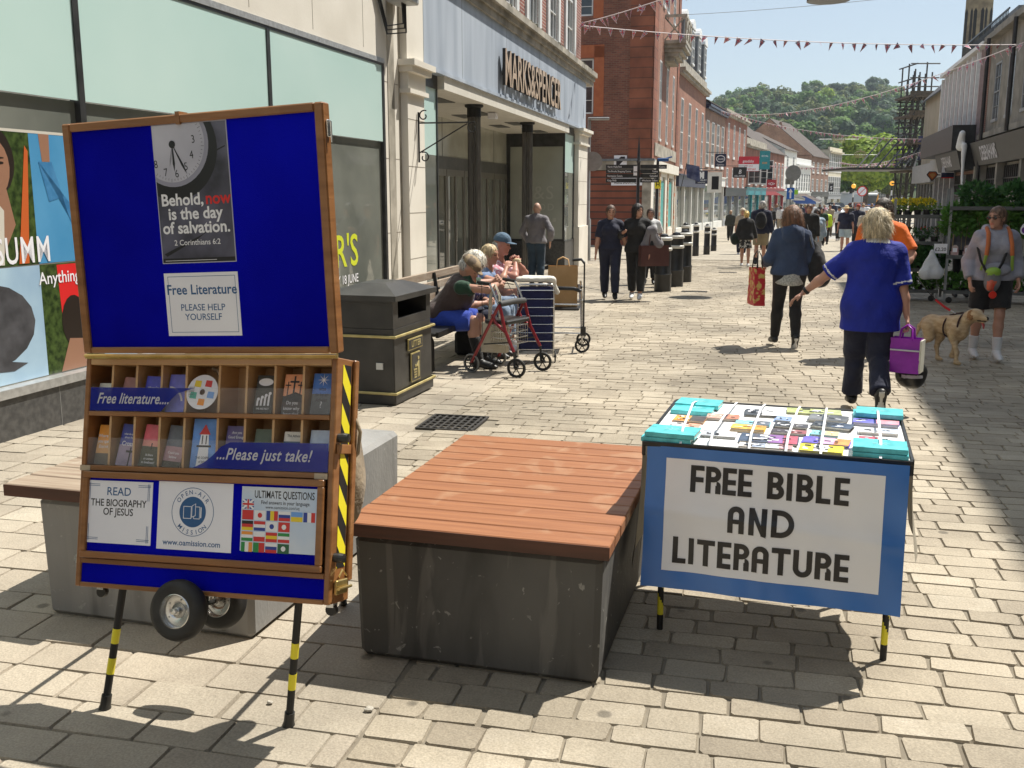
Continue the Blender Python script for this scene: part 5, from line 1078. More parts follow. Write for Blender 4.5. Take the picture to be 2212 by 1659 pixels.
def window_obj(fac, x, z, w, h, style='sash', y=-.012, side=None, mat=None):
 key = (round(w, 2), round(h, 2), style, id(mat))
 fm_ = mat or m_wf
 if key not in _wp:
  mb = MB(); t = min(.07, w * .09)
  mb.box(0,t,0,.06,0,h,0);mb.box(w -t,w,0,.06,0,h,0);mb.box(t,w -t,0,.06,h -t,h,0);mb.box(t,w -t,-.05,.06,-.04,t,0)
  if style in ('sash', 'sash6'):
   mb.box(t,w -t,-.005,.05,h/2 -t*.35,h/2+t*.35,0);nb=1 if style == 'sash' else 2
   for i in range(nb):x_=w*(i+1)/(nb+1);mb.box(x_ -.012,x_+.012,.005,.04,t,h -t,0)
   for zz in (.25, .75): mb.box(t, w - t, .006, .039, h * zz - .012, h * zz + .012, 0)
  f=mb.build('window',fm_);m2=MB();m2.box(t,w -t,.041,.05,t,h -t);p=m2.build('pane',m_glass,f);_wp[key]=f;o=f
 else:
  f = _wp[key]; o = f.copy(); COL.objects.link(o)
  for c in list(f.children): q = c.copy(); COL.objects.link(q); q.parent = o
 o.parent = fac.t
 if side is None: o.location = (x, y, z)
 else: o.location = (side + y, x + w, z); o.rotation_euler = (0, 0, -PI / 2)
 return o
def pitched(fac, u0, u1, d0, d1, z, h, mat, ov=.25, gable=None):
 mb=MB();m=(d0+d1)/2;mb.add([(u0 -.05,d0 -ov,z -ov*h/(m -d0)),(u1+.05,d0 -ov,z -ov*h/(m -d0)),(u1+.05,m,z+h),(u0 -.05,m,z+h),(u0 -.05,d1+ov,z -ov*h/(m -d0)),(u1+.05,d1+ov,z -ov*h/(m -d0))],[(0,1,2,3),(3,2,5,4)])
 b=len(mb.v);mb.add([(v[0],v[1],v[2]+.08) for v in mb.v],[(0,1,2,3),(3,2,5,4),]);mb.f += [(0,6,7,1)[::-1],(0,3,9,6),(1,7,8,2),(3,4,10,9),(2,8,11,5)];mb.m += [0]*5
 fac.add(mb, 'roof', mat)
 if gable:
  for ug in (u0+.001,u1 -.201):mb=MB();mb.prism([(d0,z),(d1,z),(m,z+h -.02)],(ug,0,0),(0,1,0),(0,0,1),.2);fac.add(mb,'gable',gable)
def chimney(fac, u, y, z, w=.9, d=.6, h=1.6, mat=None):
 mb=MB();mb.box(u,u+w,y,y+d,z,z+h);mb.box(u -.06,u+w+.06,y -.06,y+d+.06,z+h,z+h+.15)
 for i in range(3):mb.lathe([(.11,z+h+.15),(.09,z+h+.55)],(u+w*(i+.5)/3,y+d/2,0),10)
 fac.add(mb, 'chimney', mat)
# --- left, nearest: shop with frosted glazing
L0=Fac((-5.48,0),(.275,1),'shop_building','pale stone shop building with tall teal frosted windows behind the display stand',z=0)
m_plinth=mk('granite_plinth',(.05,.05,.05),(.09,.088,.085),scale=20,rough=.4,bump=.1,bscale=90)
mb = MB(); mb.box(-2, 14.30, -.04, .25, -.1, .30);
for u in (.4,2.2,4,5.8,7.65,9.4,11.2,13):mb.box(u,u+.006,-.0415,-.039,-.05,.30,1)
L0.add(mb, 'plinth', [m_plinth, flat('joint_pale', (.2, .2, .19), .8)])
mb=MB();mb.box(-38,-2,-.05,.3,-.1,11);mb.wall(-2,14.75,.30,8.2,[(-1.8,14.27,.34,3.47)],y=0,d=.10);mb.box(14.75,14.755,.0,8,.3,8.2);mb.box(-2,14.75,8,8.1,0,8.2)  # the long blank part behind the camera is added to dim ambient light
mb.box(14.27, 14.75, .0015, .3, -.1, .3)
for z in (4.55, 5.6, 6.7, 7.7): mb.box(-2, 14.75, -.002, .0, z, z + .008, 1)
for k,u in enumerate((1,2.4,3.8,5.2,6.6,8.0,9.4,10.8,12.2,13.6)):mb.box(u,u+.008,-.002,.0,3.55,4.55,1);mb.box(u+.7,u+.708,-.002,.0,4.56,8.2,1)
for z in (1.2, 2.2, 3.2): mb.box(14.27, 14.75, -.002, .0, z, z + .008, 1)
L0.add(mb, 'wall', [m_stone, mk('stone_joint', (.25, .22, .18), rough=.9)])
MUL = [-1.78, 1.2, 4.2, 5.3, 8.22, 11.175, 14.24]
mb=MB();mb.box(-1.8,14.27,.004,.09,3.40,3.47);mb.box(-1.8,14.27,-.06,.10,.30,.365,1);mb.box(-1.8,14.27,-.006,.02,3.43,3.49,1)
for u in MUL: mb.box(u - .035, u + .03, .0, .09, .365, 3.40)
L0.add(mb,'window_frame',[m_frame,mk('aluminium',(.45,.45,.44),(.58,.58,.57),scale=20,rough=.4,metal=.6)])
for a, b in zip(MUL, MUL[1:]):
 mb=MB();mb.box(a+.03,b -.035,.012,.022,2.42,3.40,0);L0.add(mb,'frosted_pane',m_frost)
 mb=MB();mb.box(a+.03,b -.035,.052,.062,.365,2.415,0);L0.add(mb,'shop_window',m_shopglass)
# window pictures (flat prints inside the glass line)
PIC=[mk('print_leafy',(.02,.035,.012),(.07,.11,.03),scale=18,rough=.15,detail=8),mk('print_sky',(.07,.27,.50),(.10,.32,.56),scale=2,rough=.15),mk('print_pale_sky',(.22,.35,.52),(.42,.58,.70),scale=1.2,rough=.15),flat('print_skin',(.31,.165,.105),.3),flat('print_hair',(.025,.018,.014),.3),
       flat('print_orange',(.55,.12,.03),.3),mk('print_denim',(.04,.17,.36),(.07,.24,.46),scale=12,rough=.3),mk('print_grey_cap',(.05,.05,.055),(.10,.10,.11),scale=6,rough=.3),flat('print_white',(.82,.82,.86),.4),mk('print_red',(.45,.05,.03),(.25,.08,.05),scale=9,rough=.3),flat('print_shade',(.24,.12,.08),.3),flat('print_cream',(.6,.57,.5),.3)]
for (a, b) in ((5.33, 8.18), (8.26, 11.13)):
 mb = MB(); y_ = .0505
 o = a - 5.33
 def R_(x0,x1,z0,z1,mi,dz=0):mb.poly([(x0,y_ -dz,z0),(x1,y_ -dz,z0),(x1,y_ -dz,z1),(x0,y_ -dz,z1)],mi)
 def Pg(pts, mi, dz):
  ar=sum(pts[i][0]*pts[(i+1)%len(pts)][1] -pts[(i+1)%len(pts)][0]*pts[i][1] for i in range(len(pts)))
  mb.poly([(p[0], y_ - dz, p[1]) for p in (pts if ar > 0 else pts[::-1])], mi)
 E_=lambda cx,cz,rx,rz,n=18,a0=0,a1=2*PI:[(cx+rx*math.cos(a0+(a1 -a0)*i/n),cz+rz*math.sin(a0+(a1 -a0)*i/n)) for i in range(n)]
 xm=a+(7.66 -5.33);R_(a,xm,1.21,2.15,0);R_(xm,b,1.21,2.15,1);R_(a,xm,.375,1.2,2);R_(xm,b,.375,1.2,0);R_(a,b,2.15,2.17,11,.001)
 c = xm - .50
 Pg(E_(c+.10,1.94,.24,.26),4,.001);Pg(E_(c+.14,1.90,.15,.20),3,.002);Pg([(c+.02,1.74),(c+.24,1.76),(c+.30,1.5),(c+.12,1.22),(c -.2,1.22)],3,.0015);Pg([(c+.08,1.72),(c+.2,1.6),(c+.16,1.22),(c -.3,1.22),(c -.1,1.6)],11,.0025)
 for ex in (.09, .21): Pg(E_(c + ex, 1.93, .028, .010, 8), 4, .003)
 for ex in (.09, .21): Pg(E_(c + ex, 1.965, .035, .006, 8), 4, .003)
 Pg([(c+.14,1.92),(c+.165,1.86),(c+.13,1.86)],10,.003);Pg(E_(c+.14,1.815,.035,.011,8),9,.003)
 Pg([(c + .30, 1.22), (c + .40, 1.22), (xm - .02, 2.02), (xm - .05, 2.06)], 5, .003)
 Pg([(xm+.10,2.15),(xm+.21,2.15),(xm+.20,1.94),(xm+.12,1.94)],3,.001);Pg([(xm+.08,1.95),(xm+.22,1.95),(xm+.36,1.55),(xm+.5,1.3),(b,1.24),(b,1.5),(xm+.4,1.62),(xm+.33,1.7),(xm+.16,1.66)],6,.002)
 Pg(E_(c -.05,.80,.46,.30),7,.001);Pg([(c -.3,.62),(c+.30,.50),(c+.16,.46),(c -.3,.50)],7,.002);Pg([(c -.5,.376),(c -.1,.376),(c -.12,.54),(c -.5,.6)],3,.0015)
 Pg([(xm+.18,1.19),(xm+.5,1.19),(xm+.55,.6),(xm+.2,.8)],9,.001);Pg(E_(xm+.33,.75,.14,.20),4,.002);Pg([(xm+.14,.376),(xm+.45,.376),(xm+.42,.6),(xm+.26,.62)],3,.003)
 mb.text('SUMM',(xm -.43,y_ -.004,1.225),(1,0,0),(0,0,1),.27,0,8,align='LEFT',bold=.008,sp=1.1,sx=.72) if a <6 else mb.text('ER',(a+.1,y_ -.004,1.225),(1,0,0),(0,0,1),.30,0,8,align='LEFT',bold=.008,sp=1.12)
 mb.text('Anything',(xm -.02,y_ -.004,1.055),(1,0,0),(0,0,1),.13,0,8,align='LEFT',bold=.008,sx=.95)
 # mapped onto the photograph's pane (names of the print sit under its second pane in view)
 L0.add(mb, 'window_poster', PIC)
mb = MB(); y_ = .048
mb.text("ER'S",(13.38,y_,.84),(1,0,0),(0,0,1),.56,0,0,align='RIGHT',bold=.012,sx=1.0);mb.text('DAY 18 JUNE',(13.36,y_,.62),(1,0,0),(0,0,1),.155,0,1,align='RIGHT',bold=.006,sx=.92)
L0.add(mb, 'window_lettering', [flat('lime_vinyl', (.62, .68, .03), .4), PIC[8]])
# electricity box with cables on the corner
t=thing('junction_box','grey electrical box with black cables on the stone pier above the shop','electrical box',L0.W(14.35,0,3.6),L0.rz)
mb=MB();mb.box(0,.38,-.34,-.01,.62,1.5,bev=.02);mb.box(.10,.34,-.40,-.34,.72,1.2,bev=.02);mb.build('box_body',mk('grey_paint',(.34,.35,.35),(.42,.43,.43),scale=8,rough=.5),t)
for k in range(3):
 mb=MB();mb.tube([(.1+k*.06,-.2,.62),(.08+k*.05,-.22,.35 -k*.05),(-.1,-.06,.30 -k*.05),(-.35 -k*.05,-.03,.8),(-.55,-.03,1.6)],.012,6);mb.build('cable',m_black,t,smooth=60)
# --- second: store with recessed entrance
MS=Fac((-1.65,13.9),(.2365,1),'store_building','department store with blue grey fascia, dark cornice and recessed entrance between black columns',z=-.09)
m_fascia=mk('blue_grey_render',(.31,.355,.42),(.44,.49,.56),scale=1.1,rough=.6,detail=9,stretch=(2.4,2.4,.3));m_brickr=brick('red_brick_a',(.30,.075,.045),(.22,.05,.035),mortar=(.50,.46,.40))
X0, X1, X2, X3 = 2.22, 13.3, 14.78, 16.3; Z0, ZF, ZC = .0, 3.62, 4.95
mb=MB();mb.box(1.2,15.9,-.10,.4,ZF,ZC);mb.box(1.2,16.2,-.13,-.10,ZF,ZF+.06,0);
for u in (3.2,6.3,9.4,12.5):mb.box(u,u+.012,-.1015,-.0995,ZF+.07,ZC -.01,1)
MSf = MS.add(mb, 'fascia', [m_fascia, mk('fascia_joint', (.12, .13, .15), rough=.8)])
mb = MB()
for (dz,out,h) in ((0,.15,.13),(.13,.20,.10),(.23,.27,.13)):mb.box(.2,16.9,-out,.4,ZC+dz,ZC+dz+h)
MS.add(mb, 'cornice', m_stoned)
mb = MB()
for i in range(240):
 u=rnd.uniform(.3,16.8);r=rnd.uniform(.03,.09);mb.sphere((u,-.24+rnd.random()*.1,ZC+.36),(r,.05,r*.6),6,4)
tag(MS.add(mb,'moss',mk('moss',(.03,.035,.012),(.12,.11,.07),scale=20,rough=.95)),kind='stuff')
for (a, b, nm) in ((.45, 1.18, 0), (X2, X3, 1)):
 mb=MB();mb.box(a,b,-.10,.4,-.2,3.15);mb.box(a -.03,b+.03,-.14,.4,-.2,.95 if nm else .4);mb.box(a -.05,b+.05,-.16,.4,3.2,3.26);mb.box(a -.02,b+.02,-.12,.4,3.26,3.48);mb.box(a -.07,b+.07,-.20,.4,3.48,3.56);mb.box(a -.12,b+.12,-.25,.4,3.56,3.64)
 if nm == 0: mb.box(a, b, -.10, .4, 3.64, ZC)
 mb.box(a, b, -.10, .4, 3.15, 3.2)
 MS.add(mb, 'pier', m_stone if nm == 0 else m_stone)
 mb = MB()
 for z in (.9, 1.55, 2.2, 2.85): mb.box(a - .001, b + .001, -.102, -.099, z, z + .01)
 MS.add(mb, 'pier_joints', _mc['stone_joint'])
mb = MB(); mb.box(-.05, .45, .0, .4, -.2, ZC); MS.add(mb, 'dark_pier', m_stoned)
# side wall facing the lane is not seen; recess
mb=MB();mb.box(X0,X1,.4,1.62,ZF -.20,ZF -.1);mb.box(X0,X1,-.09,.4,ZF -.20,ZF -.001);MS.add(mb,'soffit',mk('soffit_white',(.60,.57,.50),(.66,.63,.56),rough=.7))
for (u, y) in ((3.4, .35), (6.3, .4), (6.9, .9), (9.2, .35), (9.9, .9), (12, .4)):
 mb=MB();mb.box(u,u+.9,y,y+.3,ZF -.212,ZF -.201);MS.add(mb,'ceiling_vent',mk('vent_grey',(.10,.10,.09),rough=.6))
for (u, y) in ((6.4, .25), (9.3, .25)):
 mb=MB();mb.box(u,u+.22,y -.1,y+.06,ZF -.33,ZF -.2135,bev=.01);MS.add(mb,'flood_lamp',m_white)
mb = MB(); YB = 1.6
mb.box(X0 -.5,X1,YB,YB+.1,2.62,ZF -.2,0);mb.box(X0 -.5,X1,YB -.02,YB+.1,2.36,2.62,1)
for u in np.arange(X0 + .9, X1, 2.2): mb.box(u, u + .02, YB - .005, YB, 2.62, ZF - .2, 1)
MS.add(mb,'transom',[mk('panel_cream',(.42,.42,.35),(.50,.50,.43),scale=2,rough=.15),mk('grey_steel',(.10,.10,.095),(.14,.14,.13),scale=6,rough=.4,metal=.3)])
for k in range(8):
 u = X0 + .05 + k * 1.38
 mb = MB(); w = 1.34; t_ = .07
 for q in ((0,t_),(w -t_,w),(w/2 -.05,w/2+.05)):mb.box(u+q[0],u+q[1],YB -.02,YB+.04,0,2.36,0)
 mb.box(u+t_,u+w -t_,YB -.02,YB+.04,2.22,2.36,0);mb.box(u+t_,u+w -t_,YB -.02,YB+.04,0,.18,0)
 dr_=MS.add(mb,'door',mk('door_steel',(.20,.19,.165),(.30,.28,.24),scale=8,rough=.3,metal=.5,stretch=(6,6,.5)))
 mb=MB();mb.box(u+t_,u+w -t_,YB+.005,YB+.012,.18,2.22);mb.build('pane',m_shopglass,dr_)
 mb=MB();mb.tube([(u+w/2 -.1,YB -.06,.8),(u+w/2 -.1,YB -.06,1.5)],.014,8);mb.build('handle',m_steel,dr_)
mb=MB();mb.box(X0 -.3,X1+.05,.4,1.61,-.02,.005);MS.add(mb,'step',mk('entrance_mat',(.16,.15,.13),(.2,.19,.17),rough=.8))
def glazed(u0, u1, y, z0=.62, z1=3.42, fz=2.42, dark=False):
 mb=MB();mb.box(u0,u1,y,y+.05,z1,ZF,0);mb.box(u0,u0+.04,y,y+.05,z0,z1,0);mb.box(u1 -.04,u1,y,y+.05,z0,z1,0);mb.box(u0,u1,y -.02,y+.05,z0 -.05,z0,0);MS.add(mb,'window_frame',m_frame)
 mb=MB();mb.box(u0,u1,y -.02,y+.2,-.1,z0 -.05);MS.add(mb,'stall_riser',m_plinth)
 mb=MB();mb.box(u0+.04,u1 -.04,y+.02,y+.03,fz,z1);MS.add(mb,'frosted_pane',m_frost);mb=MB();mb.box(u0+.04,u1 -.04,y+.021,y+.031,z0,fz);MS.add(mb,'shop_window',m_shopglass)
glazed(1.19, X0, .02, z0=.1); glazed(X1, X2, .02)
# return window facing the camera across the recess
mb=MB();mb.box(X1,X1+.05,.07,1.6,.60,.66);mb.box(X1,X1+.05,.07,1.6,3.08,3.42);mb.box(X1 -.01,X1+.05,1.50,1.6,.66,3.42);MS.add(mb,'window_frame',m_frame)
mb=MB();mb.box(X1 -.01,X1+.2,.07,1.6,-.1,.60);MS.add(mb,'stall_riser',m_plinth)
mb=MB();mb.box(X1+.02,X1+.03,.07,1.5,.66,3.08);MS.add(mb,'shop_window',mk('greenish_glass',(.34,.36,.31),(.42,.44,.39),scale=1,rough=.06,spec=.8))
m_ghost = flat('etched_letters', (.42, .43, .38), .4)
mb=MB();mb.text('M&S',(X1+.018,.80,1.72),(0,-1,0),(0,0,1),.50,.0,0,sp=1.1);mb.text('FOOD',(X1+.018,.72,1.42),(0,-1,0),(0,0,1),.26,.0,0,sp=1.25)
for i in range(5): mb.box(X1 + .016, X1 + .018, .25 + i * .17, .34 + i * .17, 1.12, 1.22)
MS.add(mb, 'window_lettering', m_ghost)
for (u, r) in ((4.85, .12), (9.35, .12)):
 mb = MB(); n_ = 16
 P = []; Fs = []
 for z in (.0, 3.2):
  for j in range(n_*2):a=PI*j/n_;rr=r*(1 if j%2 else .84);P.append((u+rr*math.cos(a),.16+rr*math.sin(a),z))
 mb.add(P,[(j,(j+1)%32,32+(j+1)%32,32+j) for j in range(32)]);MS.add(mb,'column',mk('fluted_bronze',(.10,.095,.085),(.19,.18,.16),scale=9,rough=.35,metal=.4,stretch=(8,8,.6)))
 mb=MB();mb.lathe([(r*1.06,3.2),(r*1.06,3.36),(r*1.4,3.38),(r*1.4,3.42)],(u,.16,0),20);MS.add(mb,'capital',m_blk);mb=MB();mb.lathe([(r*1.15,0),(r*1.1,.12)],(u,.16,0),20);MS.add(mb,'column_base',m_blk)
# projecting metal letters
mb = MB(); U0, U1, zb, hh_ = 5.72, 11.4, 3.86, .66
V_,F_=text_geo('MARKS&SPENCER',.012,0,1.0,'LEFT',3);xs_=[v[0] for v in V_];zs_=[v[1] for v in V_];sx_=(U1 -U0)/(max(xs_) -min(xs_));sz_=hh_/max(zs_)
fr=[((v[0] -min(xs_))*sx_+U0,-.22,v[1]*sz_+zb) for v in V_];mb.add(fr,F_,0)
from collections import Counter
ec = Counter(); ed = {}
for f in F_:
 for i in range(len(f)):k=(min(f[i],f[i -1]),max(f[i],f[i -1]));ec[k] += 1;ed[k]=(f[i -1],f[i])
bk = [(p[0], -.16, p[2]) for p in fr]; b = len(mb.v); mb.v += bk
for k, c in ec.items():
 if c == 1: i, j = ed[k]; mb.f.append((j, i, b + i, b + j)); mb.m.append(1)
mb.add(bk, [f[::-1] for f in F_], 1)
for u in np.linspace(U0+.2,U1 -.2,13):mb.box(u,u+.02,-.16,-.10,zb+.2,zb+.22,1)
MS.add(mb,'shop_lettering',[mk('gold_face',(.52,.35,.22),(.62,.45,.30),scale=9,rough=.35,metal=.3),mk('letter_sides',(.02,.015,.012),rough=.5)])
# upper brick storeys with white windows
hs = [];
for c in np.arange(2.2, 16, 2.35): hs.append((c, c + 1.15, 5.55, 8.4))
mb=MB();mb.wall(.3,16.4,ZC+.36,10.5,hs,y=.15,d=.15);mb.box(.3,16.4,.3,8,10.4,10.5);mb.add([(16.4,.15,-.2),(16.4,8,-.2),(16.4,8,10.5),(16.4,.15,10.5)],[(0,1,2,3)]);mb.add([(.3,.15,ZC),(.3,8,ZC),(.3,8,10.5),(.3,.15,10.5)],[(3,2,1,0)])
MS.add(mb, 'upper_wall', m_brickr)
for h_ in hs: window_obj(MS, h_[0], h_[2], h_[1] - h_[0], h_[3] - h_[2], 'sash6', y=.16)
mb = MB()
for h_ in hs:mb.box(h_[0] -.22,h_[0] -.003,.10,.149,5.4,8.6);mb.box(h_[1]+.003,h_[1]+.22,.10,.149,5.4,8.6)
MS.add(mb, 'window_surround', m_wf)
# scroll bracket
def bracket(fac, u, z, lb):
 t=thing('sign_bracket',lb,'bracket',fac.W(u,-.12,z),fac.rz -PI/2);mb=MB();mb.tube([(0,0,-.35),(0,0,.35)],.014,6);mb.tube([(0,0,.2),(.75,0,.2)],.012,6);mb.tube([(0,0,-.22),(.72,0,.18)],.010,6)
 for (cx,cz,r,s_) in ((.80,.12,.09,1),(.08,.30,.08,1),(.08,-.28,.08,-1)):mb.tube([(cx+r*(1 -i/20)*math.cos(PI/2+s_*i*.45 -s_*.5),0,cz+r*(1 -i/20)*math.sin(PI/2+s_*i*.45 -s_*.5)) for i in range(14)],.010,6)
 return mb.build('scrollwork', m_blk, t)
bracket(MS,.85,2.62,'black wrought iron scroll bracket on the stone pier left of the store entrance')
# --- corner house across the lane
B2=Fac((6.0,44),(.255,1),'corner_house','tall red brick corner house with banded quoins and a stone oriel balcony')
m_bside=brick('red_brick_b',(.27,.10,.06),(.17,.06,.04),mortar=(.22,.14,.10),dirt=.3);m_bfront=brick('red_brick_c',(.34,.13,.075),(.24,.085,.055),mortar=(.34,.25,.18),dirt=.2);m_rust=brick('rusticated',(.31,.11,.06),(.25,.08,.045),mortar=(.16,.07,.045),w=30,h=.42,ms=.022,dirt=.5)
U2, u2, z2 = 18.3, B2.on, B2.side
SH_ = []
for (a, b, c, d_) in ((1247, 1281, -50, 34), (1247, 1281, 127, 246)):
 p, q = z2(b, d_), z2(a, c); SH_.append((p[0], max(q[0], p[0] + 1.1), p[1], q[1]))
mb = MB()
# side wall lies in local x = 0: build in rotated frame
mb.M=Matrix(((0,0,1,0),(-1,0,0,0),(0,1,0,0),(0,0,0,1)))   # (x,y,z)->(z, -x, y)
mb.M=Matrix(((0,1,0,0),(-1,0,0,0),(0,0,1,0),(0,0,0,1)))   # wall x -> -y, wall depth y -> +x
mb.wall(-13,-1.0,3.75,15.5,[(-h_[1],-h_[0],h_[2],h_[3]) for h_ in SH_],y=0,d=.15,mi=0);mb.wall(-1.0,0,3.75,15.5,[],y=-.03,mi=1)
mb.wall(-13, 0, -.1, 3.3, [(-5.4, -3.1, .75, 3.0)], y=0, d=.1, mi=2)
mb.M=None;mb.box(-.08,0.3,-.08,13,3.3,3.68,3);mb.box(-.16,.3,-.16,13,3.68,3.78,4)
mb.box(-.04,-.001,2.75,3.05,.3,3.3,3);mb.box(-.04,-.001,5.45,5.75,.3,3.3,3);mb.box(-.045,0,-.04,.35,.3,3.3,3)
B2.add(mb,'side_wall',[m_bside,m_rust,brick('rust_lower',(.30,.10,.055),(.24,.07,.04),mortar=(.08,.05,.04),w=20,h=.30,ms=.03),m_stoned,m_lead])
mb=MB();mb.box(.06,.08,3.1,5.4,.75,3.0,0);mb.box(.04,.06,4.0,4.04,.75,3.0,1);mb.box(.04,.06,4.7,4.74,.75,3.0,1);B2.add(mb,'boarded_window',[mk('whitewashed_glass',(.30,.34,.36),(.42,.46,.48),scale=1.5,rough=.3),m_frame])
for h_ in SH_:window_obj(B2,h_[0],h_[2],h_[1] -h_[0],h_[3] -h_[2],'sash',y=.08,side=0)
mb = MB()
for h_ in SH_:mb.box(-.012,-.001,h_[0] -.45,h_[0] -.02,h_[2] -.1,h_[3]+.5);mb.box(-.012,-.001,h_[0] -.45,h_[1]+.3,h_[3]+.03,h_[3]+.55)
B2.add(mb,'brick_arch',mk('rubbed_brick',(.42,.13,.05),(.36,.10,.04),scale=4,rough=.8))
FH = []
for c in (2.6, 5.7, 8.8): FH += [(c, c + .85, 4.7, 8.2)]
FH2 = [(3.2, 4.1, 10.6, 14.2), (4.9, 6.2, 10.6, 14.2), (8.2, 9.3, 10.6, 14.2)]
SF=[(1.3,3.4,.5,3.1),(4.2,6.4,.3,3.1),(8.2,10.4,.5,3.1),(11.5,13.4,.3,3.1)]
mb=MB();mb.wall(1.5,12.2,3.75,15.5,FH+FH2,y=0,d=.15,mi=0);mb.wall(0,1.5,3.75,15.5,[],y=-.03,mi=1);mb.wall(11,12.2,3.76,15.5,[],y=-.035,mi=1);mb.wall(0,12.2,-.1,3.3,SF[:3],y=0,d=.1,mi=2);mb.box(-.02,12.2,-.14,.2,3.3,3.75,2);mb.box(0,12.2,.1,12.9,15.4,15.5,0)
mb.add([(12.2,0,-.2),(12.2,13,-.2),(12.2,13,15.5),(12.2,0,15.5)],[(0,1,2,3)],0)
mb.box(.9, 11, -.07, -.001, 3.95, 4.5, 3)
B2.add(mb, 'front_wall', [m_bfront, m_rust, m_stone, m_stoned])
for h_ in FH + FH2: window_obj(B2, h_[0], h_[2], h_[1] - h_[0], h_[3] - h_[2], 'sash')
for k, h_ in enumerate(SF[:3]):
 mb=MB();mb.box(h_[0],h_[1],.07,.08,h_[2],h_[3],0);mb.box(h_[0],h_[1],.03,.07,h_[2],h_[2]+.1,1)
 if k != 0: mb.box(h_[0] + .15, h_[1] - .2, .06, .07, h_[2] + .1, h_[3] - .2, 2)
 B2.add(mb,'shop_window',[m_shopglass,m_stone,mk('teal_print',(.03,.34,.32),(.04,.42,.40),rough=.3)])
for u in (3.5,7.3,10.9):mb=MB();mb.box(u,u+.45,-.05,-.002,0,3.28,0);B2.add(mb,'brick_pier',[brick('pier_brick',(.5,.17,.08),(.5,.4,.3),mortar=(.5,.42,.32),w=.9,h=.3,ms=.06)])
OB=B2.on(1434,130)[0] -6.4;mb=MB();mb.M=Matrix.Translation((OB,0,0));zc0=9.1;mb.box(6.4,9.6,-1.0,-.001,zc0,zc0+.15)
for i in range(5):f=i/4;mb.box(6.5+.35*(1 -f),9.5 -.35*(1 -f),-.95*f ** .6 -.02,-.001,zc0 -.9+.18*i,zc0 -.72+.18*i)
mb.box(6.4, 9.6, -1.0, -.92, zc0 + 1.15, zc0 + 1.27)
for u in (6.4, 7.4, 8.5, 9.5): mb.box(u, u + .1, -1.0, -.92, zc0 + .15, zc0 + 1.15)
mb.box(6.4, 6.5, -.92, -.001, zc0 + 1.15, zc0 + 1.27)
for (a, b) in ((6.5, 7.4), (7.5, 8.5), (8.6, 9.5)):
 mb.tube([(a,-.96,zc0+.15),(b,-.96,zc0+1.15)],.04,6);mb.tube([(b,-.961,zc0+.15),(a,-.961,zc0+1.15)],.04,6)
mb.tube([(6.45,-.9,zc0+.15),(6.45,0,zc0+1.15)],.04,6);mb.tube([(6.451,0,zc0+.15),(6.451,-.9,zc0+1.15)],.04,6)
B2.add(mb, 'oriel_balcony', m_stoned)
# --- the rest of the terrace on the left
def along(p, slope, pxr):
 r=ray(pxr,400);k=r.x/r.y;Y=(p[0] -slope*p[1])/(k -slope);return (k*Y,Y)
def terrace(p0,slope,pxr,name,label,H_,wall,rows,shop,ytop=None,pxt=None,depth=9,roof=None,cornice=None,style='sash',sills=True,shopz=3.1,parapet=0,chim=None,gap=0):
 p1=along(p0,slope,pxr);L=math.dist(p0,p1);f=Fac(p0,(slope,1),name,label);z0=0
 if ytop:Hn=at(pxt,ytop,p0[1]).z -f.z;sc=Hn/H_;H_=Hn;shopz *= max(sc,.72);rows=[(zb*sc,zt*sc,n,w) for (zb,zt,n,w) in rows]
 holes = []
 for (zb, zt, n, w) in rows:
  for i in range(n): c = L * (i + .5) / n; holes.append((c - w / 2, c + w / 2, zb, zt))
 mb=MB();mb.wall(0,L,shopz+.5,H_,holes,y=0,d=.16);mb.box(0,L,.2,depth,H_ -.1,H_ -.001)
 mb.add([(0,.0,-.3),(0,depth,-.3),(0,depth,H_),(0,0,H_)],[(3,2,1,0)]);mb.add([(L,.0,-.3),(L,depth,-.3),(L,depth,H_),(L,0,H_)],[(0,1,2,3)]);mb.add([(0,depth,-.3),(L,depth,-.3),(L,depth,H_),(0,depth,H_)],[(3,2,1,0)])
 f.add(mb, 'wall', wall)
 for h_ in holes: window_obj(f, h_[0], h_[2], h_[1] - h_[0], h_[3] - h_[2], style)
 if sills:
  for h_ in holes:mb=MB();mb.box(h_[0] -.08,h_[1]+.08,-.06,-.001,h_[2] -.12,h_[2] -.03);f.add(mb,'sill',m_wf)
 fc,pl,gl=shop;mb=MB();mb.box(.02,L -.02,-.16,.1,shopz -.1,shopz+.5);mb.box(0,L,-.24,.1,shopz+.5,shopz+.58);f.add(mb,'fascia_board',fc)
 nb = max(2, int(L / 3.4)); mb = MB()
 for i in range(nb+1):u=L*i/nb;mb.box(max(0,u -.12),min(L,u+.12),-.06,.12,-.3,shopz -.1)
 mb.box(0, L, -.03, .11, -.3, .45); f.add(mb, 'shopfront', pl)
 mb = MB(); mb.box(0, L, .125, .14, -.3, shopz); f.add(mb, 'shop_window', gl)
 if cornice:mb=MB();mb.box(-.05,L+.05,-.35,.0,H_ -.35,H_ -.2);mb.box(-.05,L+.05,-.22,.0,H_ -.5,H_ -.35);mb.box(0,L,-.02,.25,H_ -.2,H_+parapet);f.add(mb,'cornice',cornice)
 if roof: pitched(f, 0, L, 0, depth, H_ + .02, roof[1], roof[0], gable=wall)
 if chim: chimney(f, L * chim[0], depth * .4, H_ + chim[1], mat=wall)
 return f, p1, L
m_whitew=mk('white_render',(.62,.62,.58),(.72,.71,.66),scale=1.5,rough=.7,detail=7);m_cream=mk('cream_render',(.55,.50,.38),(.64,.59,.46),scale=1.5,rough=.7)
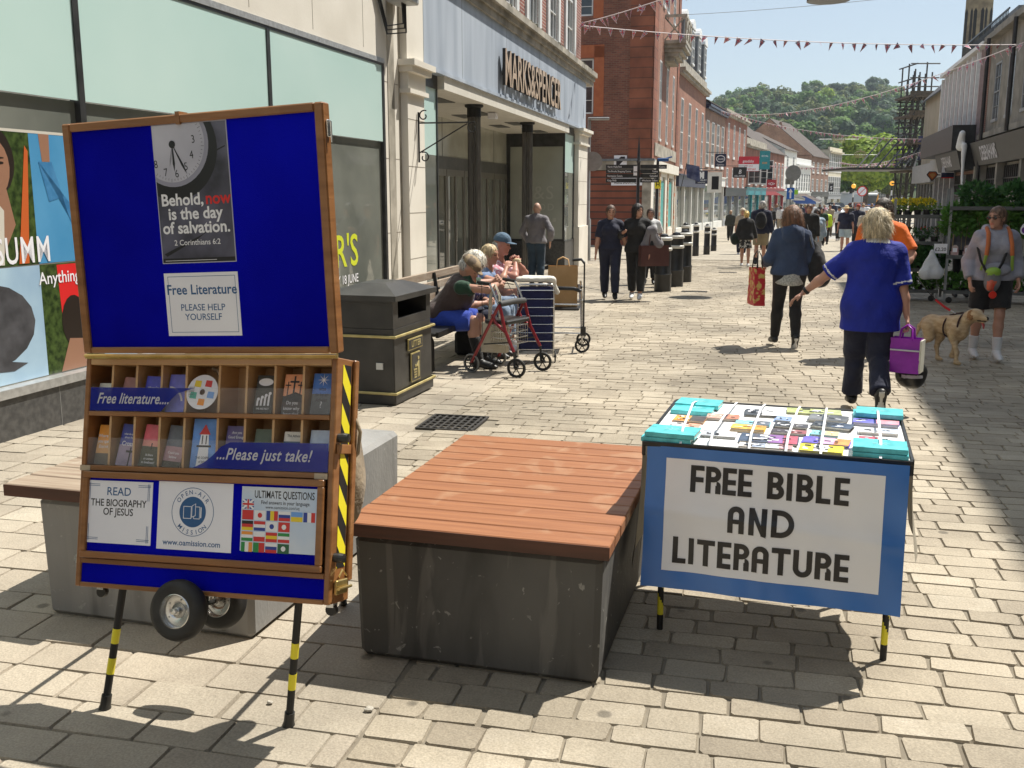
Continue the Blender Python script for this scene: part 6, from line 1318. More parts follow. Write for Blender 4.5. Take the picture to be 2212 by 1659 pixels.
m_navyp=mk('navy_paint',(.015,.02,.05),(.025,.03,.07),rough=.4);m_tealp=mk('teal_paint',(.02,.20,.23),(.03,.26,.29),rough=.4);m_redp=mk('red_paint',(.30,.015,.025),(.38,.02,.03),rough=.4);m_greyp=mk('grey_shopfront',(.25,.26,.27),(.33,.34,.35),rough=.5);m_blackp=mk('black_paint',(.015,.015,.015),(.03,.03,.03),rough=.4)
m_brd=brick('brown_brick',(.26,.13,.08),(.20,.09,.06),mortar=(.34,.28,.22),dirt=.3);m_brr=brick('bright_brick',(.31,.11,.07),(.24,.075,.05),mortar=(.30,.21,.15),dirt=.4)
p = (6.0 + .255 / math.hypot(.255, 1) * 12.2, 44 + 12.2 / math.hypot(.255, 1))
B3,p,L3=terrace(p,.30,1519,'brick_house','red brick house with a row of white arched dormers next to the corner house',10.0,m_bfront,[(4.2,8.2,4,1.1)],(m_navyp,m_whitew,m_shopglass),ytop=136,pxt=1481,cornice=m_stoned,parapet=.4)
H3 = at(1481, 136, 44 + 12.2 / math.hypot(.255, 1)).z - B3.z
for i in range(4):
 mb=MB();u=L3*(i+.5)/4.1;w=1.5;mb.M=Matrix.Translation((0,0,H3 -10));mb.box(u,u+w,.05,2.2,10.1,12.6,0);mb.prism([(w/2+(w/2+.08)*math.cos(a),.55*math.sin(a)) for a in np.linspace(0,PI,10)],(u,2.2,12.6),(1,0,0),(0,0,1),2.25,1)
 B3.add(mb,'dormer',[m_lead,m_wf]);window_obj(B3,u+.2,H3+.6,w -.4,1.9,'sash',y=-.02)
mb = MB(); mb.box(0, L3, .9, 8, H3, H3 + 2.5); B3.add(mb, 'mansard', m_slateroof)
B4,p,L4=terrace(p,.36,1562,'brick_house','brown brick house with deep navy gutter and four tall windows over a white shop',8.6,m_brd,[(4.4,7.4,4,1.25)],(m_whitew,m_whitew,m_shopglass),ytop=217,pxt=1517,cornice=m_navyp,roof=(m_tileroof,1.8))
B5,p,L5=terrace((p[0]+.3,p[1]+1.2),.38,1609,'brick_house','tall narrow red brick house with slit windows rising above its neighbours',11.4,m_brr,[(6.9,10.2,4,.8),(3.9,5.8,4,.9)],(m_blackp,m_greyp,m_shopglass),ytop=236,pxt=1578,cornice=m_stoned,parapet=.1)
B6,p,L6=terrace(p,.40,1652,'brick_house','low red brick house with stone parapet over a turquoise shopfront',8.6,m_brr,[(4.2,7.0,3,1.1)],(m_tealp,m_tealp,m_shopglass),ytop=305,pxt=1612,cornice=m_stoned,parapet=.35)
B7,p,L7=terrace(p,.44,1692,'brick_house','brick house with big dark gable roof over a red shopfront',8.2,m_brr,[(4.0,7.0,5,1.0)],(m_redp,m_redp,m_shopglass),ytop=325,pxt=1655,roof=(m_tileroof,4.0),depth=11)
B8,p,L8=terrace(p,.48,1718,'white_house','narrow white rendered house with tall windows and slate roof',9.6,m_whitew,[(7.0,8.8,2,1.0),(4.0,6.2,2,1.1)],(m_greyp,m_whitew,m_shopglass),ytop=322,pxt=1692,roof=(m_tileroof,2.2))
B9,p,L9=terrace(p,.50,1750,'white_house','white stucco house with balustrade parapet above awnings',8.4,m_whitew,[(4.0,6.8,6,1.1)],(m_whitew,m_whitew,m_shopglass),ytop=350,pxt=1718,cornice=m_wf,parapet=.5)
B10,p,L10=terrace(p,.52,1788,'brick_house','steep gabled brick house with chimney stacks before the cream block',9.4,m_brd,[(6.8,8.4,4,1.2),(3.9,5.8,4,1.2)],(m_blackp,m_greyp,m_shopglass),ytop=335,pxt=1750,roof=(m_tileroof,4.6),depth=11,chim=(.2,2.2))
B11,p,L11=terrace(p,.56,1815,'cream_block','cream rendered block with long vertical windows at the end of the terrace',15.5,m_cream,[(10.4,14.8,6,1.3),(4.0,9.2,6,1.3)],(m_greyp,m_cream,m_shopglass),ytop=322,pxt=1790,cornice=m_cream,parapet=.3,depth=14)
# houses closing the view
def endhouse(px0, px1, ytop, Y, name, label, mat, roof, nwin, rows=2):
 a,b=at(px0,ytop,Y),at(px1,ytop,Y);f=Fac((a.x,Y),(1,.0),name,label);L=b.x -a.x;Hh=a.z -f.z;ho=[]
 for r in range(rows):
  for i in range(nwin):c=L*(i+.5)/nwin;z=Hh*(.12+r/rows*.88);ho.append((c -.5,c+.5,z,z+Hh*.5/rows))
 mb=MB();mb.wall(0,L,-.5,Hh,ho,y=0,d=.1);mb.box(0,L,.15,8,-.5,Hh);f.add(mb,'wall',mat)
 for h_ in ho: window_obj(f, h_[0], h_[2], 1.0, h_[3] - h_[2], 'sash', y=.03)
 if roof: pitched(f, 0, L, 0, 8, Hh, 3.5, roof, gable=mat)
endhouse(1822,1868,428,215,'grey_house','pale grey house under the street trees at the end of the road',m_greyp,m_slateroof,4)
endhouse(1893,1945,408,200,'white_house','white house front behind the bus at the end of the road',m_whitew,None,5)
endhouse(1905,1960,392,250,'grey_house','slate roofed house rising behind the white house front',m_whitew,m_slateroof,4)
# --- right hand side
RO = (7.41 + .275 * 60, 60.0)
def RF(u, name, label, cat='building'):
 d=Vector((-.275,-1,0)).normalized();o=(RO[0]+d.x*u,RO[1]+d.y*u);return Fac(o,(-.275,-1),name,label,cat)
GEN = lambda f, px, py: f.on(px, py)
m_creamr=mk('cream_gable_render',(.34,.30,.22),(.42,.37,.28),scale=.8,rough=.8);m_dstone=mk('dark_ashlar',(.17,.16,.135),(.30,.28,.24),scale=1.6,rough=.85,bump=.3,detail=9)
R1=RF(1.5,'gabled_building','cream rendered gable end building beside the scaffolding')
mb=MB();mb.wall(0,8,-.2,7.6,[],y=0);mb.box(0,8,.15,9,-.2,7.6);R1.add(mb,'wall',m_creamr);pitched(R1,0,8,0,9,7.62,4.5,m_slateroof,gable=m_creamr)
mb=MB();mb.box(0,8,-.45,-.02,2.95,3.9);R1.add(mb,'fascia_board',mk('pale_fascia',(.32,.33,.33),(.38,.39,.4),rough=.6))
mb = MB()
for u in np.arange(0,8.1,1.3):mb=MB();mb.box(u,u+.12,-.1,-.005,-.2,2.9);R1.add(mb,'pilaster',m_greyp);mb=MB();mb.box(0,8,-.03,-.006,.0,2.9);R1.add(mb,'shop_window',m_shopglass)
R2=RF(9.5,'ribbed_building','building with tall pale vertical fins between brick strips and a dark balcony')
mb=MB();mb.wall(0,11.5,-.2,7.9,[],y=0);mb.box(0,11.5,.1,9,-.2,7.9);R2.add(mb,'wall',brick('fin_brick',(.26,.11,.07),(.2,.08,.06),mortar=(.3,.25,.2)))
mb = MB()
for i,u in enumerate(np.arange(.25,11.2,1.22)):mb.box(u,u+.16,-.28,-.003,4.1,7.8,0);mb.box(u+.2,u+.62,-.10,-.003,4.1,7.8,1);mb.box(u+.7,u+.8,-.24,-.003,4.1,7.8,2)
R2.add(mb,'fins',[m_wf,mk('fin_panel',(.40,.42,.46),(.5,.52,.56),scale=2,rough=.4),mk('fin_rose',(.42,.33,.32),(.5,.4,.4),rough=.5)])
mb=MB();mb.box(0,11.5,-.35,.1,7.9,8.05);R2.add(mb,'coping',m_wf);mb=MB();mb.box(.5,11.5,.8,8,8.0,9.3,0);R2.add(mb,'attic',m_lead)
for u in np.arange(.5, 11.5, .9): pass
mb = MB()
for u in np.arange(.5, 11.4, .28): mb.box(u, u + .03, .5, .53, 8.06, 9.2)
mb.box(.5, 11.4, .49, .54, 9.2, 9.26); R2.add(mb, 'roof_railing', m_blackp)
mb=MB();mb.box(1.5,11.4,-1.15,-.3,3.98,4.06,0);mb.box(1.5,11.4,-1.15,-1.12,4.06,4.95,1);mb.box(11.37,11.4,-1.12,-.3,4.06,4.95,1);R2.add(mb,'balcony',[m_blackp,m_blackp])
mb=MB();mb.box(0,5.2,-.5,-.02,3.1,3.95);R2.add(mb,'fascia_board',_mc['pale_fascia'])
mb=MB();mb.add([(5.2,-.75,3.25),(11.45,-.75,3.25),(11.45,-.95,4.0),(5.2,-.95,4.0),(5.2,-.02,3.25),(11.45,-.02,3.25),(11.45,-.02,4.0),(5.2,-.02,4.0)],[(0,1,2,3),(4,0,3,7),(1,5,6,2),(3,2,6,7),(0,4,5,1)]);mb.text('DEBENHAMS',(8.2,-.80,3.42),(1,0,0),(0,-.258,.966),.62,.005,1,bold=.02,sx=.75)
R2.add(mb,'shop_sign',[mk('charcoal_sign',(.014,.013,.012),(.025,.023,.022),rough=.5),m_soft])
def leaded(f, u0, u1, z0, z1, y=-.02, n=None):
 mb = MB(); n = n or int((u1 - u0) / .32)
 for i in range(n+1):u=u0+(u1 -u0)*i/n;mb.box(u -.025,u+.025,y -.05,y,z0,z1)
 mb.box(u0,u1,y -.05,y -.001,(z0+z1)/2 -.02,(z0+z1)/2+.02);mb.box(u0,u1,y -.08,y -.001,z0 -.08,z0);f.add(mb,'window_bars',m_blackp);mb=MB();mb.box(u0,u1,y+.003,y+.015,z0,z1);f.add(mb,'leaded_window',mk('milky_glass',(.26,.28,.27),(.36,.38,.36),scale=3,rough=.3))
leaded(R2, 5.6, 11.0, 2.3, 3.1, y=-.05)
mb=MB();mb.box(0,11.5,-.02,-.004,0,2.2);R2.add(mb,'shop_window',m_shopglass);mb=MB()
for u in (0,1.6,3.2,5.1,8.2,11.2):mb=MB();mb.box(u,u+.25,-.25,-.03,-.2,3.1);R2.add(mb,'pilaster',m_greyp)
R3=RF(21.05,'stone_building','dark ashlar shop building with charcoal sign at the right edge')
ho = [(u, u + 1.1, 4.9, 7.0) for u in (1.2, 3.6, 6.2, 8.8, 11.2)]
mb=MB();mb.wall(0,13,-.2,8.4,ho,y=0,d=.15);mb.box(0,13,.2,9,8.2,8.39);mb.add([(0,0,-.2),(0,9,-.2),(0,9,8.4),(0,0,8.4)],[(3,2,1,0)]);mb.box(0,13,-.3,-.002,7.9,8.1,0);mb.box(0,13,-.3,-.002,4.3,4.5,0);R3.add(mb,'wall',m_dstone)
for h_ in ho: window_obj(R3, h_[0], h_[2], 1.1, 2.1, 'sash', mat=m_greyp)
mb=MB();mb.add([(.6,-.35,3.3),(13,-.35,3.3),(13,-.6,4.15),(.6,-.6,4.15),(.6,-.02,3.3),(13,-.02,3.3),(13,-.02,4.15),(.6,-.02,4.15)],[(0,1,2,3),(4,0,3,7),(1,5,6,2),(3,2,6,7),(0,4,5,1)]);mb.text('DEBENHAMS',(2.35,-.42,3.47),(1,0,0),(0,-.28,.96),.72,.005,1,bold=.02,sx=.72,align='LEFT')
R3.add(mb,'shop_sign',[_mc['charcoal_sign'],m_soft]);leaded(R3,1.6,12.6,2.35,3.2,y=-.05)
mb=MB();mb.box(1.2,12.8,-.03,-.004,.3,2.27);R3.add(mb,'shop_window',mk('pale_blind',(.30,.29,.25),(.38,.37,.33),rough=.4));mb=MB()
for u in (0,1.0,4.4,8.2,12.6):mb=MB();mb.box(u,u+.3,-.3,-.035,-.2,3.3);R3.add(mb,'pilaster',m_dstone)
for u,z in ((1.3,-.2),(6.0,4.3)):mb=MB();mb.tube([(u,-.35,z),(u,-.35,7.9)],.07,8);R3.add(mb,'drainpipe',m_blackp)
# rolled white sheet hanging where the two signs meet
mb=MB();t=thing('sheet','crumpled white plastic sheet hanging between the two charcoal shop signs','sheet',R3.W(.3,-.75,2.6),R3.rz)
r_=blob([cap((0,0,1.5),(.1,0,.3),.10,.05),cap((-.05,-.1,1.95),(-.25,-.1,1.45),.12,.16),cap((.1,0,.3),(.25,0,-.1),.06,.04)],.04,k=.05,wr=.02,wf=9);mesh_from('plastic_folds',[r_],[m_wf],t)
R0=RF(34.2,'stone_building','high stone fronted building whose shadow covers the right of the street')
mb=MB();mb.box(40,78,.0,2,-.2,13);mb.wall(0,40,-.2,12.6,[(u,u+1.3,z,z+2.2) for u in np.arange(1,38,3) for z in (1,4.8,8.4)],y=0,d=.15);mb.box(0,40,.2,9,12.4,12.59);mb.add([(0,0,-.2),(0,9,-.2),(0,9,12.6),(0,0,12.6)],[(3,2,1,0)]);mb.box(0,40,.3,1.1,12.6,16.0);R0.add(mb,'wall',m_dstone)  # unseen stretch behind the camera is added to cut sky light
mb = MB(); mb.box(.2, 39.8, .152, .16, .5, 11.4); R0.add(mb, 'window_glass', m_glass)
# clock tower beyond
a, b = at(2076, 128, 92), at(2136, 128, 92); w = b.x - a.x
t=thing('stone_tower','octagonal old stone turret rising behind the right hand roofs','tower',(a.x+w/2,92,prof(92)))
mb = MB(); R8 = w / 2
mb.lathe([(R8*1.25,0),(R8*1.25,11.5),(R8*1.3,11.6),(R8,12.6),(R8,13.4),(R8*1.12,13.5),(R8*1.12,13.8),(R8*.96,13.9),(R8*.96,19.5),(R8*1.15,19.8),(R8*1.15,20.3),(R8*.9,20.4),(R8*.9,26),(.1,31)],(0,0,0),8)
mb.build('tower_stonework',mk('lichen_stone',(.16,.13,.09),(.30,.25,.16),scale=1.4,rough=.9,bump=.3,detail=8),t)
for i in range(8):
 a_ = -PI / 2 + 2 * PI * (i + .5) / 8 - PI / 8 * 0
 mb = MB(); c, s_ = math.cos(a_), math.sin(a_); rr = R8 * .96 * math.cos(PI / 8) + .01
 for o in (-.28,.28):mb.prism([(-.13,0),(.13,0),(.13,3.0),(0,3.3),(-.13,3.0)],(c*rr -s_*o,s_*rr+c*o,15.2),(-s_,c,0),(0,0,1),.01)
 mb.build('louvre', m_blk, t)
f=Fac((22,-34),(-1,-.05),'brick_house','brown brick building closing the street far behind the camera');mb=MB();mb.wall(0,40,-.2,12,[(u,u+1.2,z,z+2) for u in range(2,38,4) for z in (1,5,8.5)],y=0,d=.15);mb.box(0,40,.3,6,-.2,12);f.add(mb,'wall',m_brd)  # added out of view so that sides facing the camera get less sky
# ------------------------------------------------ people
def G(px, py): q = gg(px, py); return (q.x, q.y, q.z)
TOCAM = lambda p: math.atan2(-p[1], -p[0]) - PI / 2      # yaw that faces the camera
DOWN=-SA                                                # yaw that walks away down the street
c_navy=cloth('navy_cloth',(.008,.010,.028),(.014,.018,.045));c_black=cloth('black_cloth',(.008,.008,.009),(.018,.018,.019));c_denim=cloth('blue_denim',(.025,.05,.10),(.05,.09,.16));c_white=cloth('white_cotton',(.62,.62,.62),(.7,.7,.7));c_beige=cloth('beige_cotton',(.42,.34,.24));c_olive=cloth('stone_shorts',(.30,.25,.16));c_scrub=cloth('blue_scrubs',(.004,.018,.42),(.006,.026,.55),rough=.6);c_orange=cloth('orange_shirt',(.72,.13,.01),(.80,.17,.015));c_hood=cloth('slate_blue_hoodie',(.025,.045,.095),(.04,.065,.13));c_grey=cloth('grey_marl',(.26,.26,.31),(.34,.34,.39));c_gsweat=cloth('grey_sweater',(.14,.13,.145),(.20,.19,.20))
c_jeans=cloth('indigo_jeans',(.012,.028,.05),(.025,.05,.08));s_white=flat('white_shoe',(.7,.7,.7),.5);s_black=flat('black_shoe',(.015,.015,.015),.45);s_sole=flat('pale_sole',(.55,.53,.48),.7)
# nurse: white piping on the sleeves and a white collar line
P0=G(1868,893);c_scrub=mk('scrub_deep',(.002,.012,.22),(.004,.018,.32),scale=6,rough=.75,bump=1,bscale=6,bdist=.04)
def nurse_mat(C, M, I):
 s = I['s']
 for i in (0, 1):
  a,b=np.array(I['SH'][i]),np.array(I['el'][i]);d=(b -a)/np.linalg.norm(b -a);L=np.linalg.norm(b -a)*.95;t=(C -a) @ d;r=np.linalg.norm(C -a -t[:,None]*d,axis=1);M=np.where((t >L -.032) & (t <L -.020) & (r <.12),1,M)
 u=np.array(I['up']);t=(C -np.array(I['neck'])) @ u;M=np.where((t >.020) & (np.abs((C -np.array(I['neck'])) @ np.array(I['xs'])) <.085),1,M);return M
def nurse_extra(root, I, grow):
 w=Vector(I['wr'][0]);d=(I['wr'][0] -I['el'][0]).normalized();mb=MB();mb.lathe([(.031,-.012),(.034,0),(.031,.012)],(0,0,0),16);mb.lathe([(.016,-.004),(.017,.004),(.001,.005)],(0,0,.036),12,0)
 o=mb.build('wristwatch',m_blk,root,smooth=40);o.location=w -d*.03;o.rotation_euler=d.to_track_quat('Z','Y').to_euler()
person('woman in bright blue nurse tunic seen from behind with left arm held out',(P0[0]+.0,P0[1]+.02,P0[2]),DOWN+.05,1.62,top=('tunic',c_scrub,.95,.715,.036,nurse_mat,[c_white]),bot=('trousers',c_navy,1.93,.008,.02),shoes=(s_black,s_sole),hair=('bob',(.52,.43,.28)),female=True,b=1.10,bb=1.13,
       pel=(0,0,.95),chest=(.01,.02,1.25),head=(.01,.06,1.585),hands=((-.56,.16,.98),(.29,-.04,.80)),elb=((-.3,-1,-.1),(.35,-.8,-.1)),feet=((-.08,.20,.075),(.07,-.30,.21)),toes=((0,1,-.05),(0,.15,-1)),knees=((0,1,.1),(0,1,.1)),curl=(.35,1.1),hd=[((-.75,.1,-.55),(-.4,.1,.8)),None],look=(-.18,1,-.05),vox=.0105,extra=nurse_extra)
# dark haired woman in hoodie
P1 = G(1698, 750)
def hood_extra(root, I, grow):
 n=I['neck'];f=I['fw'];grow('hood',[cap(n -f*.06 -I['xs']*.08,n -f*.10,.055,.07),cap(n -f*.10,n -f*.06+I['xs']*.08,.07,.055),ell(n -f*.10 -I['up']*.07,(.13,.06,.10))],c_hood,wr=.006)
 p=I['pel'];grow('blouse',[cap(p+Vector((0,0,-.12)),p+Vector((0,0,.1)),.178,.15,n=(0,1,0),f=.86)],cloth('flower_print',(.5,.5,.48),(.25,.27,.25),sc=60),wr=.008,cuts=[((0,0,p.z -.13),(0,.3,-1))])
person('woman with wavy brown hair in slate blue hoodie and black leggings walking away',P1,DOWN+.12,1.64,top=('hoodie',c_hood,1.9,.90,.024),bot=('leggings',c_black,1.97,.004),shoes=(s_black,s_white),hair=('curly',(.17,.085,.045)),female=True,b=1.12,bb=1.08,hands=((-.27,.24,1.02),(.20,.26,1.14)),elb=((-.35,-.5,-1),(.35,-.5,-1)),feet=((-.13,.16,.075),(.09,-.10,.13)),toes=((-.15,1,-.05),(0,.6,-.8)),head=(0,.05,1.595),look=(-.1,1,0),vox=.012,extra=hood_extra)
def bag_thing(name,label,prims,mat,loc,yaw=0,cat='bag',vox=.012,wr=.004,handle=None,hm=None,k=.03,mats=None,painter=None,pname=None,group=None):
 t=thing(name,label,cat,loc,yaw,group);r=blob(prims,vox,k=k,wr=wr,wf=18,seed=rnd.randint(1,99));mesh_from(pname or 'bag_body',[r],mats or [mat],t,painter)
 for i,h_ in enumerate(handle or []):mb=MB();mb.tube(h_[0],h_[1],8);mb.build('handle',hm or mat,t,smooth=60)
 return t
y1_ = DOWN + .12
def rel(p,yaw,v):c,s_=math.cos(yaw),math.sin(yaw);return (p[0]+v[0]*c -v[1]*s_,p[1]+v[0]*s_+v[1]*c,p[2]+v[2])
bag_thing('shoulder_bag','large black slouchy bag over the shoulder of the woman in the slate hoodie',[ell((0,0,0),(.10,.13,.20)),ell((.04,-.02,-.12),(.13,.15,.15)),cap((0,0,.1),(-.08,.02,.32),.05,.02)],c_black,rel(P1,y1_,(.30,.02,.98)),y1_,wr=.012,handle=[([(-.08,.03,.30),(-.12,.05,.44),(-.14,-.02,.46),(-.08,-.1,.2)],.010)],k=.06)
FL=mk('floral_bag',(.45,.02,.03),(.55,.42,.12),scale=18,rough=.5,detail=3,lo=.5,hi=.6)
def box_bag(name,label,w,d,h,mat,loc,yaw,handles=True,cat='bag',flare=.0,hmat=None,group=None,tilt=0,txt=None,hh=.16,stripe=None,side=None):
 t = thing(name, label, cat, loc, yaw, group);
 mb = MB(); nx, nz = 8, 8; P = []; Fs = []
 ringn = []
 for j in range(nz + 1):
  f = j / nz; ww = w * (1 - flare * (1 - f) ) / 2; dd = d * (1 - .25 * f) / 2
  pts=[(-ww,-dd),(0,-dd*1.08),(ww,-dd),(ww*(1 -.06*f),0),(ww,dd),(0,dd*1.08),(-ww,dd),(-ww*(1 -.06*f),0)]
  for (x,y) in pts:P.append((x+rnd.uniform(-.004,.004),y+rnd.uniform(-.004,.004),f*h -h))
 for j in range(nz):
  for i in range(8):Fs.append((j*8+i,j*8+(i+1)%8,(j+1)*8+(i+1)%8,(j+1)*8+i))
 Fs.append(tuple(range(7,-1,-1)));mb.add(P,Fs,0);mb.poly([(P[nz*8+i][0]*.97,P[nz*8+i][1]*.97,-.03) for i in range(8)],0);mb.build('bag_body',mat,t,smooth=35)
 if handles:
  for s_ in (-1,1):mb=MB();mb.tube([(-w*.22,s_*d*.38,-.02),(-w*.18,s_*d*.25,hh*.7),(0,s_*d*.1,hh),(w*.18,s_*d*.25,hh*.7),(w*.22,s_*d*.38,-.02)],.008,6);mb.build('handle',hmat or mat,t,smooth=60)
 if stripe:mb=MB();mb.box(-w/2*.98,w/2*.98,-d/2 -.004,-d/2*.9,-h*.36,-h*.32);mb.build('white_stripe',stripe,t)
 if side:mb=MB();mb.box(w/2 -.002,w/2+.012,-d*.47,d*.47,-h+.005,-.012);mb.build('side_panel',side,t)
 if txt:
  for i,(s_,sz,zz) in enumerate(txt):mb=MB();mb.text(s_,(0,-d/2 -.008,zz),(1,0,0),(0,0,1),sz,0,0,bold=.01);mb.build('bag_lettering',m_soft,t)
 return t
box_bag('shopping_bag','red floral shopping bag held at the left side of the woman in the slate hoodie',.13,.30,.44,FL,rel(P1,y1_,(-.36,.12,.93)),y1_+.15,hmat=c_black,hh=.20)
q=rel(P0,DOWN,(.27,-.06,.63));box_bag('cool_bag','purple cool bag with pale side panel hanging from the hand of the nurse',.22,.14,.27,mk('purple_nylon',(.22,.01,.30),(.30,.02,.40),scale=9,rough=.4,bump=.2),q,DOWN -.35,hmat=_mc['purple_nylon'],stripe=m_soft,side=mk('pale_foil',(.5,.48,.40),(.6,.58,.5),rough=.5),hh=.10)
q=rel(P0,DOWN,(.33,.02,.37));bag_thing('carrier_bag','black printed carrier bag hanging below the purple cool bag',[ell((0,0,-.03),(.12,.06,.10)),cap((0,0,-.06),(-.01,0,.16),.10,.035),cap((0,0,.1),(-.01,0,.30),.04,.015)],None,q,DOWN,wr=.010,mats=[mk('black_carrier',(.012,.012,.013),(.03,.03,.03),scale=9,rough=.3),m_soft],painter=lambda C,M:np.where((C[:,1] <-.02) & (np.abs(C[:,2]+.05) <.012) & (np.abs(C[:,0]) <.08),1,M))
# man in orange
P2 = (gg(1912, 772).x - .12, gg(1912, 772).y, gg(1912, 772).z)
person('man in orange shirt holding a red dog lead beyond the nurse',P2,DOWN+PI -.55,1.74,top=('shirt',c_orange,.85,.82,.03),bot=('shorts',c_navy,.95,.03),shoes=(s_black,s_sole),hair=('pony',(.05,.035,.025)),b=1.18,bb=1.15,hands=((-.34,.22,.98),(.28,.05,.85)),elb=((-.7,-.8,-.4),(.6,-1,-.2)),look=(.3,1,-.15),vox=.013,hand_det=True)
# woman with sunglasses and dog
P3 = G(2128, 777)
def pouch_extra(root, I, grow):
 s=I['s'];n=I['neck'];f_=I['fw'];grow('hood',[cap(n -f_*.07 -I['xs']*.09+I['up']*.02,n -f_*.10,.05,.06),cap(n -f_*.10,n -f_*.07+I['xs']*.09+I['up']*.02,.06,.05),cap(n -f_*.02 -I['xs']*.10,n+f_*.09 -I['up']*.06,.035,.028),cap(n -f_*.02+I['xs']*.10,n+f_*.09 -I['up']*.06,.035,.028)],c_grey,wr=.005)
 grow('pocket',[ell(I['pel']+f_*.15+I['up']*.08,(.14,.03,.07))],c_grey,wr=.005);sh=I['SH'];pe=I['pel'];f=Vector((0,1,0));m_st=cloth('orange_strap',(.50,.14,.04));m_gr=flat('lime_webbing',(.25,.38,.06),.5)
 for i, q in enumerate((-1, 1)):
  x=q*.105*s;mb=MB();pts=[(x,-.09,1.42*s),(x*1.02,.02,1.47*s),(x*1.05,.12,1.42*s),(x*1.15,.185,1.30*s),(x*1.25,.19,1.18*s)];mb.tube(pts,.022,6);mb.build('backpack_strap',m_st,root,smooth=60)
  mb=MB();mb.tube([(x*1.25,.19,1.19*s),(x*1.35,.17,1.10*s),(x*1.5,.13,1.02*s)],.017,6);mb.build('backpack_strap',m_gr,root,smooth=60)
 mb=MB();mb.tube([(-.13,.02,1.46*s),(-.12,.13,1.33*s),(-.04,.175,1.10*s),(.02,.185,.98*s)],.014,6);mb.build('cross_strap',c_black,root,smooth=60)
 mb=MB();mb.tube([(.19,.02,1.30*s),(.17,.16,1.12*s),(.10,.185,.98*s)],.014,6);mb.build('cross_strap',c_black,root,smooth=60)
person('woman with sunglasses, grey hoodie and black shorts standing behind the dog',P3,TOCAM(P3)+.25,1.66,top=('hoodie',c_grey,1.9,.90,.022),bot=('shorts',c_black,.82,.018,.02),shoes=(s_white,s_white),socks=(c_white,.42),hair=('bun',(.16,.095,.06)),female=True,b=1.06,bb=1.05,hands=((-.25,.07,.90),(.25,.07,.90)),elb=((-.4,-1,-.2),(.4,-1,-.2)),feet=((-.07,.16,.075),(.12,-.10,.085)),look=(.75,.75,-.1),glasses=True,vox=.011,extra=pouch_extra,head=(.02,.05,1.59))
yw3 = TOCAM(P3) + .25
bag_thing('pouch','grey treat pouch with lime top hanging at the waist of the woman with sunglasses',[ell((0,0,0),(.085,.05,.12)),ell((0,.01,.10),(.075,.05,.05),t=1),ell((.03,.05,-.05),(.03,.02,.05),t=2)],None,rel(P3,yw3,(.05,.20,.87)),yw3,wr=.004,mats=[cloth('grey_nylon',(.18,.18,.19)),flat('lime_mesh',(.25,.42,.05),.5),flat('coral_plastic',(.6,.12,.06),.4)],painter=lambda C,M:np.where(C[:,2] >.085,1,np.where((C[:,1] >.045) & (C[:,2] <.0),2,M)))
mb=MB();mb.lathe([(.001,-.008),(.038,-.006),(.040,0),(.038,.006),(.001,.008)],(0,0,0),18,axis='y');mb.tube([(0,0,.04),(0,0,.12)],.004,6)
o=mb.build('disc_tag',flat('tag_red',(.65,.03,.015),.35),smooth=40);o.location=rel(P3,yw3,(.05,.26,.73));o.rotation_euler=(0,0,yw3);tag(o,'round red tag dangling below the grey pouch','tag')
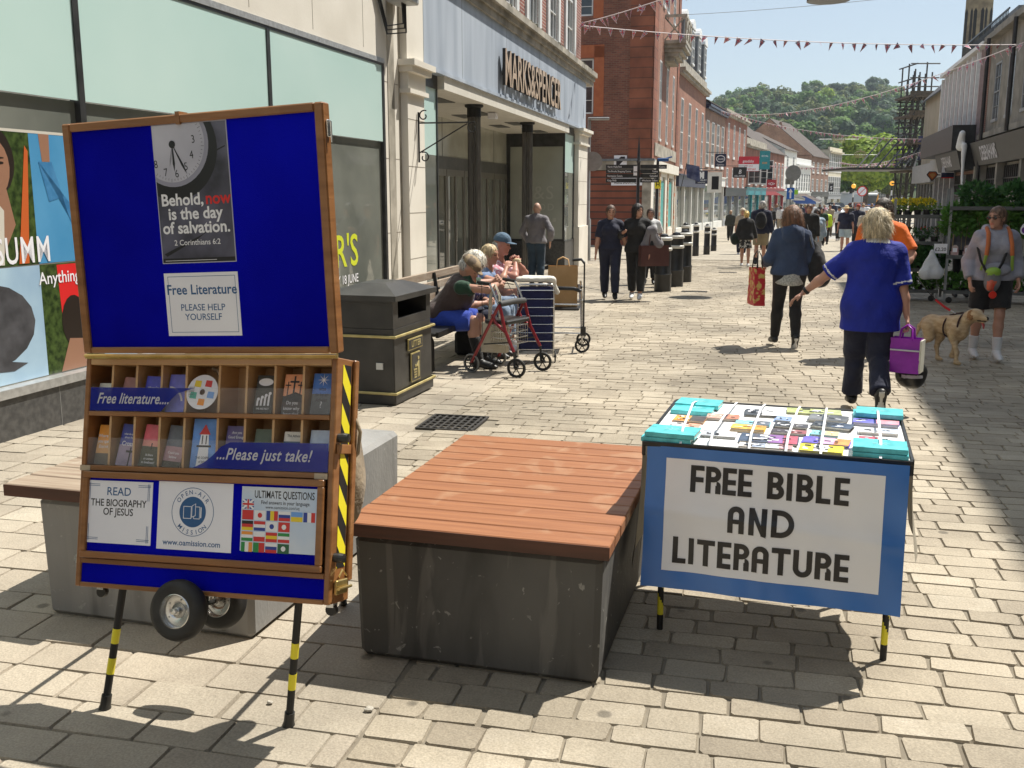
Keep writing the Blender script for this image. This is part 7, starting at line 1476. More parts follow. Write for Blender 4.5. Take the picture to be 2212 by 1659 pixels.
# ---- dog
PD = G(2034, 782)
def dog():
 t=thing('dog','golden short haired dog with tongue out and harness walking on a lead','dog',PD,-1.0);t.scale=(.9,)*3
 # local: nose towards +x, z up
 sk=[];A=lambda*a,**k:sk.append(cap(*a,**k));E_=lambda*a,**k:sk.append(ell(*a,**k))
 E_((.17,0,.42),(.145,.098,.150));E_((.02,0,.445),(.16,.083,.105));E_((-.16,0,.455),(.125,.085,.105));A((-.15,0,.47),(.17,0,.50),.065,.075);A((.18,0,.46),(.32,0,.57),.088,.074)
 hc=Vector((.375,0,.60));E_(hc,(.090,.076,.074));A(hc+Vector((.05,0,-.015)),hc+Vector((.135,0,-.032)),.047,.034);A(hc+Vector((.04,0,-.05)),hc+Vector((.11,0,-.072)),.026,.016,sm=.008);A(hc+Vector((.03,.028,.025)),hc+Vector((.03,-.028,.025)),.032)
 for q in (-1, 1):
  A(hc+Vector((-.02,q*.056,.035)),hc+Vector((-.010,q*.078,-.035)),.024,.030,n=(0,1,0),f=.5,sm=.01,t=1)
 # legs: front (elbow, wrist, paw), hind (hip, stifle, hock, paw)
 for (q, fx, lift) in ((-1, .24, 0), (1, .12, .045)):
  y=q*.068;A((.20,y,.42),(.16,y,.32),.062,.040);A((.16,y,.32),(fx -.01,y,.155+lift),.037,.024);A((fx -.01,y,.155+lift),(fx -.01 -(.03 if lift else 0),y,.045+lift),.024,.022);A((fx -.01 -(.03 if lift else 0),y,.035+lift),(fx+.035 -(.03 if lift else 0),y,.026+lift),.025,.022)
 for (q, fx) in ((-1, -.30), (1, -.12)):
  y=q*.062;A((-.17,y,.42),(-.115+(fx+.2)*.3,y,.29),.082,.055);A((-.115+(fx+.2)*.3,y,.29),(fx -.005,y,.165),.048,.024);A((fx -.005,y,.165),(fx+.02,y,.045),.023,.020);A((fx+.02,y,.032),(fx+.07,y,.024),.023,.020)
 A((-.265,0,.48),(-.33,0,.40),.030,.024);A((-.33,0,.40),(-.37,0,.27),.024,.012)
 nose = hc + Vector((.158, 0, -.022)); E_(nose, (.013, .016, .012), sm=.006, t=2)
 r = blob(sk, .0085, k=.030, wr=.0015, wf=60)
 def pt(C, M):
  M = np.where(M == 1, 1, 0)
  d_ = C - np.array(nose); M = np.where((np.abs(d_) < .018).all(1), 2, M)
  for q in (-1,1):d_=C -np.array(hc+Vector((.058,q*.040,.022)));M=np.where((np.linalg.norm(d_,axis=1) <.013),2,M)
  d_=C -np.array(hc+Vector((.10,0,-.058)));M=np.where((np.abs(d_[:,2]) <.008) & (np.abs(d_[:,0]) <.05) & (np.abs(d_[:,1]) <.05),2,M)
  M=np.where((C[:,2] <.028),3,M);M=np.where((M == 0) & (C[:,2] <.36) & (C[:,0] >-.2) & (C[:,0] <.2) & (C[:,2] >.3),3,M);return M
 fur=strands(r,(0,0,.42),(.9,0,.45),7000,.017,.0011,3,.12,1.0);fur=(fur[0],fur[1],np.full(len(fur[1]),0));mesh_from('body',[r,fur],[mk('golden_fur',(.46,.31,.17),(.62,.46,.28),scale=10,rough=.8,bump=.5,bscale=60,stretch=(1,3,3),sheen=.2),mk('ear_fur',(.26,.12,.04),(.36,.19,.08),scale=12,rough=.8),flat('dog_dark',(.015,.012,.012),.35),mk('pale_fur',(.50,.36,.20),(.6,.45,.27),scale=14,rough=.8)],t,pt)
 r=blob([cap(hc+Vector((.085,0,-.060)),hc+Vector((.112,.004,-.105)),.017,.019,n=(1,0,.3),f=.4),cap(hc+Vector((.112,.004,-.105)),hc+Vector((.116,.006,-.14)),.019,.013,n=(1,0,.1),f=.4)],.004,k=.01);mesh_from('tongue',[r],[flat('tongue',(.55,.10,.10),.3)],t)
 mb=MB();mb.tube([(.235+.015*math.cos(a),.105*math.sin(a),.50+.125*math.cos(a) -.02) for a in np.linspace(0,2*PI,25)[:-1]],.011,6,closed=True);mb.tube([(.055,.110*math.sin(a),.43+.115*math.cos(a)) for a in np.linspace(0,2*PI,25)[:-1]],.010,6,0,closed=True);mb.tube([(.06,0,.565),(.15,0,.595),(.23,0,.612)],.012,6);mb.build('harness',cloth('dark_webbing',(.04,.012,.012)),t,smooth=60)
 mb=MB();mb.tube([(.315+.02*math.cos(a),.070*math.sin(a),.555+.07*math.cos(a)) for a in np.linspace(0,2*PI,25)[:-1]],.007,6,closed=True);mb.build('collar',m_blk,t,smooth=60)
 return t
dg=dog();Dm=Matrix.Translation(PD) @ Matrix.Rotation(-1.0,4,'Z') @ Matrix.Scale(.9,4);hA=Dm @ Vector((.14,0,.59));hB=Vector((gz(1928,665,.95).x,P2[1] -.15,1.0));hB=at(1978,596,P2[1] -.25)
mb=MB();n_=14;L=[hB.lerp(hA,i/n_)+Vector((0,0,-.05*math.sin(PI*i/n_))) for i in range(n_+1)];mb.tube(L[:8],.005,6,1);mb.tube(L[7:13],.013,6,0);mb.tube(L[12:],.007,6,2)
tag(mb.build('dog_lead',[flat('lead_red',(.55,.015,.02),.5),m_blk,m_steel],smooth=60),'red padded lead running from the man in orange to the dog','dog lead')
# ---- the bench group
SY = lambda x, y: None
BB = gz(912, 707, .42); BE = (BB.x + .60, BB.y + 2.45)
bz = math.atan2(BE[1] - BB.y, BE[0] - BB.x)
bt=thing('bench','black metal bench with timber back where four elderly people sit','bench',(BB.x,BB.y,prof(BB.y)),bz)   # local x along the bench, local -y = front (towards the street)
mb=MB();mb.box(-.25,2.65,-.22,.24,.40,.44,bev=.01);mb.box(-.25,2.65,-.25,-.22,.39,.445);mb.build('seat',m_black,bt)
for x in (.1,1.3,2.4):mb=MB();mb.tube([(x,.15,.40),(x,-.04,.36),(x,-.06,.30),(x,-.06,.0)],.03,10);mb.tube([(x,.22,.42),(x,.30,.9)],.022,8);mb.build('leg',m_black,bt,smooth=60)
for k in range(4):
 mb=MB();z=.50+k*.11;mb.box(-.25,2.65,.255+k*.018,.285+k*.018,z,z+.085,bev=.006);mb.build('back_slat',m_oldwood,bt)
def bpos(x,y=0):c,s_=math.cos(bz),math.sin(bz);return (BB.x+x*c -y*s_,BB.y+x*s_+y*c,prof(BB.y+x*s_))
ybk = bz - PI     # person local +y = away from bench towards street:  bench -y direction
SIT = dict(knees=(0, 1, .6), sit=True)
sp = lambda **k: dict(SIT, **k)
yb_ = bz + PI
def sitter(label, x, h, lean=.10, **k):
 d=dict(pel=(0,-.02,.52),chest=(0,-.02+lean,.52+.31 -lean*.3),head=(0,lean*1.5+.02,1.165 -lean*.45),feet=((-.12,.46,.075),(.12,.46,.075)),knees=(0,.3,1),sit=True,vox=.012);d.update(k)
 return person(label, bpos(x, -.02), yb_ , h, **d)
c_vest=cloth('brown_gilet',(.045,.028,.026),(.065,.042,.038));c_green=cloth('green_shirt',(.012,.05,.025));c_bshort=cloth('royal_shorts',(.02,.06,.42));c_tank=cloth('blue_tank',(.17,.25,.42));c_pinkc=mk('pink_check',(.62,.22,.27),(.68,.55,.58),scale=30,rough=.8,detail=1,lo=.45,hi=.55);c_gil=cloth('grey_gilet',(.20,.20,.21));c_blouse=mk('navy_print',(.03,.03,.12),(.4,.38,.45),scale=40,rough=.8,lo=.5,hi=.62)
def vest(root, I, grow):
 P=[cap(I['HP'][0]+Vector((0,0,.04)),I['HP'][1]+Vector((0,0,.04)),.135),cap(I['pel'],I['pel'].lerp(I['chest'],.7),.175,.18,n=I['fw'],f=.85),ell(I['chest'],(.195,.155,.20)),cap(I['SH'][0]+I['xs']*.03,I['neck'] -I['up']*.03,.066,.07),cap(I['SH'][1] -I['xs']*.03,I['neck'] -I['up']*.03,.066,.07)]
 grow('gilet',P,c_vest,wr=.010,wf=20,cuts=[(tuple(I['neck']+I['up']*.05),tuple(I['up'])),(tuple(I['pel'] -I['up']*.12),tuple(-I['up']))])
sitter('elderly man in tartan cap, brown gilet and blue shorts leaning forward on the bench',.50,1.74,lean=.24,b=1.05,bb=1.1,top=('shirt',c_green,.8,.06,.008),bot=('shorts',c_bshort,.95,.03),shoes=(s_black,s_black),socks=(c_black,.62),hair=('rim',(.45,.43,.4)),hat=('flat',mk('tartan',(.30,.22,.13),(.15,.11,.075),scale=14,rough=.8,detail=1,lo=.48,hi=.52)),hands=((-.12,.60,.90),(-.05,.62,.86)),elb=((-1,-.2,-.2),(1,-.2,-.2)),head=(0,.33,1.02),look=(-.1,.75,-.75),hup=(0,.8,.6),curl=(1.0,1.0),extra=vest)
sitter('elderly woman with white hair, sunglasses and patterned blouse on the bench',1.22,1.60,lean=.12,female=True,b=1.1,bb=1.15,top=('blouse',c_blouse,.9,.08,.015),bot=('trousers',c_navy,1.8,.02),shoes=(s_black,s_black),hair=('curly',(.62,.58,.50)),hands=((-.10,.36,.66),(.10,.36,.66)),elb=((-1,-.5,-.5),(1,-.5,-.5)),head=(0,.20,1.12),look=(-.45,.9,-.35),glasses=True)
sitter('blonde woman in sleeveless pale blue top on the bench',1.78,1.66,lean=.14,female=True,b=1.12,bb=1.15,sk=(.50,.25,.17),top=('vest_top',c_tank,0,.08,.008),bot=('trousers',cloth('pale_jeans',(.22,.30,.42)),1.75,.02),shoes=(s_white,s_white),hair=('short',(.50,.38,.22)),hands=((-.12,.48,.70),(.10,.44,1.00)),elb=((-1,-.6,-.5),(1,-.4,-1)),head=(0,.21,1.15),look=(.1,1,-.12),curl=(.6,1.0))
sitter('old man in blue baseball cap and pink checked shirt eating on the bench',2.32,1.76,lean=.13,b=1.02,sk=(.48,.22,.16),top=('shirt',c_pinkc,1.9,.08,.012),bot=('trousers',cloth('pale_jeans',(.22,.30,.42)),1.85,.02),shoes=(s_black,s_sole),hair=('rim',(.5,.48,.45)),hat=('cap',cloth('blue_cap',(.06,.11,.17),(.08,.14,.21))),hands=((-.05,.36,.98),(.06,.38,.97)),elb=((-1,-.2,-.8),(1,-.2,-.8)),head=(0,.20,1.18),look=(.05,1,-.15),curl=(1.1,1.1),
       extra=lambda root,I,grow:grow('gilet',[cap(I['pel'],I['pel'].lerp(I['chest'],.7),.155,.158,n=I['fw'],f=.8,cut=((tuple(I['pel']+I['fw']*.09),tuple(I['fw'])),)),ell(I['chest'],(.175,.135,.19),cut=((tuple(I['chest']+I['fw']*.085),tuple(I['fw'])),))],c_gil,cuts=[(tuple(I['neck']),tuple(I['up']))]))
hm_=bpos(2.28,-.42);mb=MB();r_=blob([ell((0,0,0),(.055,.04,.022)),ell((0,0,.022),(.05,.038,.018))],.006,k=.01,wr=.003,wf=60);o=mesh_from('sandwich',[r_],[mk('bread',(.55,.40,.22),(.66,.55,.36),scale=20,rough=.8)]);o.location=(hm_[0],hm_[1],hm_[2]+1.0);tag(o,'filled bread roll held by the old man in the blue cap','sandwich')
# ---- wheeled walking aids
def wheel(parent, c, r, ang, tyre_m=None, hubm=None, n=6):
 mb=MB();mb.M=Matrix.Translation(c) @ Matrix.Rotation(ang,4,'Z');mb.tube([(r*math.cos(a)*.92,0,r*math.sin(a)*.92) for a in np.linspace(0,2*PI,29)[:-1]],r*.11,8,closed=True);w=mb.build('wheel',tyre_m or m_tyre,parent,smooth=60)
 mb=MB();mb.M=Matrix.Translation(c) @ Matrix.Rotation(ang,4,'Z');mb.tube([(r*.78*math.cos(a),0,r*.78*math.sin(a)) for a in np.linspace(0,2*PI,25)[:-1]],r*.07,6,closed=True)
 for i in range(n):a=2*PI*i/n;mb.tube([(0,0,0),(r*.76*math.cos(a),0,r*.76*math.sin(a))],r*.06,5)
 mb.lathe([(r*.2,-.014),(r*.2,.014)],(0,0,0),10,axis='y');mb.build('spokes',hubm or m_black,w,smooth=60)
m_redm=mk('metallic_red',(.22,.012,.018),(.28,.02,.025),scale=6,rough=.28,metal=.3,coat=.6)
W4 = [gg(1022, 803), gg(1068, 792), gg(1128, 815), gg(1166, 802)]
c0=sum(W4,Vector())/4;axd=((W4[2]+W4[3]) -(W4[0]+W4[1])).normalized();ra=math.atan2(axd.y,axd.x)
t=thing('rollator','red framed four wheeled rollator parked in front of the bench','walking frame',(c0.x,c0.y,c0.z),ra)
wb, tr = .27, .24
for (x,y) in ((-wb,-tr),(-wb,tr)):wheel(t,(x,y,.095),.095,0,mk('grey_tyre',(.20,.20,.19),rough=.7))
for (x, y) in ((wb, -tr), (wb, tr)):
 wheel(t,(x,y,.095),.095,.25);mb=MB();mb.tube([(x -.03,y,.25),(x -.02,y,.19),(x,y+.03,.1)],.012,6);mb.tube([(x -.02,y,.19),(x,y -.03,.1)],.012,6);mb.build('fork',m_black,t,smooth=60)
for y in (-tr, tr):
 for pts in ([(-wb,y*1.0,.10),(-.10,y*.95,.42),(.06,y*.92,.70)],[(.06,y*.92,.70),(.13,y*.95,.45),(wb -.03,y,.25)],[(-.02,y*.96,.60),(.02,y*.96,.52),(.13,y*.96,.44)]):mb=MB();mb.tube(pts,.0165,8);mb.build('frame_tube',m_redm,t,smooth=60)
 mb=MB();mb.tube([(.05,y*.92,.69),(.0,y*.92,.80),(-.06,y*.92,.90)],.011,8);mb.build('handle_stem',m_steel,t,smooth=60)
 mb=MB();mb.tube([(-.05,y*.92,.895),(-.20,y*.92,.91)],.017,8);mb.tube([(-.07,y*.92,.86),(-.2,y*.92,.87)],.005,6);mb.build('grip',m_black,t,smooth=60)
 mb=MB();mb.tube([(-.15,y*.93,.88),(-.1,y*1.2,.72),(-.12,y*1.05,.4),(-wb,y,.2)],.003,5);mb.build('brake_cable',m_black,t,smooth=60)
mb=MB();mb.box(-.13,.14,-tr+.03,tr -.03,.50,.545,bev=.012);mb.build('seat',m_black,t)
mb=MB();mb.tube([(.06,-tr*.9,.705),(.10,0,.72),(.06,tr*.9,.705)],.030,10);mb.build('back_bar',mk('grey_foam',(.06,.06,.06),rough=.7),t,smooth=60)
mb = MB()
for z in (.30,.36,.42,.48):mb.tube([(-.08,-.16,z),(.14,-.16,z),(.14,.16,z),(-.08,.16,z)],.004,5,closed=True)
for i in range(9):x=-.08+.22*i/8;mb.tube([(x,-.16,.48),(x,-.16,.30),(x,.16,.30),(x,.16,.48)],.003,5)
mb.build('wire_basket', m_steel, t, smooth=60)
for y in (-tr,tr):mb=MB();mb.tube([(-.12,y*.97,.30),(.19,y*.97,.34)],.008,6);mb.build('cross_brace',m_black,t)
q = Vector((c0.x, c0.y, 0)) + axd * -.12
box_bag('tote_bag','cream cotton tote bag hanging from the handles of the red rollator',.26,.10,.30,cloth('cream_cotton',(.45,.40,.30),(.55,.50,.40)),(q.x -.02,q.y -.05,.46),ra+.3,hh=.38)
# navy folding trolley
g1 = gg(1190, 786); yv = ra + .05
t=thing('shopping_trolley','navy fabric trolley on a tubular frame with white cushion on top beside the rollator','trolley',(g1.x -.13,g1.y+.12,g1.z),0.0)
mb = MB()
for x in (-.22, .16):
 mb.tube([(x, 0, .05), (x, 0, .80)], .011, 8)
mb.tube([(-.22, 0, .80), (-.20, 0, .83), (.14, 0, .83), (.16, 0, .80)], .011, 8)
for i in range(8):z=.14+i*.09;mb.tube([(-.22,-.03,z),(.16,-.03,z)],.0055,6)
mb.build('trolley_frame',m_steel,t,smooth=60);mb=MB();mb.box(-.21,.15,-.015,.17,.12,.80,bev=.02);mb.build('trolley_bag',cloth('trolley_navy',(.008,.012,.06),(.012,.018,.09)),t)
for x in (-.24, .18): wheel(t, (x, 0, .06), .06, PI / 2, n=4)
r_=blob([cap((-.20,.06,.88),(.14,.06,.875),.045,n=(0,0,1),f=.7),cap((-.14,.16,.88),(.12,.18,.88),.05,n=(0,0,1),f=.7),cap((.14,.05,.87),(.2,.1,.74),.035,.03)],.014,k=.05,wr=.012,wf=12);mesh_from('cushion',[r_],[cloth('white_cushion',(.62,.60,.54),(.7,.68,.62))],t)
# silver walker with paper bag
g2=gg(1268,762);t=thing('walking_frame','silver wheeled walker with black armrests beside the trolley','walking frame',(g2.x -.25,g2.y+.28,g2.z),-.1)
for (x, y) in ((.22, -.25), (.22, .25), (-.25, .25), (-.25, -.25)):
 if x > 0: wheel(t, (x, y, .085), .085, .2)
 mb=MB();mb.tube([(x,y,.10),(x*.92,y,.5),(x*.8,y*.95,.78)],.013,8);mb.build('frame_tube',m_steel,t,smooth=60)
for y in (-.24, .24):
 mb=MB();mb.tube([(-.22,y,.70),(-.12,y,.735),(.12,y,.73),(.20,y,.70)],.022,8);mb.build('armrest',m_black,t,smooth=60)
 for z in (.22,.55):mb=MB();mb.tube([(-.24,y,z),(.21,y,z)],.010,6);mb.build('frame_tube',m_steel,t,smooth=60)
for x in (-.24,.21):mb=MB();mb.tube([(x,-.24,.22),(x,.24,.22)],.010,6);mb.build('frame_tube',m_steel,t,smooth=60)
mb=MB();mb.box(-.22,.18,-.21,.21,.475,.505,bev=.01);mb.build('seat',m_black,t)
mb=MB();mb.tube([(.235,-.27,.25),(.235,-.27,.9),(.235,-.27,1.02)],.009,8);mb.box(.20,.26,-.30,-.24,.20,.30)
mb.tube([(.235,-.27,1.02),(.20,-.26,1.06),(.10,-.24,1.05)],.016,8);mb.build('walking_stick',m_black,t,smooth=60)
box_bag('paper_bag','brown paper carrier bag standing on the seat of the silver walker',.34,.20,.46,mk('brown_paper',(.40,.24,.10),(.48,.30,.14),scale=5,rough=.7,bump=.3,bscale=14),(g2.x -.27,g2.y+.28,g2.z+.97),-.05,hh=.10)
bg=gg(1040,778);mb=MB();mb.box(-.16,.16,-.1,.1,0,.26,bev=.03);mb.tube([(-.06,0,.26),(-.05,0,.31),(.05,0,.31),(.06,0,.26)],.008,6);o=mb.build('handbag',c_black);o.location=(bg.x -.15,bg.y+.45,bg.z);tag(o,'black handbag standing on the ground under the bench','bag')
# ---- walkers further on
Pm = G(1158, 622)
person('bald man in grey sweater and jeans standing outside the store entrance',(Pm[0],Pm[1],Pm[2]),DOWN -.25,1.74,top=('sweater',c_gsweat,1.9,.90,.028),bot=('jeans',c_jeans,1.95,.018),shoes=(s_black,s_black),b=1.06,hands=((-.26,.16,.92),(.30,.02,.93)),elb=((-1,-.6,-.3),(1,-.7,-.3)),look=(-.4,1,-.1),vox=.016,sk=(.50,.30,.22))
Pa=G(1316,648);person('young woman in navy polo shirt and trousers walking towards us',Pa,TOCAM(Pa)+.05,1.68,top=('polo',c_navy,.85,.93,.022),bot=('trousers',c_navy,1.93,.02),shoes=(s_black,s_white),hair=('pony',(.10,.055,.035)),female=True,hands=((-.33,-.10,.86),(.26,.12,.86)),feet=((-.09,.20,.085),(.08,-.16,.10)),vox=.015,look=(-.1,1,-.1))
Pb=G(1374,648);person('woman with long black hair dressed in black carrying coat and brown tote',Pb,TOCAM(Pb) -.1,1.70,top=('shirt',c_black,1.85,.86,.03),bot=('trousers',c_black,1.85,.022),shoes=(s_white,s_sole),hair=('long',(.02,.016,.015)),female=True,hands=((-.24,.18,.88),(.22,.26,1.22)),elb=((-1,-.6,-.2),(1,-.5,-1)),feet=((-.08,.16,.085),(.09,-.12,.09)),vox=.015,look=(-.7,.8,0))
box_bag('tote_bag','maroon brown leather tote on the arm of the woman in black',.52,.16,.36,mk('maroon_leather',(.075,.03,.028),(.10,.045,.04),scale=5,rough=.35),rel(Pb,TOCAM(Pb)+PI,(-.0,-.0,.98))[:0] or (Pb[0]+.27,Pb[1] -.18,Pb[2]+.98),.25,hh=.25)
bag_thing('coat','grey coat folded over the arm of the woman in black',[cap((0,0,.12),(-.10,0,-.18),.07,.10),cap((0,0,.12),(.12,0,-.12),.06,.10),ell((0,0,.1),(.10,.08,.10))],c_gsweat,(Pb[0]+.22,Pb[1] -.16,Pb[2]+1.12),0,cat='coat',pname='coat_folds',wr=.014)
Pc=(at(1402,600,21.5).x,21.5,prof(21.5));person('woman in white tee shirt with shoulder bag walking behind the pair in dark clothes',Pc,TOCAM(Pc),1.62,top=('tee_shirt',c_white,.8,.92,.02),bot=('trousers',c_black,1.9,.02),shoes=(s_black,),hair=('bun',(.06,.04,.03)),female=True,hands=((-.2,.2,.98),(.24,.1,.9)),vox=.018,sk=(.45,.24,.17))
Pe=G(1608,578);person('woman in black top and patterned skirt with blonde ponytail walking away',Pe,DOWN+.1,1.55,top=('top',c_black,1.9,.84,.028),bot=('skirt',mk('zebra_print',(.5,.5,.48),(.02,.02,.02),scale=14,rough=.8,detail=2,lo=.48,hi=.52),.82,.02),shoes=(s_white,),hair=('bun',(.6,.42,.14)),female=True,b=1.08,bb=1.1,hands=((-.28,.02,.85),(.32,.12,.86)),feet=((-.08,.12,.08),(.09,-.12,.09)),vox=.02)
bag_thing('handbag','round dark green bag at the hip of the woman in the patterned skirt',[ell((0,0,0),(.13,.10,.17))],cloth('green_bag',(.008,.02,.015)),rel(Pe,DOWN,(-.28,0,.78)),DOWN,vox=.02)
Pf=G(1640,573);_,If=person('tall grey haired man in navy jacket and khaki shorts with black backpack',Pf,DOWN -.05,1.84,top=('jacket',c_navy,1.9,.84,.04),bot=('shorts',c_olive,.92,.035),shoes=(s_black,s_sole),socks=(c_black,.28),hair=('short',(.38,.36,.34)),hands=((-.3,.05,.84),(.3,.05,.84)),feet=((-.10,-.12,.085),(.10,.14,.075)),vox=.02,look=(-.75,.6,.1))
bag_thing('backpack','black backpack on the back of the tall man in khaki shorts',[ell((0,0,0),(.16,.10,.25)),ell((0,-.06,-.07),(.12,.06,.14))],c_black,rel(Pf,DOWN -.05,(0,-.20,1.28)),DOWN,cat='backpack',pname='backpack_body',vox=.02)
def far(label, px, ytop, Y, face, h=1.7, **k):
 p=at(px,500,Y);d=dict(vox=.03,hand_det=False);d.update(k);z0=prof(Y);h=min(max(at(px,ytop,Y).z -z0,1.4),1.9) if ytop else h
 pp=(p.x,Y,z0);return person(label,pp,(DOWN if face <0 else TOCAM(pp))+rnd.uniform(-.2,.2),h,**d)
WK=[dict(feet=((-.09,.16,.085),(.09,-.14,.10))),dict(feet=((-.09,-.14,.10),(.09,.16,.085)))]
far('man in dark jacket pulling a wheeled case beside the shopfronts',1577,454,50,-1,top=('jacket',cloth('dark_olive',(.04,.042,.035)),1.9,.84,.03),bot=('trousers',c_black,1.9,.02),hair=('short',(.35,.22,.14)),shoes=(s_black,),**WK[0])
far('man in wide straw hat, navy polo shirt and pale shorts walking up the street',1826,444,38.3,1,top=('polo',c_navy,.8,.88,.035),bot=('shorts',cloth('pale_blue_shorts',(.42,.52,.58)),.82,.035),shoes=(flat('brown_shoe',(.06,.035,.025),.6),),hat=('wide',cloth('straw',(.55,.40,.20),(.66,.50,.28))),sk=(.50,.25,.18),b=1.15,bb=1.2,vox=.022,**WK[1])
far('slim person in beige tee shirt and khaki trousers walking up the street',1790,441,56,1,top=('tee_shirt',c_beige,.8,.95,.02),bot=('trousers',cloth('khaki',(.12,.10,.065)),1.9,.012),shoes=(s_black,),hair=('short',(.03,.02,.018)),**WK[0])
far('person in black bucket hat and striped white top on the road',1811,446,50,-1,top=('tee_shirt',c_white,.8,.92,.03),bot=('trousers',c_black,1.9,.02),shoes=(s_white,),hat=('bucket',c_black),**WK[1])
far('bearded man in dark jacket coming up past the hoodie woman',1746,440,27,1,top=('jacket',c_black,1.9,.85,.03),bot=('trousers',c_black,1.9,.02),shoes=(s_black,),hair=('short',(.10,.05,.03)),b=1.05,vox=.022)
far('woman in sunglasses and pale blue denim jacket holding a white bag',1763,452,29,1,top=('jacket',cloth('light_denim',(.22,.30,.38),(.40,.46,.52)),1.9,.75,.04),bot=('skirt',cloth('pale_skirt',(.45,.45,.46)),.95,.03),shoes=(s_white,),hair=('bob',(.05,.035,.03)),female=True,glasses=True,vox=.022)
far('person in dark green top beside the yellow jacket',1774,448,44,1,top=('top',cloth('bottle_green',(.015,.05,.02)),.8,.9,.03),bot=('trousers',c_black,1.9,.02),shoes=(s_black,),hair=('short',(.03,.02,.018)))
far('person in bright yellow high visibility jacket',1783,452,46,-1,top=('jacket',flat('hi_vis',(.62,.85,.04),.6),1.7,.85,.04),bot=('trousers',c_black,1.9,.02),shoes=(s_black,),hair=('short',(.35,.32,.3)))
far('man in navy jacket and red cap pushing a buggy behind the straw hat man',1851,441,42,-1,top=('jacket',c_navy,1.9,.85,.035),bot=('trousers',c_black,1.9,.02),shoes=(s_black,),hat=('cap',cloth('red_cap',(.35,.04,.02))))
far('person in cream shirt and sun hat seen behind the shoulder of the nurse',1872,448,31,-1,top=('shirt',cloth('cream_shirt',(.55,.48,.38)),.9,.85,.035),bot=('shorts',c_beige,.9,.03),shoes=(s_white,),hat=('bucket',c_white),b=1.1,vox=.024)
far('grey clad woman with pushchair left of the hoodie woman',1652,453,40,1,top=('cardigan',cloth('taupe',(.10,.09,.08)),1.8,.8,.03),bot=('trousers',c_black,1.9,.02),shoes=(s_black,),hair=('bob',(.10,.06,.04)),female=True)
far('fair haired person close to the teal shopfront',1603,450,36,1,top=('top',c_beige,.9,.85,.03),bot=('trousers',c_navy,1.9,.02),shoes=(s_white,),hair=('bob',(.5,.42,.3)),female=True)
CR=[(1665,62,c_black,'short',(.3,.25,.2)),(1675,75,c_gsweat,'bob',(.2,.1,.05)),(1684,66,c_white,'short',(.05,.04,.03)),(1728,70,c_navy,'short',(.1,.06,.04)),(1737,82,cloth('burgundy',(.2,.03,.04)),'bob',(.3,.2,.1)),(1755,88,c_white,'short',(.04,.03,.03)),(1768,92,c_black,'bob',(.12,.06,.03)),(1778,86,cloth('pink_top',(.55,.25,.3)),'bob',(.4,.3,.2)),(1798,96,c_navy,'short',(.2,.15,.1)),(1836,80,c_black,'short',(.05,.04,.03)),(1862,74,c_white,'bob',(.3,.2,.1)),(1880,70,c_denim,'short',(.2,.1,.05))]
names=['grey haired person in black','brown haired person in grey','dark haired person in white','person in navy','person in burgundy','far person in white','far person in black','person in pink','far person in navy','black clad person','pale dressed person','person in denim jacket']
where=['in the far crowd, first from the teal shop','in the far crowd, by the round sign pole','in the far crowd beside the sign pole','in the crowd below the first white awning','under the first white awning','below the second white awning','below the second awning near the cars','near the front of the parked cars','standing before the white car','behind the man in the straw hat','left of the nurse in the distance','in the distance just above the nurse']
for (px, Y, m_, hs_, hc_), a_, w_ in zip(CR, names, where):
 p=at(px,450,Y);far(a_+' '+w_,px,None,Y,rnd.choice((-1,1)),h=rnd.uniform(1.6,1.8),top=('top',m_,1.8,.85,.03),bot=('trousers',rnd.choice((c_black,c_denim,c_beige)),1.9,.02),hair=(hs_,hc_),shoes=(s_black,),vox=.04,group='people in the far crowd')
# ------------------------------------------------ bollards
m_bol=mk('bollard_black',(.014,.014,.014),(.03,.03,.03),scale=5,rough=.35);m_band=flat('bollard_white',(.66,.65,.60),.5)
def bollard(label, loc, r, h, fat):
 t=thing('bollard',label,'bollard',loc,0,'wide black bollards with white bands' if fat else 'slim black bollards with white bands')
 mb=MB();mb.lathe([(r*1.08,0),(r*1.08,.28*h),(r*1.14,.30*h),(r,.33*h),(r*.96,.70*h),(r*.96,.92*h)],(0,0,0),24);mb.build('post',m_bol,t,smooth=35)
 for z in (.72,.90):mb=MB();mb.lathe([(r*.97,(z -.015)*h),(r*1.1,z*h),(r*1.1,(z+.03)*h),(r*.97,(z+.045)*h)],(0,0,0),24);mb.build('white_band',m_band,t,smooth=30)
 mb=MB();mb.lathe([(r*.96,.945*h),(r*.6,.955*h),(r*.5,.985*h),(r*.25,h),(.002,h*1.005)],(0,0,0),20);mb.build('cap',m_bol,t,smooth=40);return t
for k,(x,y,yt,fat,lb) in enumerate([(1431,629,505,1,'nearest wide black bollard with white bands in front of the shop corner'),(1458,618.5,501.7,1,'second nearest wide bollard, half hidden by the first'),(1477,608.7,496,1,'farthest of the wide bollards'),(1478,583,481,0,'slim bollard showing behind the farthest wide bollard'),
          (1502,555.7,480.8,0,'first slim bollard standing free right of the wide ones'),(1526,553.5,483.5,0,'second free standing slim bollard'),(1541,547,491.5,0,'last slim bollard, shortest of the row')]):
 g=gg(x,y);top=at(x,yt,g.y).z;bollard(lb,g,.155 if fat else .105,top -g.z,fat)
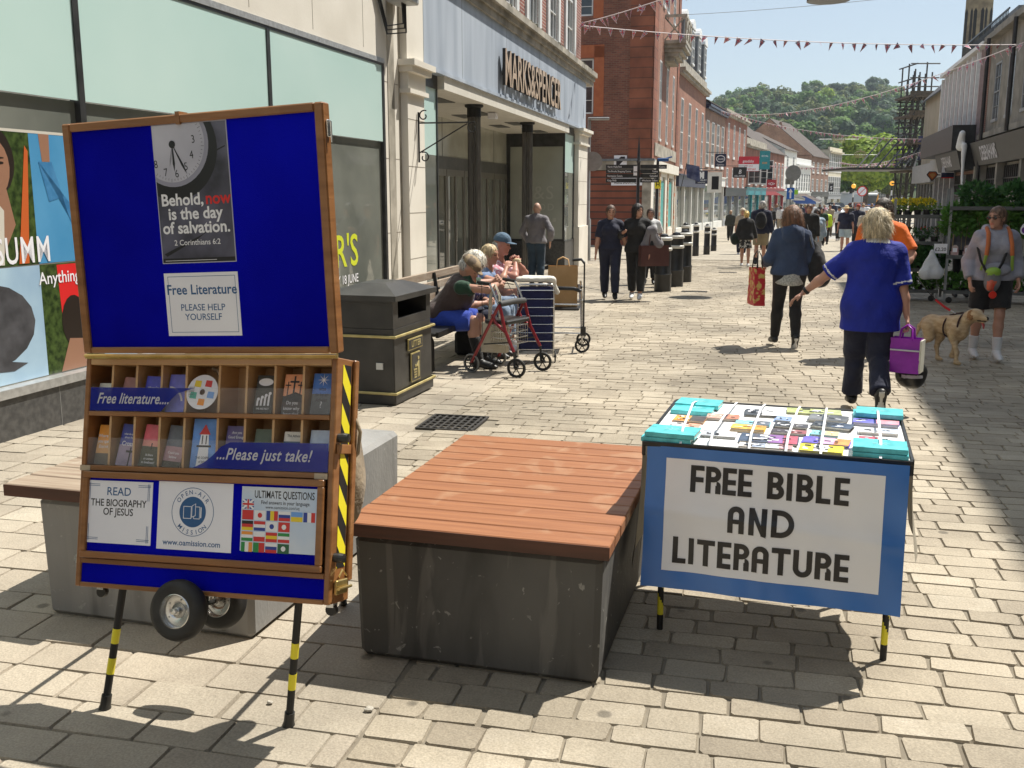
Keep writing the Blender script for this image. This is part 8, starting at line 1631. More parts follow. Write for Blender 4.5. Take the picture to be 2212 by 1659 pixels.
# ------------------------------------------------ posts and signs
m_galv=mk('galvanised_pole',(.24,.25,.25),(.34,.35,.35),scale=4,rough=.45,metal=.3)
def pole(parent, h, r=.05, mat=None, base=None, z0=0, name='pole'):
 mb=MB();pr=[(r*1.7,z0),(r*1.7,z0+base),(r,z0+base+.06),(r*.9,h)] if base else [(r,z0),(r*.9,h)];mb.lathe(pr,(0,0,0),14);return mb.build(name,mat or m_galv,parent,smooth=40)
g=Vector((at(1269,560,32).x,32,prof(32)));t=thing('street_lamp','slim grey street lamp with flat lantern beside the store pier','street lamp',g,-.1)
ht=at(1269,258,32).z -g.z;pole(t,ht,.055,None,1.3);mb=MB();mb.box(-.05,.62,-.11,.11,ht -.02,ht+.06,bev=.02);mb.build('lantern',m_galv,t)
zz=at(1275,349,32).z -g.z;mb=MB();mb.lathe([(.001,-.012),(.30,-.012),(.30,.012),(.001,.012)],(.12,-.08,zz),28,axis='y');mb.build('sign_back',mk('sign_grey',(.20,.205,.20),(.26,.265,.26),rough=.6),t,smooth=40)
# finger post
g=Vector((at(1376,500,33).x,33,prof(33)));t=thing('finger_post','black finger post with spike top and eight white lettered direction boards','signpost',g,0)
hp=at(1376,352,33).z -g.z;pole(t,hp,.055,m_bol,.9);mb=MB();mb.lathe([(.06,hp),(.075,hp+.05),(.05,hp+.1),(.035,hp+.5),(.004,hp+.85)],(0,0,0),12);mb.build('finial',m_bol,t,smooth=40)
for i,(a,b) in enumerate([('North Walls Park','Cinema'),('The Brooks Shopping Centre','Toilets'),('Recreation Centre','Cathedral'),('Kings Walk','Winchester Gallery')]):
 z=hp -.12 -i*.145;wl_=at(1309,370,33).x -g.x;wr__=(at(1440 if i == 0 else 1424,370,33).x -g.x)
 mb=MB();mb.box(wl_,-.06,-.02,.02,z -.065,z+.065,0);mb.text(a,(wl_+.05,-.022,z -.03),(1,0,0),(0,0,1),.085,0,1,align='LEFT',bold=.005,sx=.75);mb.build('direction_board',[m_blackp,m_wtxt],t)
 mb=MB();mb.box(.06,wr__,-.02,.02,z -.065,z+.065,0);mb.text(b,(wr__ -.05,-.022,z -.03),(1,0,0),(0,0,1),.085,0,1,align='RIGHT',bold=.005,sx=.75);mb.build('direction_board',[m_blackp,m_wtxt],t)
mb=MB();mb.box(-.16,-.01,-.026,-.0215,hp -.40,hp -.10,0);mb.box(-.15,-.02,-.028,-.0265,hp -.30,hp -.27,1);mb.build('sticker',[m_wtxt,m_ink],t)
# camera / lamp pole with H plate
g=Vector((at(1417,500,36).x,36,prof(36)));t=thing('black_pole','black pole with small yellow hydrant plate and blue lamp bracket','pole',g,0);hp=at(1417,345,36).z -g.z;pole(t,hp,.055,m_bol,1.2)
z=at(1417,398,36).z -g.z;mb=MB();mb.box(-.10,.12,-.07,-.06,z -.15,z+.15,0);mb.text('H',(.01,-.073,z -.07),(1,0,0),(0,0,1),.2,0,1,bold=.02);mb.build('hydrant_plate',[m_yellow,m_ink],t);mb=MB();mb.box(-.02,.38,-.05,.05,hp -.06,hp+.06,bev=.02);mb.tube([(.3,0,hp+.05),(.5,0,hp+.1)],.03,6);mb.build('blue_lamp',flat('blue_lamp',(.02,.09,.28),.4),t)
# street name and small square sign on the corner wall
q0,q1=B2.side(1321,389),B2.side(1404,396);mb=MB();mb.M=Matrix.Translation(B2.W(0,0,0)) @ Matrix.Rotation(B2.rz,4,'Z') @ Matrix(((0,1,0,0),(-1,0,0,0),(0,0,1,0),(0,0,0,1)))
zc_=(q0[1]+q1[1])/2;mb.box(-q0[0],-.35,-.10,-.06,zc_ -.16,zc_+.16,0);mb.text('MIDDLE BROOK STREET',(-(q0[0]+.35)/2,-.103,zc_ -.09),(1,0,0),(0,0,1),.25,0,1,bold=.01,sx=(q0[0] -.35)/3.9*1.15)
tag(mb.build('street_sign',[m_wtxt,m_ink]),'white street name plate on the shaded side wall of the corner house','sign')
z=B2.side(1342,375)[1]+1.2;q=B2.side(1342,378);mb=MB();mb.M=Matrix.Translation(B2.W(0,0,0)) @ Matrix.Rotation(B2.rz,4,'Z') @ Matrix(((0,1,0,0),(-1,0,0,0),(0,0,1,0),(0,0,0,1)));q=B2.side(1340,386);qz=B2.side(1340,346)[1]
mb.box(-q[0] -.28,-q[0]+.28,-.09,-.06,qz -.0 -.9+.55,qz+.0+.2,0);mb.prism([(-.18,-.3),(.2,.1),(.2,.2),(.02,.2),(-.18,0)],(-q[0],-.092,qz -.05),(1,0,0),(0,0,1),-.003,1);tag(mb.build('wall_plaque',[m_wtxt,m_ink]),'small square black and white plaque high on the corner house side wall','plaque')
# round sign pole with blue arrow
g=Vector((at(1703,500,43).x,43,prof(43)));t=thing('sign_pole','grey pole with round sign back, white board and blue ahead arrow','sign',g,0);hp=at(1703,362,43).z -g.z;pole(t,hp,.045)
z=at(1706,374,43).z -g.z;mb=MB();mb.lathe([(.001,-.012),(.33,-.012),(.33,.012),(.001,.012)],(.06,-.06,z),30,axis='y');mb.build('sign_back',_mc['sign_grey'],t,smooth=40)
z=at(1702,418,43).z -g.z;mb=MB();mb.box(-.17,.15,-.07,-.055,z -.24,z+.24,0);mb.prism([(-.035,-.20),(.035,-.20),(.035,.05),(.10,.05),(0,.20),(-.10,.05),(-.035,.05)],(-.01,-.072,z),(1,0,0),(0,0,1),.004,1);mb.build('arrow_sign',[flat('sign_blue',(.02,.13,.50),.4),m_wtxt],t)
mb=MB();mb.box(-.22,.16,.055,.07,z+.38,z+.62);mb.build('sign_board',_mc['sign_grey'],t)
# projecting signs
def hang(name,label,x0,y0,x1,y1,Y,base,txt=(),shape='box',th=.06,extra=None,brk=True,ts=None):
 a,b=at(x0,y1,Y),at(x1,y0,Y);w,h=b.x -a.x,b.z -a.z;t=thing(name,label,'sign',(a.x+w/2,Y,a.z),-.06)
 mb = MB()
 if shape == 'box': mb.box(-w / 2, w / 2, -th / 2, th / 2, 0, h, 0)
 else:mb.lathe([(.001,-th/2),(w/2,-th/2),(w/2,th/2),(.001,th/2)],(0,0,h/2),28,axis='y')
 mb.build('sign_board', base, t)
 for i,(s_,sz,fx,fz,mt,it) in enumerate(txt):mb=MB();mb.text(s_,(fx*w,-th/2 -.006,fz*h),(1,0,0),(0,0,1),sz*h,0,0,bold=.01,shear=it,sx=.9);mb.build('sign_lettering',mt,t)
 if extra: extra(t, w, h, th)
 if brk:mb=MB();mb.tube([(-w/2 -.5,.0,h+.08),(w/2,0,h+.08)],.02,6);mb.tube([(-w*.35,0,h),(-w*.35,0,h+.08)],.012,5);mb.tube([(w*.35,0,h),(w*.35,0,h+.08)],.012,5);mb.build('bracket',m_blackp,t)
 return t
def oval(t, w, h, th):
 mb = MB();
 for i in range(24):
  a,b=2*PI*i/24,2*PI*(i+1)/24;P=[(w*.40*math.cos(a),0,h*.28*math.sin(a)),(w*.40*math.cos(b),0,h*.28*math.sin(b)),(w*.34*math.cos(b),0,h*.22*math.sin(b)),(w*.34*math.cos(a),0,h*.22*math.sin(a))]
  mb.poly([(p[0], -th / 2 - .005, p[2] + h * .6) for p in P][::-1])
 mb.build('oval_ring', m_wtxt, t)
hang('shop_sign','navy square opticians sign with white oval ring',1544,332,1569,360,62,m_navyp,[('boots',.22,0,.53,m_wtxt,.3),('Opticians',.17,0,.10,m_wtxt,0)],extra=oval)
def cast(t, w, h, th):
 mb = MB();
 for q in ((-.2,-.04,.38,.9),(.04,.2,.38,.9),(-.04,.04,.5,.8)):mb.box(w*q[0],w*q[1],-th/2 -.012,-th/2 -.002,h*q[2],h*q[3])
 mb.build('tower_emblem', m_wtxt, t)
hang('shop_sign','navy building society sign with white tower emblem',1502,368,1529,397,50,m_navyp,[('NEWBURY',.18,0,.2,m_wtxt,0),('building society',.10,0,.07,m_wtxt,0)],extra=cast)
t=thing('flag','navy flag hanging slanted from its pole above the white shopfront','flag',at(1475,392,47),-.1)
mb=MB();mb.tube([(-.1,0,-.4),(.16,0,.85)],.018,6);mb.build('flagpole',m_blackp,t)
mb=MB();n=8;P=[(.12+.62*i/n+.06*j/6,.05*math.sin(i*.9),.80 -.12*i/n -.62*j/6*(1+.15*i/n)) for i in range(n+1) for j in range(7)]
mb.add(P,[(i*7+j,i*7+j+1,(i+1)*7+j+1,(i+1)*7+j) for i in range(n) for j in range(6)]);mb.build('flag_cloth',mk('flag_navy',(.02,.03,.10),(.10,.12,.22),scale=4,rough=.7),t,smooth=True)
def gd(t,w,h,th):mb=MB();mb.box(-w/2,w/2,-th/2 -.004,-th/2 -.001,h*.02,h*.48);mb.build('white_half',m_wtxt,t);mb=MB();mb.text('FOR SALE',(0,-th/2 -.007,h*.32),(1,0,0),(0,0,1),h*.13,0,0);mb.text('01962 659 663',(0,-th/2 -.007,h*.08),(1,0,0),(0,0,1),h*.2,0,0,sx=.8,bold=.01);mb.build('sign_lettering',m_red,t)
hang('sale_board','red and white estate agent board fixed above the teal shopfront',1595,338,1640,370,74,flat('estate_red',(.55,.03,.05),.5),[('goadsby',.26,-.03,.6,m_wtxt,0)],extra=gd,brk=False)
hang('pub_sign','teal hanging pub sign with orange lettering behind the estate agent board',1640,326,1664,366,80,m_tealp,[('ROYAL',.13,0,.68,m_wtxt,0),('OAK',.15,0,.3,flat('sign_orange',(.7,.28,.03),.5),0)])
hang('shop_sign','black sign with a white curl emblem in front of the sale board',1583,361,1613,384,70,m_blackp,[('B',.55,0,.38,m_wtxt,.2),('CELL REPAIR',.2,0,.1,m_wtxt,0)])
hang('shop_sign','dark red square sign with white fish outline',1656,388,1677,405,84,m_redp,[('<O>',.5,0,.3,m_wtxt,0)])
hang('shop_sign','white framed poster box with a dark picture above the second shop',1527,372,1560,416,57,m_wf,[],extra=lambda t,w,h,th:(lambda mb:(mb.box(-w*.2,w*.28,-th/2 -.004,-th/2 -.001,h*.15,h*.8),mb.build('picture',mk('poster_dark',(.04,.04,.06),(.35,.25,.1),scale=6),t)))(MB()))
hang('shop_sign','round white sign with thin dark script in front of the cream block',1760,421,1776,443,112,m_wf,[('Aqua',.3,0,.4,m_ink,.3)],shape='round')
hang('shop_sign','black square sign on a bracket by the cream block',1790,396,1801,414,118,m_blackp,[('S',.6,0,.25,m_wtxt,0)])
hang('shop_sign','small lime green sign above the grey shopfront',1716,410,1724,420,85,flat('lime_sign',(.25,.5,.02),.5),[])
# F45 and diamond signs on the right
def dia(t,w,h,th):mb=MB();mb.prism([(-.5*w,.62*h),(-.3*w,.95*h),(.3*w,.95*h),(.5*w,.62*h),(0,0)],(0,-th/2 -.002,0),(1,0,0),(0,0,1),-.01,0);mb.prism([(-.38*w,.62*h),(-.24*w,.86*h),(.24*w,.86*h),(.38*w,.62*h),(0,.16*h)],(0,-th/2 -.014,0),(1,0,0),(0,0,1),-.01,1);mb.prism([(-.24*w,.62*h),(-.1*w,.75*h),(.1*w,.75*h),(.24*w,.62*h),(0,.3*h)],(0,-th/2 -.026,0),(1,0,0),(0,0,1),-.01,2);mb.build('diamond',[m_blackp,flat('sign_rust',(.45,.10,.02),.5),flat('sign_amber',(.5,.26,.08),.5)],t)
a,b=at(2000,388,47),at(2027,372,47);t=thing('shop_sign','black and orange diamond shaped shop sign under the cream gable','sign',(a.x+(b.x -a.x)/2,47,at(2014,392,47).z),0);dia(t,b.x -a.x,at(2014,369,47).z -at(2014,392,47).z,.05);mb=MB();mb.tube([(0,.03,.3),(1.2,.3,.3)],.03,6);mb.build('bracket',m_blackp,t)
hang('shop_sign','white and blue sign reading F45 left of the charcoal shop sign',2033,361,2061,385,44,m_navyp,[('F45',.42,0,.58,m_ink,.2)],extra=lambda t,w,h,th:(lambda mb:(mb.box(-w/2,w/2,-th/2 -.004,-th/2 -.001,h*.5,h),mb.box(-w/2,w/2,-th/2 -.004,-th/2 -.001,0,h*.08,1),mb.build('white_half',[m_wtxt,m_red],t)))(MB()),brk=False)
# awnings
for k,(x0,x1,y0,y1,Y,m_,lb) in enumerate([(1706,1742,413,428,92,m_wf,'white sloping awning above the first cafe front'),(1742,1776,419,432,108,m_wf,'second white awning farther down the terrace'),(1740,1752,424,436,100,flat('awning_blue',(.06,.16,.5),.7),'small blue awning between the two white ones')]):
 a,b=at(x0,y0,Y),at(x1,y1,Y -3);t=thing('awning',lb,'awning',(a.x,Y,b.z),0);w=b.x -a.x;h=a.z -b.z
 mb=MB();mb.add([(0,0,h),(w*.55,6,h),(w,2,0),(w*.4,-4,0),(0,0,h -.06),(w*.55,6,h -.06),(w,2,-.2),(w*.4,-4,-.2)],[(0,3,2,1),(4,5,6,7),(0,4,7,3),(3,7,6,2),(2,6,5,1),(1,5,4,0)]);mb.build('awning_cloth',m_,t)
 mb=MB();mb.tube([(0.05,0,h*.3),(w*.4,-3.9,-.1)],.03,5);mb.build('awning_arm',m_galv,t)
# ------------------------------------------------ scaffold
Ys=61.0;a,b=at(1960,400,Ys),at(1996,400,Ys);sw=b.x -a.x;zb_=prof(Ys);t=thing('scaffold_tower','tall tube scaffolding with four plank decks beside the cream gable','scaffolding',(a.x,Ys,zb_),0)
topz=at(1975,131,Ys).z -zb_;m_sc=mk('scaffold_tube',(.05,.05,.05),(.11,.11,.105),rough=.5,metal=.4);decks=[at(1975,y,Ys).z -zb_ for y in (206,248,308,368)]
for j, y in enumerate((0, 1.0, 2.0)):
 for i in range(4):mb=MB();x=sw*i/3;mb.tube([(x,y,0),(x,y,(topz if i in (0,2) else decks[0]+1.5) -rnd.random()*.6)],.045,6);mb.build('standard',m_sc,t)
for z in decks:mb=MB();mb.box(-.3,sw+.2,-.3,2.2,z -.12,z,0);mb.build('deck',mk('scaffold_board',(.10,.085,.065),(.18,.15,.12),scale=8,rough=.9),t)
for z in decks + [d + 1.0 for d in decks] + [d + .5 for d in decks] + [decks[0] + 1.8]:
 mb=MB();mb.tube([(-.3,-.05,z),(sw+.4,-.05,z)],.04,6);mb.build('ledger',m_sc,t);mb=MB();mb.tube([(-.05,-.4,z -.03),(-.05,2.4,z -.03)],.04,6);mb.build('transom',m_sc,t)
for k,(za,zb2) in enumerate(zip(decks[1:]+[0],decks)):mb=MB();q=(0,sw) if k%2 else (sw,0);mb.tube([(q[0],-.08,za),(q[1],-.08,zb2)],.04,6);mb.tube([(-.08,0 if k%2 else 2.0,za),(-.08,2.0 if k%2 else 0,zb2)],.04,6);mb.build('brace',m_sc,t)
for za, zb2 in zip(decks, decks[1:] + [0]):
 for q in (.2,.4,.6,.8):mb=MB();z=za+(zb2 -za)*q;mb.tube([(-.2,2.0,z),(sw+.2,2.0,z)],.04,5);mb.build('ledger',m_sc,t)
 mb=MB();mb.box(-.25,sw+.2,-.12,-.08,za,za+.25);mb.build('toe_board',_mc['scaffold_board'],t);mb=MB();mb.tube([(sw,2,za),(0,2,zb2)],.04,5);mb.tube([(sw*.5,-.1,za),(0,-.1,zb2)],.04,5);mb.build('brace',m_sc,t)
mb = MB(); z = decks[3]
for i in range(9):x=-3.6+i*.55;mb.tube([(x,-1.5,z+.1),(min(x+2.2,sw),.5,z+2.0)],.05,5)
mb.box(-4.2, sw, -1.7, 3.2, z + .0, z + .12); mb.build('protection_fan', m_sc, t)
mb=MB();mb.box(.4,sw -.3,-.14,-.10,decks[3]+.6,decks[3]+2.0);mb.build('banner_sheet',mk('scaffold_banner',(.02,.03,.09),(.04,.05,.14),scale=3),t)
# ------------------------------------------------ plants on racks
def leafmat(n, a, b): return leafy(mk(n, a, b, scale=9, rough=.5, detail=3))
m_leaf=leafmat('leaf_green',(.07,.19,.03),(.15,.32,.06));m_leafd=leafmat('leaf_dark',(.035,.11,.035),(.09,.21,.06));m_leafl=leafmat('leaf_light',(.12,.24,.04),(.22,.34,.06));m_yel=flat('petal_yellow',(.72,.58,.02),.6);m_rdp=flat('petal_red',(.55,.02,.03),.6)
def leaves(mb, c, r, n, s, mi=0, up=.3, rg=rnd, lobes=0):
 for _ in range(n):
  while True:
   p = Vector((rg.uniform(-1, 1), rg.uniform(-1, 1), rg.uniform(-1, 1)))
   if .25 < p.length < 1: break
  q=Vector((c[0]+p.x*r[0],c[1]+p.y*r[1],c[2]+p.z*r[2]));d=(p+Vector((rg.uniform(-.6,.6),rg.uniform(-.6,.6),rg.uniform(-.4,.8)*up*3))).normalized();n_=d.cross(Vector((rg.uniform(-1,1),rg.uniform(-1,1),rg.uniform(-1,1)))).normalized();l=s*rg.uniform(.6,1.3);w=l*.28
  mb.add([q,q+d*l*.5+n_*w,q+d*l,q+d*l*.5 -n_*w],[(0,1,2,3)],mi)
def rack(label, x, y, w, d, h, rz, shelves, group='metal plant racks'):
 t = thing('plant_rack', label, 'plant rack', (x, y, prof(y)), rz, group)
 for (a,b) in ((0,0),(w,0),(0,d),(w,d)):mb=MB();mb.box(a -.02,a+.02,b -.02,b+.02,.06,h);mb.build('upright',m_galv,t)
 for z in shelves:mb=MB();mb.box(.02,w -.02,.0,d,z -.035,z,bev=0);mb.box(-.02,w+.02,-.03,-.021,z -.03,z+.03);mb.build('shelf',mk('rack_shelf',(.07,.075,.075),(.12,.125,.12),rough=.5),t)
 for (a,b) in ((.08,.03),(w -.08,.03)):mb=MB();mb.lathe([(.05,-.02),(.055,0),(.05,.02)],(a,b,.055),12,axis='y');mb.build('castor',m_black,t)
 return t
RX = Fac((gz(2046, 655, -.1).x, 17.2), (.96, -.28), None, None)
def rp(u, y, z): q = RX.O + RX.d * u + RX.n * y; return (q.x, q.y, prof(q.y) + z)
# RX local: u to the right, y away
rack('left hand plant rack with yellow flowers on its top shelf',*rp(-.85,.3,0)[:2],.78,.55,1.78,RX.rz,(.18,.55,1.02,1.48))
rack('long middle plant rack with young staked plants in labelled pots',*rp(.02,.0,0)[:2],1.45,.55,1.95,RX.rz,(.20,.80,1.62))
def plant(label, u, y, z, kind, group='potted plants on the racks', s=1):
 t=thing('potted_plant',label,'plant',rp(u,y,z),rnd.random()*6,group);pt=MB();
 pt.lathe([(.05*s,0),(.065*s,.10*s),(.06*s,.10*s),(.055*s,.09*s)],(0,0,0),12);pt.build('pot',flat('pot_black',(.02,.02,.022),.5),t)
 mb = MB()
 if kind == 'yellow':leaves(mb,(0,0,.17),(.12,.12,.10),110,.055,0);leaves(mb,(0,0,.24),(.13,.13,.05),150,.045,1,up=1);ms=[m_leafl,m_yel]
 elif kind == 'red':leaves(mb,(0,0,.16),(.12,.12,.10),150,.05,0);leaves(mb,(0,0,.22),(.1,.1,.05),14,.035,1,up=1);ms=[m_leafd,m_rdp]
 elif kind == 'herb':leaves(mb,(0,0,.16),(.16,.15,.14),240,.08,0);ms=[m_leaf,m_leaf]
 elif kind == 'bush':leaves(mb,(0,0,.22),(.26,.24,.18),420,.11,0);ms=[m_leafd,m_leaf]
 elif kind == 'tall':
  leaves(mb, (0, 0, .62), (.17, .17, .26), 420, .10, 0); ms = [m_leaf, m_leafl]
  for k in range(3):st=MB();a=rnd.random()*6;st.tube([(.03*math.cos(a),.03*math.sin(a),.05),(.06*math.cos(a+1),.06*math.sin(a+1),.8)],.005,5);st.build('cane',mk('bamboo',(.42,.32,.16),(.5,.4,.22),rough=.7),t)
 else: leaves(mb, (0, 0, .12), (.12, .12, .08), 90, .05, 0); ms = [m_leafl, m_leaf]
 mb.build('foliage', ms, t); return t
for i in range(5):plant('yellow flowering plant, number %s from the left on the top shelf of the left rack'.replace('number %s from the left',['leftmost','second','middle','fourth','rightmost'][i]),-.78+i*.155,.42,1.49,'yellow' if i <4 else 'sage')
for i in range(4):plant(['dark','leafy','bushy','small'][i]+' red flowered plant on the second shelf of the left rack, '+['far left','centre left','centre right','far right'][i],-.76+i*.2,.42,1.03,'red')
for i in range(4):plant(['first','second','third','fourth'][i]+' dark leafy plant on the third shelf of the left rack',-.76+i*.2,.42,.56,'red' if i <0 else 'bush',s=.9)
for i in range(4):plant(['first','second','third','fourth'][i]+' low herb on the bottom shelf of the left rack',-.76+i*.2,.42,.19,'herb')
for i in range(7):plant(['first','second','third','fourth','fifth','sixth','seventh'][i]+' tall staked plant from the left on the middle rack',.08+i*.215,.15+.12*(i%2),.81,'tall')
for i in range(4):plant(['first','second','third','fourth'][i]+' spreading dark plant from the left on top of the middle rack',.42+i*.31,.25+.1*(i%2),1.63,('bush','herb','bush','bush')[i],s=(1,.9,.8,1)[i])
for i in range(6):plant(['first','second','third','fourth','fifth','sixth'][i]+' green herb from the left at the foot of the middle rack',.1+i*.23,.2,.21,'herb')
m_card = mk('pink_card', (.42, .20, .22), (.50, .42, .38), scale=14, rough=.6)
for i in range(7):
 t=thing('plant_pack',['first','second','third','fourth','fifth','sixth','seventh'][i]+' pink labelled card carrier from the left on the middle rack shelf','plant pack',rp(.07+i*.195,-.01,.80),RX.rz,'pink card plant packs');mb=MB();mb.prism([(0,0),(.12,0),(.11,.17),(.08,.20),(.04,.20),(.01,.17)],(0,0,.0),(1,0,0),(0,0,1),-.002,0);mb.box(0,.12,.002,.08,0,.09,0);mb.box(.025,.095,-.0005,.0,.08,.15,1);mb.v=[(v[0],v[1],v[2]) for v in mb.v];mb.build('card',[m_card,m_white],t)
t=thing('price_sign','handwritten white price card clipped to the left upright of the middle rack','price card',rp(-.12,-.06,.86),RX.rz);mb=MB();mb.box(-.09,.12,-.003,.003,0,.16,0);mb.text('£2.20',(.015,-.005,.04),(1,0,0),(0,0,1),.08,0,1,bold=.01);mb.build('card',[m_wtxt,m_ink],t)
t=thing('price_sign','tilted white price card among the herbs by the grey hoodie woman','price card',rp(.98,-.08,.22),RX.rz+.3);mb=MB();mb.box(-.06,.08,-.003,.003,0,.17,0);mb.text('£1',(.01,-.005,.05),(1,0,0),(0,0,1),.09,0,1);mb.build('card',[m_wtxt,m_ink],t)
bag_thing('carrier_bag','white plastic carrier bag hanging from the left plant rack',[cap((0,0,.22),(-.06,0,-.12),.03,.12,n=(0,1,0),f=.5),cap((0,0,.22),(.09,0,-.12),.03,.12,n=(0,1,0),f=.5),cap((-.08,0,-.14),(.10,0,-.14),.10,n=(0,1,0),f=.6)],cloth('white_plastic',(.55,.57,.6),(.62,.64,.66),rough=.4),rp(-.24,-.12,.66),RX.rz,wr=.012,vox=.014)
for i, (u, z) in enumerate(((1.18, 1.28), (1.36, 1.29))):
 t=thing('hanging_label',['purple','crimson'][i]+' oval flower label hanging on the middle rack behind the sunglasses woman','label',rp(u,-.07,z),RX.rz,'oval flower labels');mb=MB();mb.prism([(.075*math.sin(a)*(1 -.25*math.cos(a)),-.10*math.cos(a)*-1+.0) for a in np.linspace(0,2*PI,22)[:-1]],(0,0,0),(1,0,0),(0,0,1),-.002,0);mb.prism([(.055*math.cos(a),.055*math.sin(a) -.02) for a in np.linspace(0,2*PI,16)[:-1]],(0,-.004,0),(1,0,0),(0,0,1),-.002,1);mb.build('card',[m_wtxt,(flat('petal_purple',(.16,.04,.28),.5),flat('petal_crimson',(.3,.01,.05),.5))[i]],t)
# a person behind the racks (legs seen)
q=rp(.45,1.3,0);person('person in black leggings standing behind the middle plant rack',q,DOWN+PI,1.66,top=('top',c_gsweat,1.8,.86,.03),bot=('leggings',c_black,1.9,.008),shoes=(s_black,),hair=('bob',(.1,.06,.03)),female=True,vox=.02)
# ------------------------------------------------ vehicles
def car(label, px, py, Y, rz, body, name='parked_car', s=1, suv=False):
 p=at(px,py,Y);t=thing(name,label,'car',(p.x,Y,prof(Y)),rz,'cars queuing on the road');L,Wd=4.2*s,1.78*s;H1=.85 if not suv else 1.0;H2=1.46 if not suv else 1.72
 prof2=[(-L/2,.3),(-L/2,.62),(-L*.47,H1*.9),(-L*.24,H1),(-L*.12,H2*.97),(L*.05,H2),(L*.28,H2*.95),(L*.42,H1*1.05),(L/2,H1*.95),(L/2,.3)]
 def loft(pr, w0, w1, zref):
  V_ = [];
  for sgn in (-1, 1):
   for (x,z) in pr:f=max(0,min(1,(z -zref)/(H2 -zref)));V_.append((sgn*(w0+(w1 -w0)*f),x,z))
  k=len(pr);return V_,[tuple(range(k))[::-1],tuple(range(k,2*k))]+[(i,(i+1)%k,k+(i+1)%k,k+i) for i in range(k)]
 mb=MB();V_,F_=loft(prof2,Wd/2,Wd*.38,H1);mb.add(V_,F_);mb.build('body',body,t)
 g_=MB();w=Wd*.44;g_.add([(-w,-L*.235,H1+.03),(w,-L*.235,H1+.03),(w*.88,-L*.13,H2*.94),(-w*.88,-L*.13,H2*.94)],[(0,1,2,3)]);g_.v=[(v[0],v[1] -.03,v[2]+.01) for v in g_.v];g_.build('windscreen',m_glass,t)
 for sg in (-1, 1):
  m_=MB();m_.add([(sg*Wd*.497,-L*.2,H1+.03),(sg*Wd*.497,L*.36,H1+.06),(sg*Wd*.40,L*.26,H2*.92),(sg*Wd*.40,-L*.1,H2*.92)],[(0,1,2,3) if sg <0 else (3,2,1,0)]);m_.build('side_window',m_glass,t)
  m_=MB();m_.box(sg*Wd*.40 -.15,sg*Wd*.40+.15,-L/2 -.02,-L/2+.05,.55,.70,bev=.01);m_.build('headlight',m_wtxt,t)
  m_=MB();m_.box(sg*(Wd/2+.12) -.08,sg*(Wd/2+.12)+.08,-L*.2,-L*.17,H1,H1+.14);m_.build('wing_mirror',body,t)
  for yy in (-L*.32,L*.30):m_=MB();m_.lathe([(.001,-.1),(.31,-.1),(.32,0),(.31,.1),(.001,.1)],(sg*(Wd/2 -.1),yy,.32),16,axis='x');m_.build('wheel',m_tyre,t)
 m_=MB();m_.box(-.45,.45,-L/2 -.02,-L/2+.02,.33,.48);m_.build('number_plate',m_yellow,t);return t
cp = lambda n, c: mk(n, c, tuple(v * .9 for v in c), rough=.25, metal=.2, coat=.8)
car('white car at the head of the queue on the far road',1797,460,118,.12,cp('car_white',(.6,.62,.64)));car('dark large car behind the white car',1806,450,130,.12,cp('car_dark',(.03,.035,.04)),suv=True)
car('copper brown car near the middle of the far road',1853,455,128,.08,cp('car_brown',(.32,.09,.05)),suv=True);car('silver and red car with pale roof right of the brown car',1873,458,112,.08,cp('car_silver',(.30,.12,.12)))
pb=at(1882,430,175);t=thing('bus','single decker bus with blue and orange front at the end of the road','bus',(pb.x,175,prof(175)),.05)
mb=MB();mb.box(-1.25,1.25,0,11,.35,3.15,bev=.15);mb.build('body',flat('bus_grey',(.35,.38,.42),.4),t);mb=MB();mb.box(-1.1,1.1,-.03,.02,1.35,2.75,bev=.01);mb.build('windscreen',m_glass,t)
mb=MB();mb.prism([(-1.0,.4),(1.0,.4),(.75,1.3),(-.75,1.3)],(0,-.04,0),(1,0,0),(0,0,1),-.02);mb.build('front_panel',flat('bus_blue',(.02,.14,.55),.4),t)
for sg in (-1,1):mb=MB();mb.prism([(sg*1.02,.4),(sg*1.24,.4),(sg*1.24,3.0),(sg*1.12,3.0),(sg*.78,1.3)],(0,-.045,0),(1,0,0),(0,0,1),-.02);mb.build('corner_panel',flat('bus_orange',(.7,.30,.02),.4),t)
for sg in (-1,1):mb=MB();mb.lathe([(.001,-.15),(.48,-.15),(.48,.15),(.001,.15)],(sg*1.05,2.2,.48),16,axis='x');mb.build('wheel',m_tyre,t)
# beacons
for k,(x,y,lb) in enumerate([(1844,405,'left amber globe crossing beacon on a striped post'),(1927,399,'right amber globe crossing beacon above the flower rack')]):
 Y=88 if k else 95;q=at(x,y,Y);t=thing('crossing_beacon',lb,'beacon',(q.x,Y,prof(Y)),0,'amber crossing beacons');h=q.z -prof(Y)
 for i in range(7):mb=MB();mb.lathe([(.07,h*i/7),(.07,h*(i+1)/7)],(0,0,0),10);mb.build('post_band',m_wf if i%2 else m_blackp,t)
 mb=MB();mb.sphere((0,0,h+.12),.21,14,10);mb.build('globe',mk('amber_globe',(.9,.42,.05),rough=.3,emit=.5),t,smooth=True)
q=at(1862,413,90);t=thing('road_sign','round white no turn sign with red rim near the crossing beacons','sign',(q.x,90,prof(90)),0);h=q.z -prof(90);pole(t,h,.04);mb=MB();mb.lathe([(.001,-.012),(.45,-.012),(.45,.012),(.001,.012)],(0,-.05,h),26,0,axis='y');mb.lathe([(.001,-.004),(.36,-.004),(.36,.004),(.001,.004)],(0,-.07,h),26,1,axis='y');mb.tube([(-.28,-.08,h -.28),(.28,-.08,h+.28)],.03,6,0);mb.build('sign_face',[m_red,m_wtxt],t)
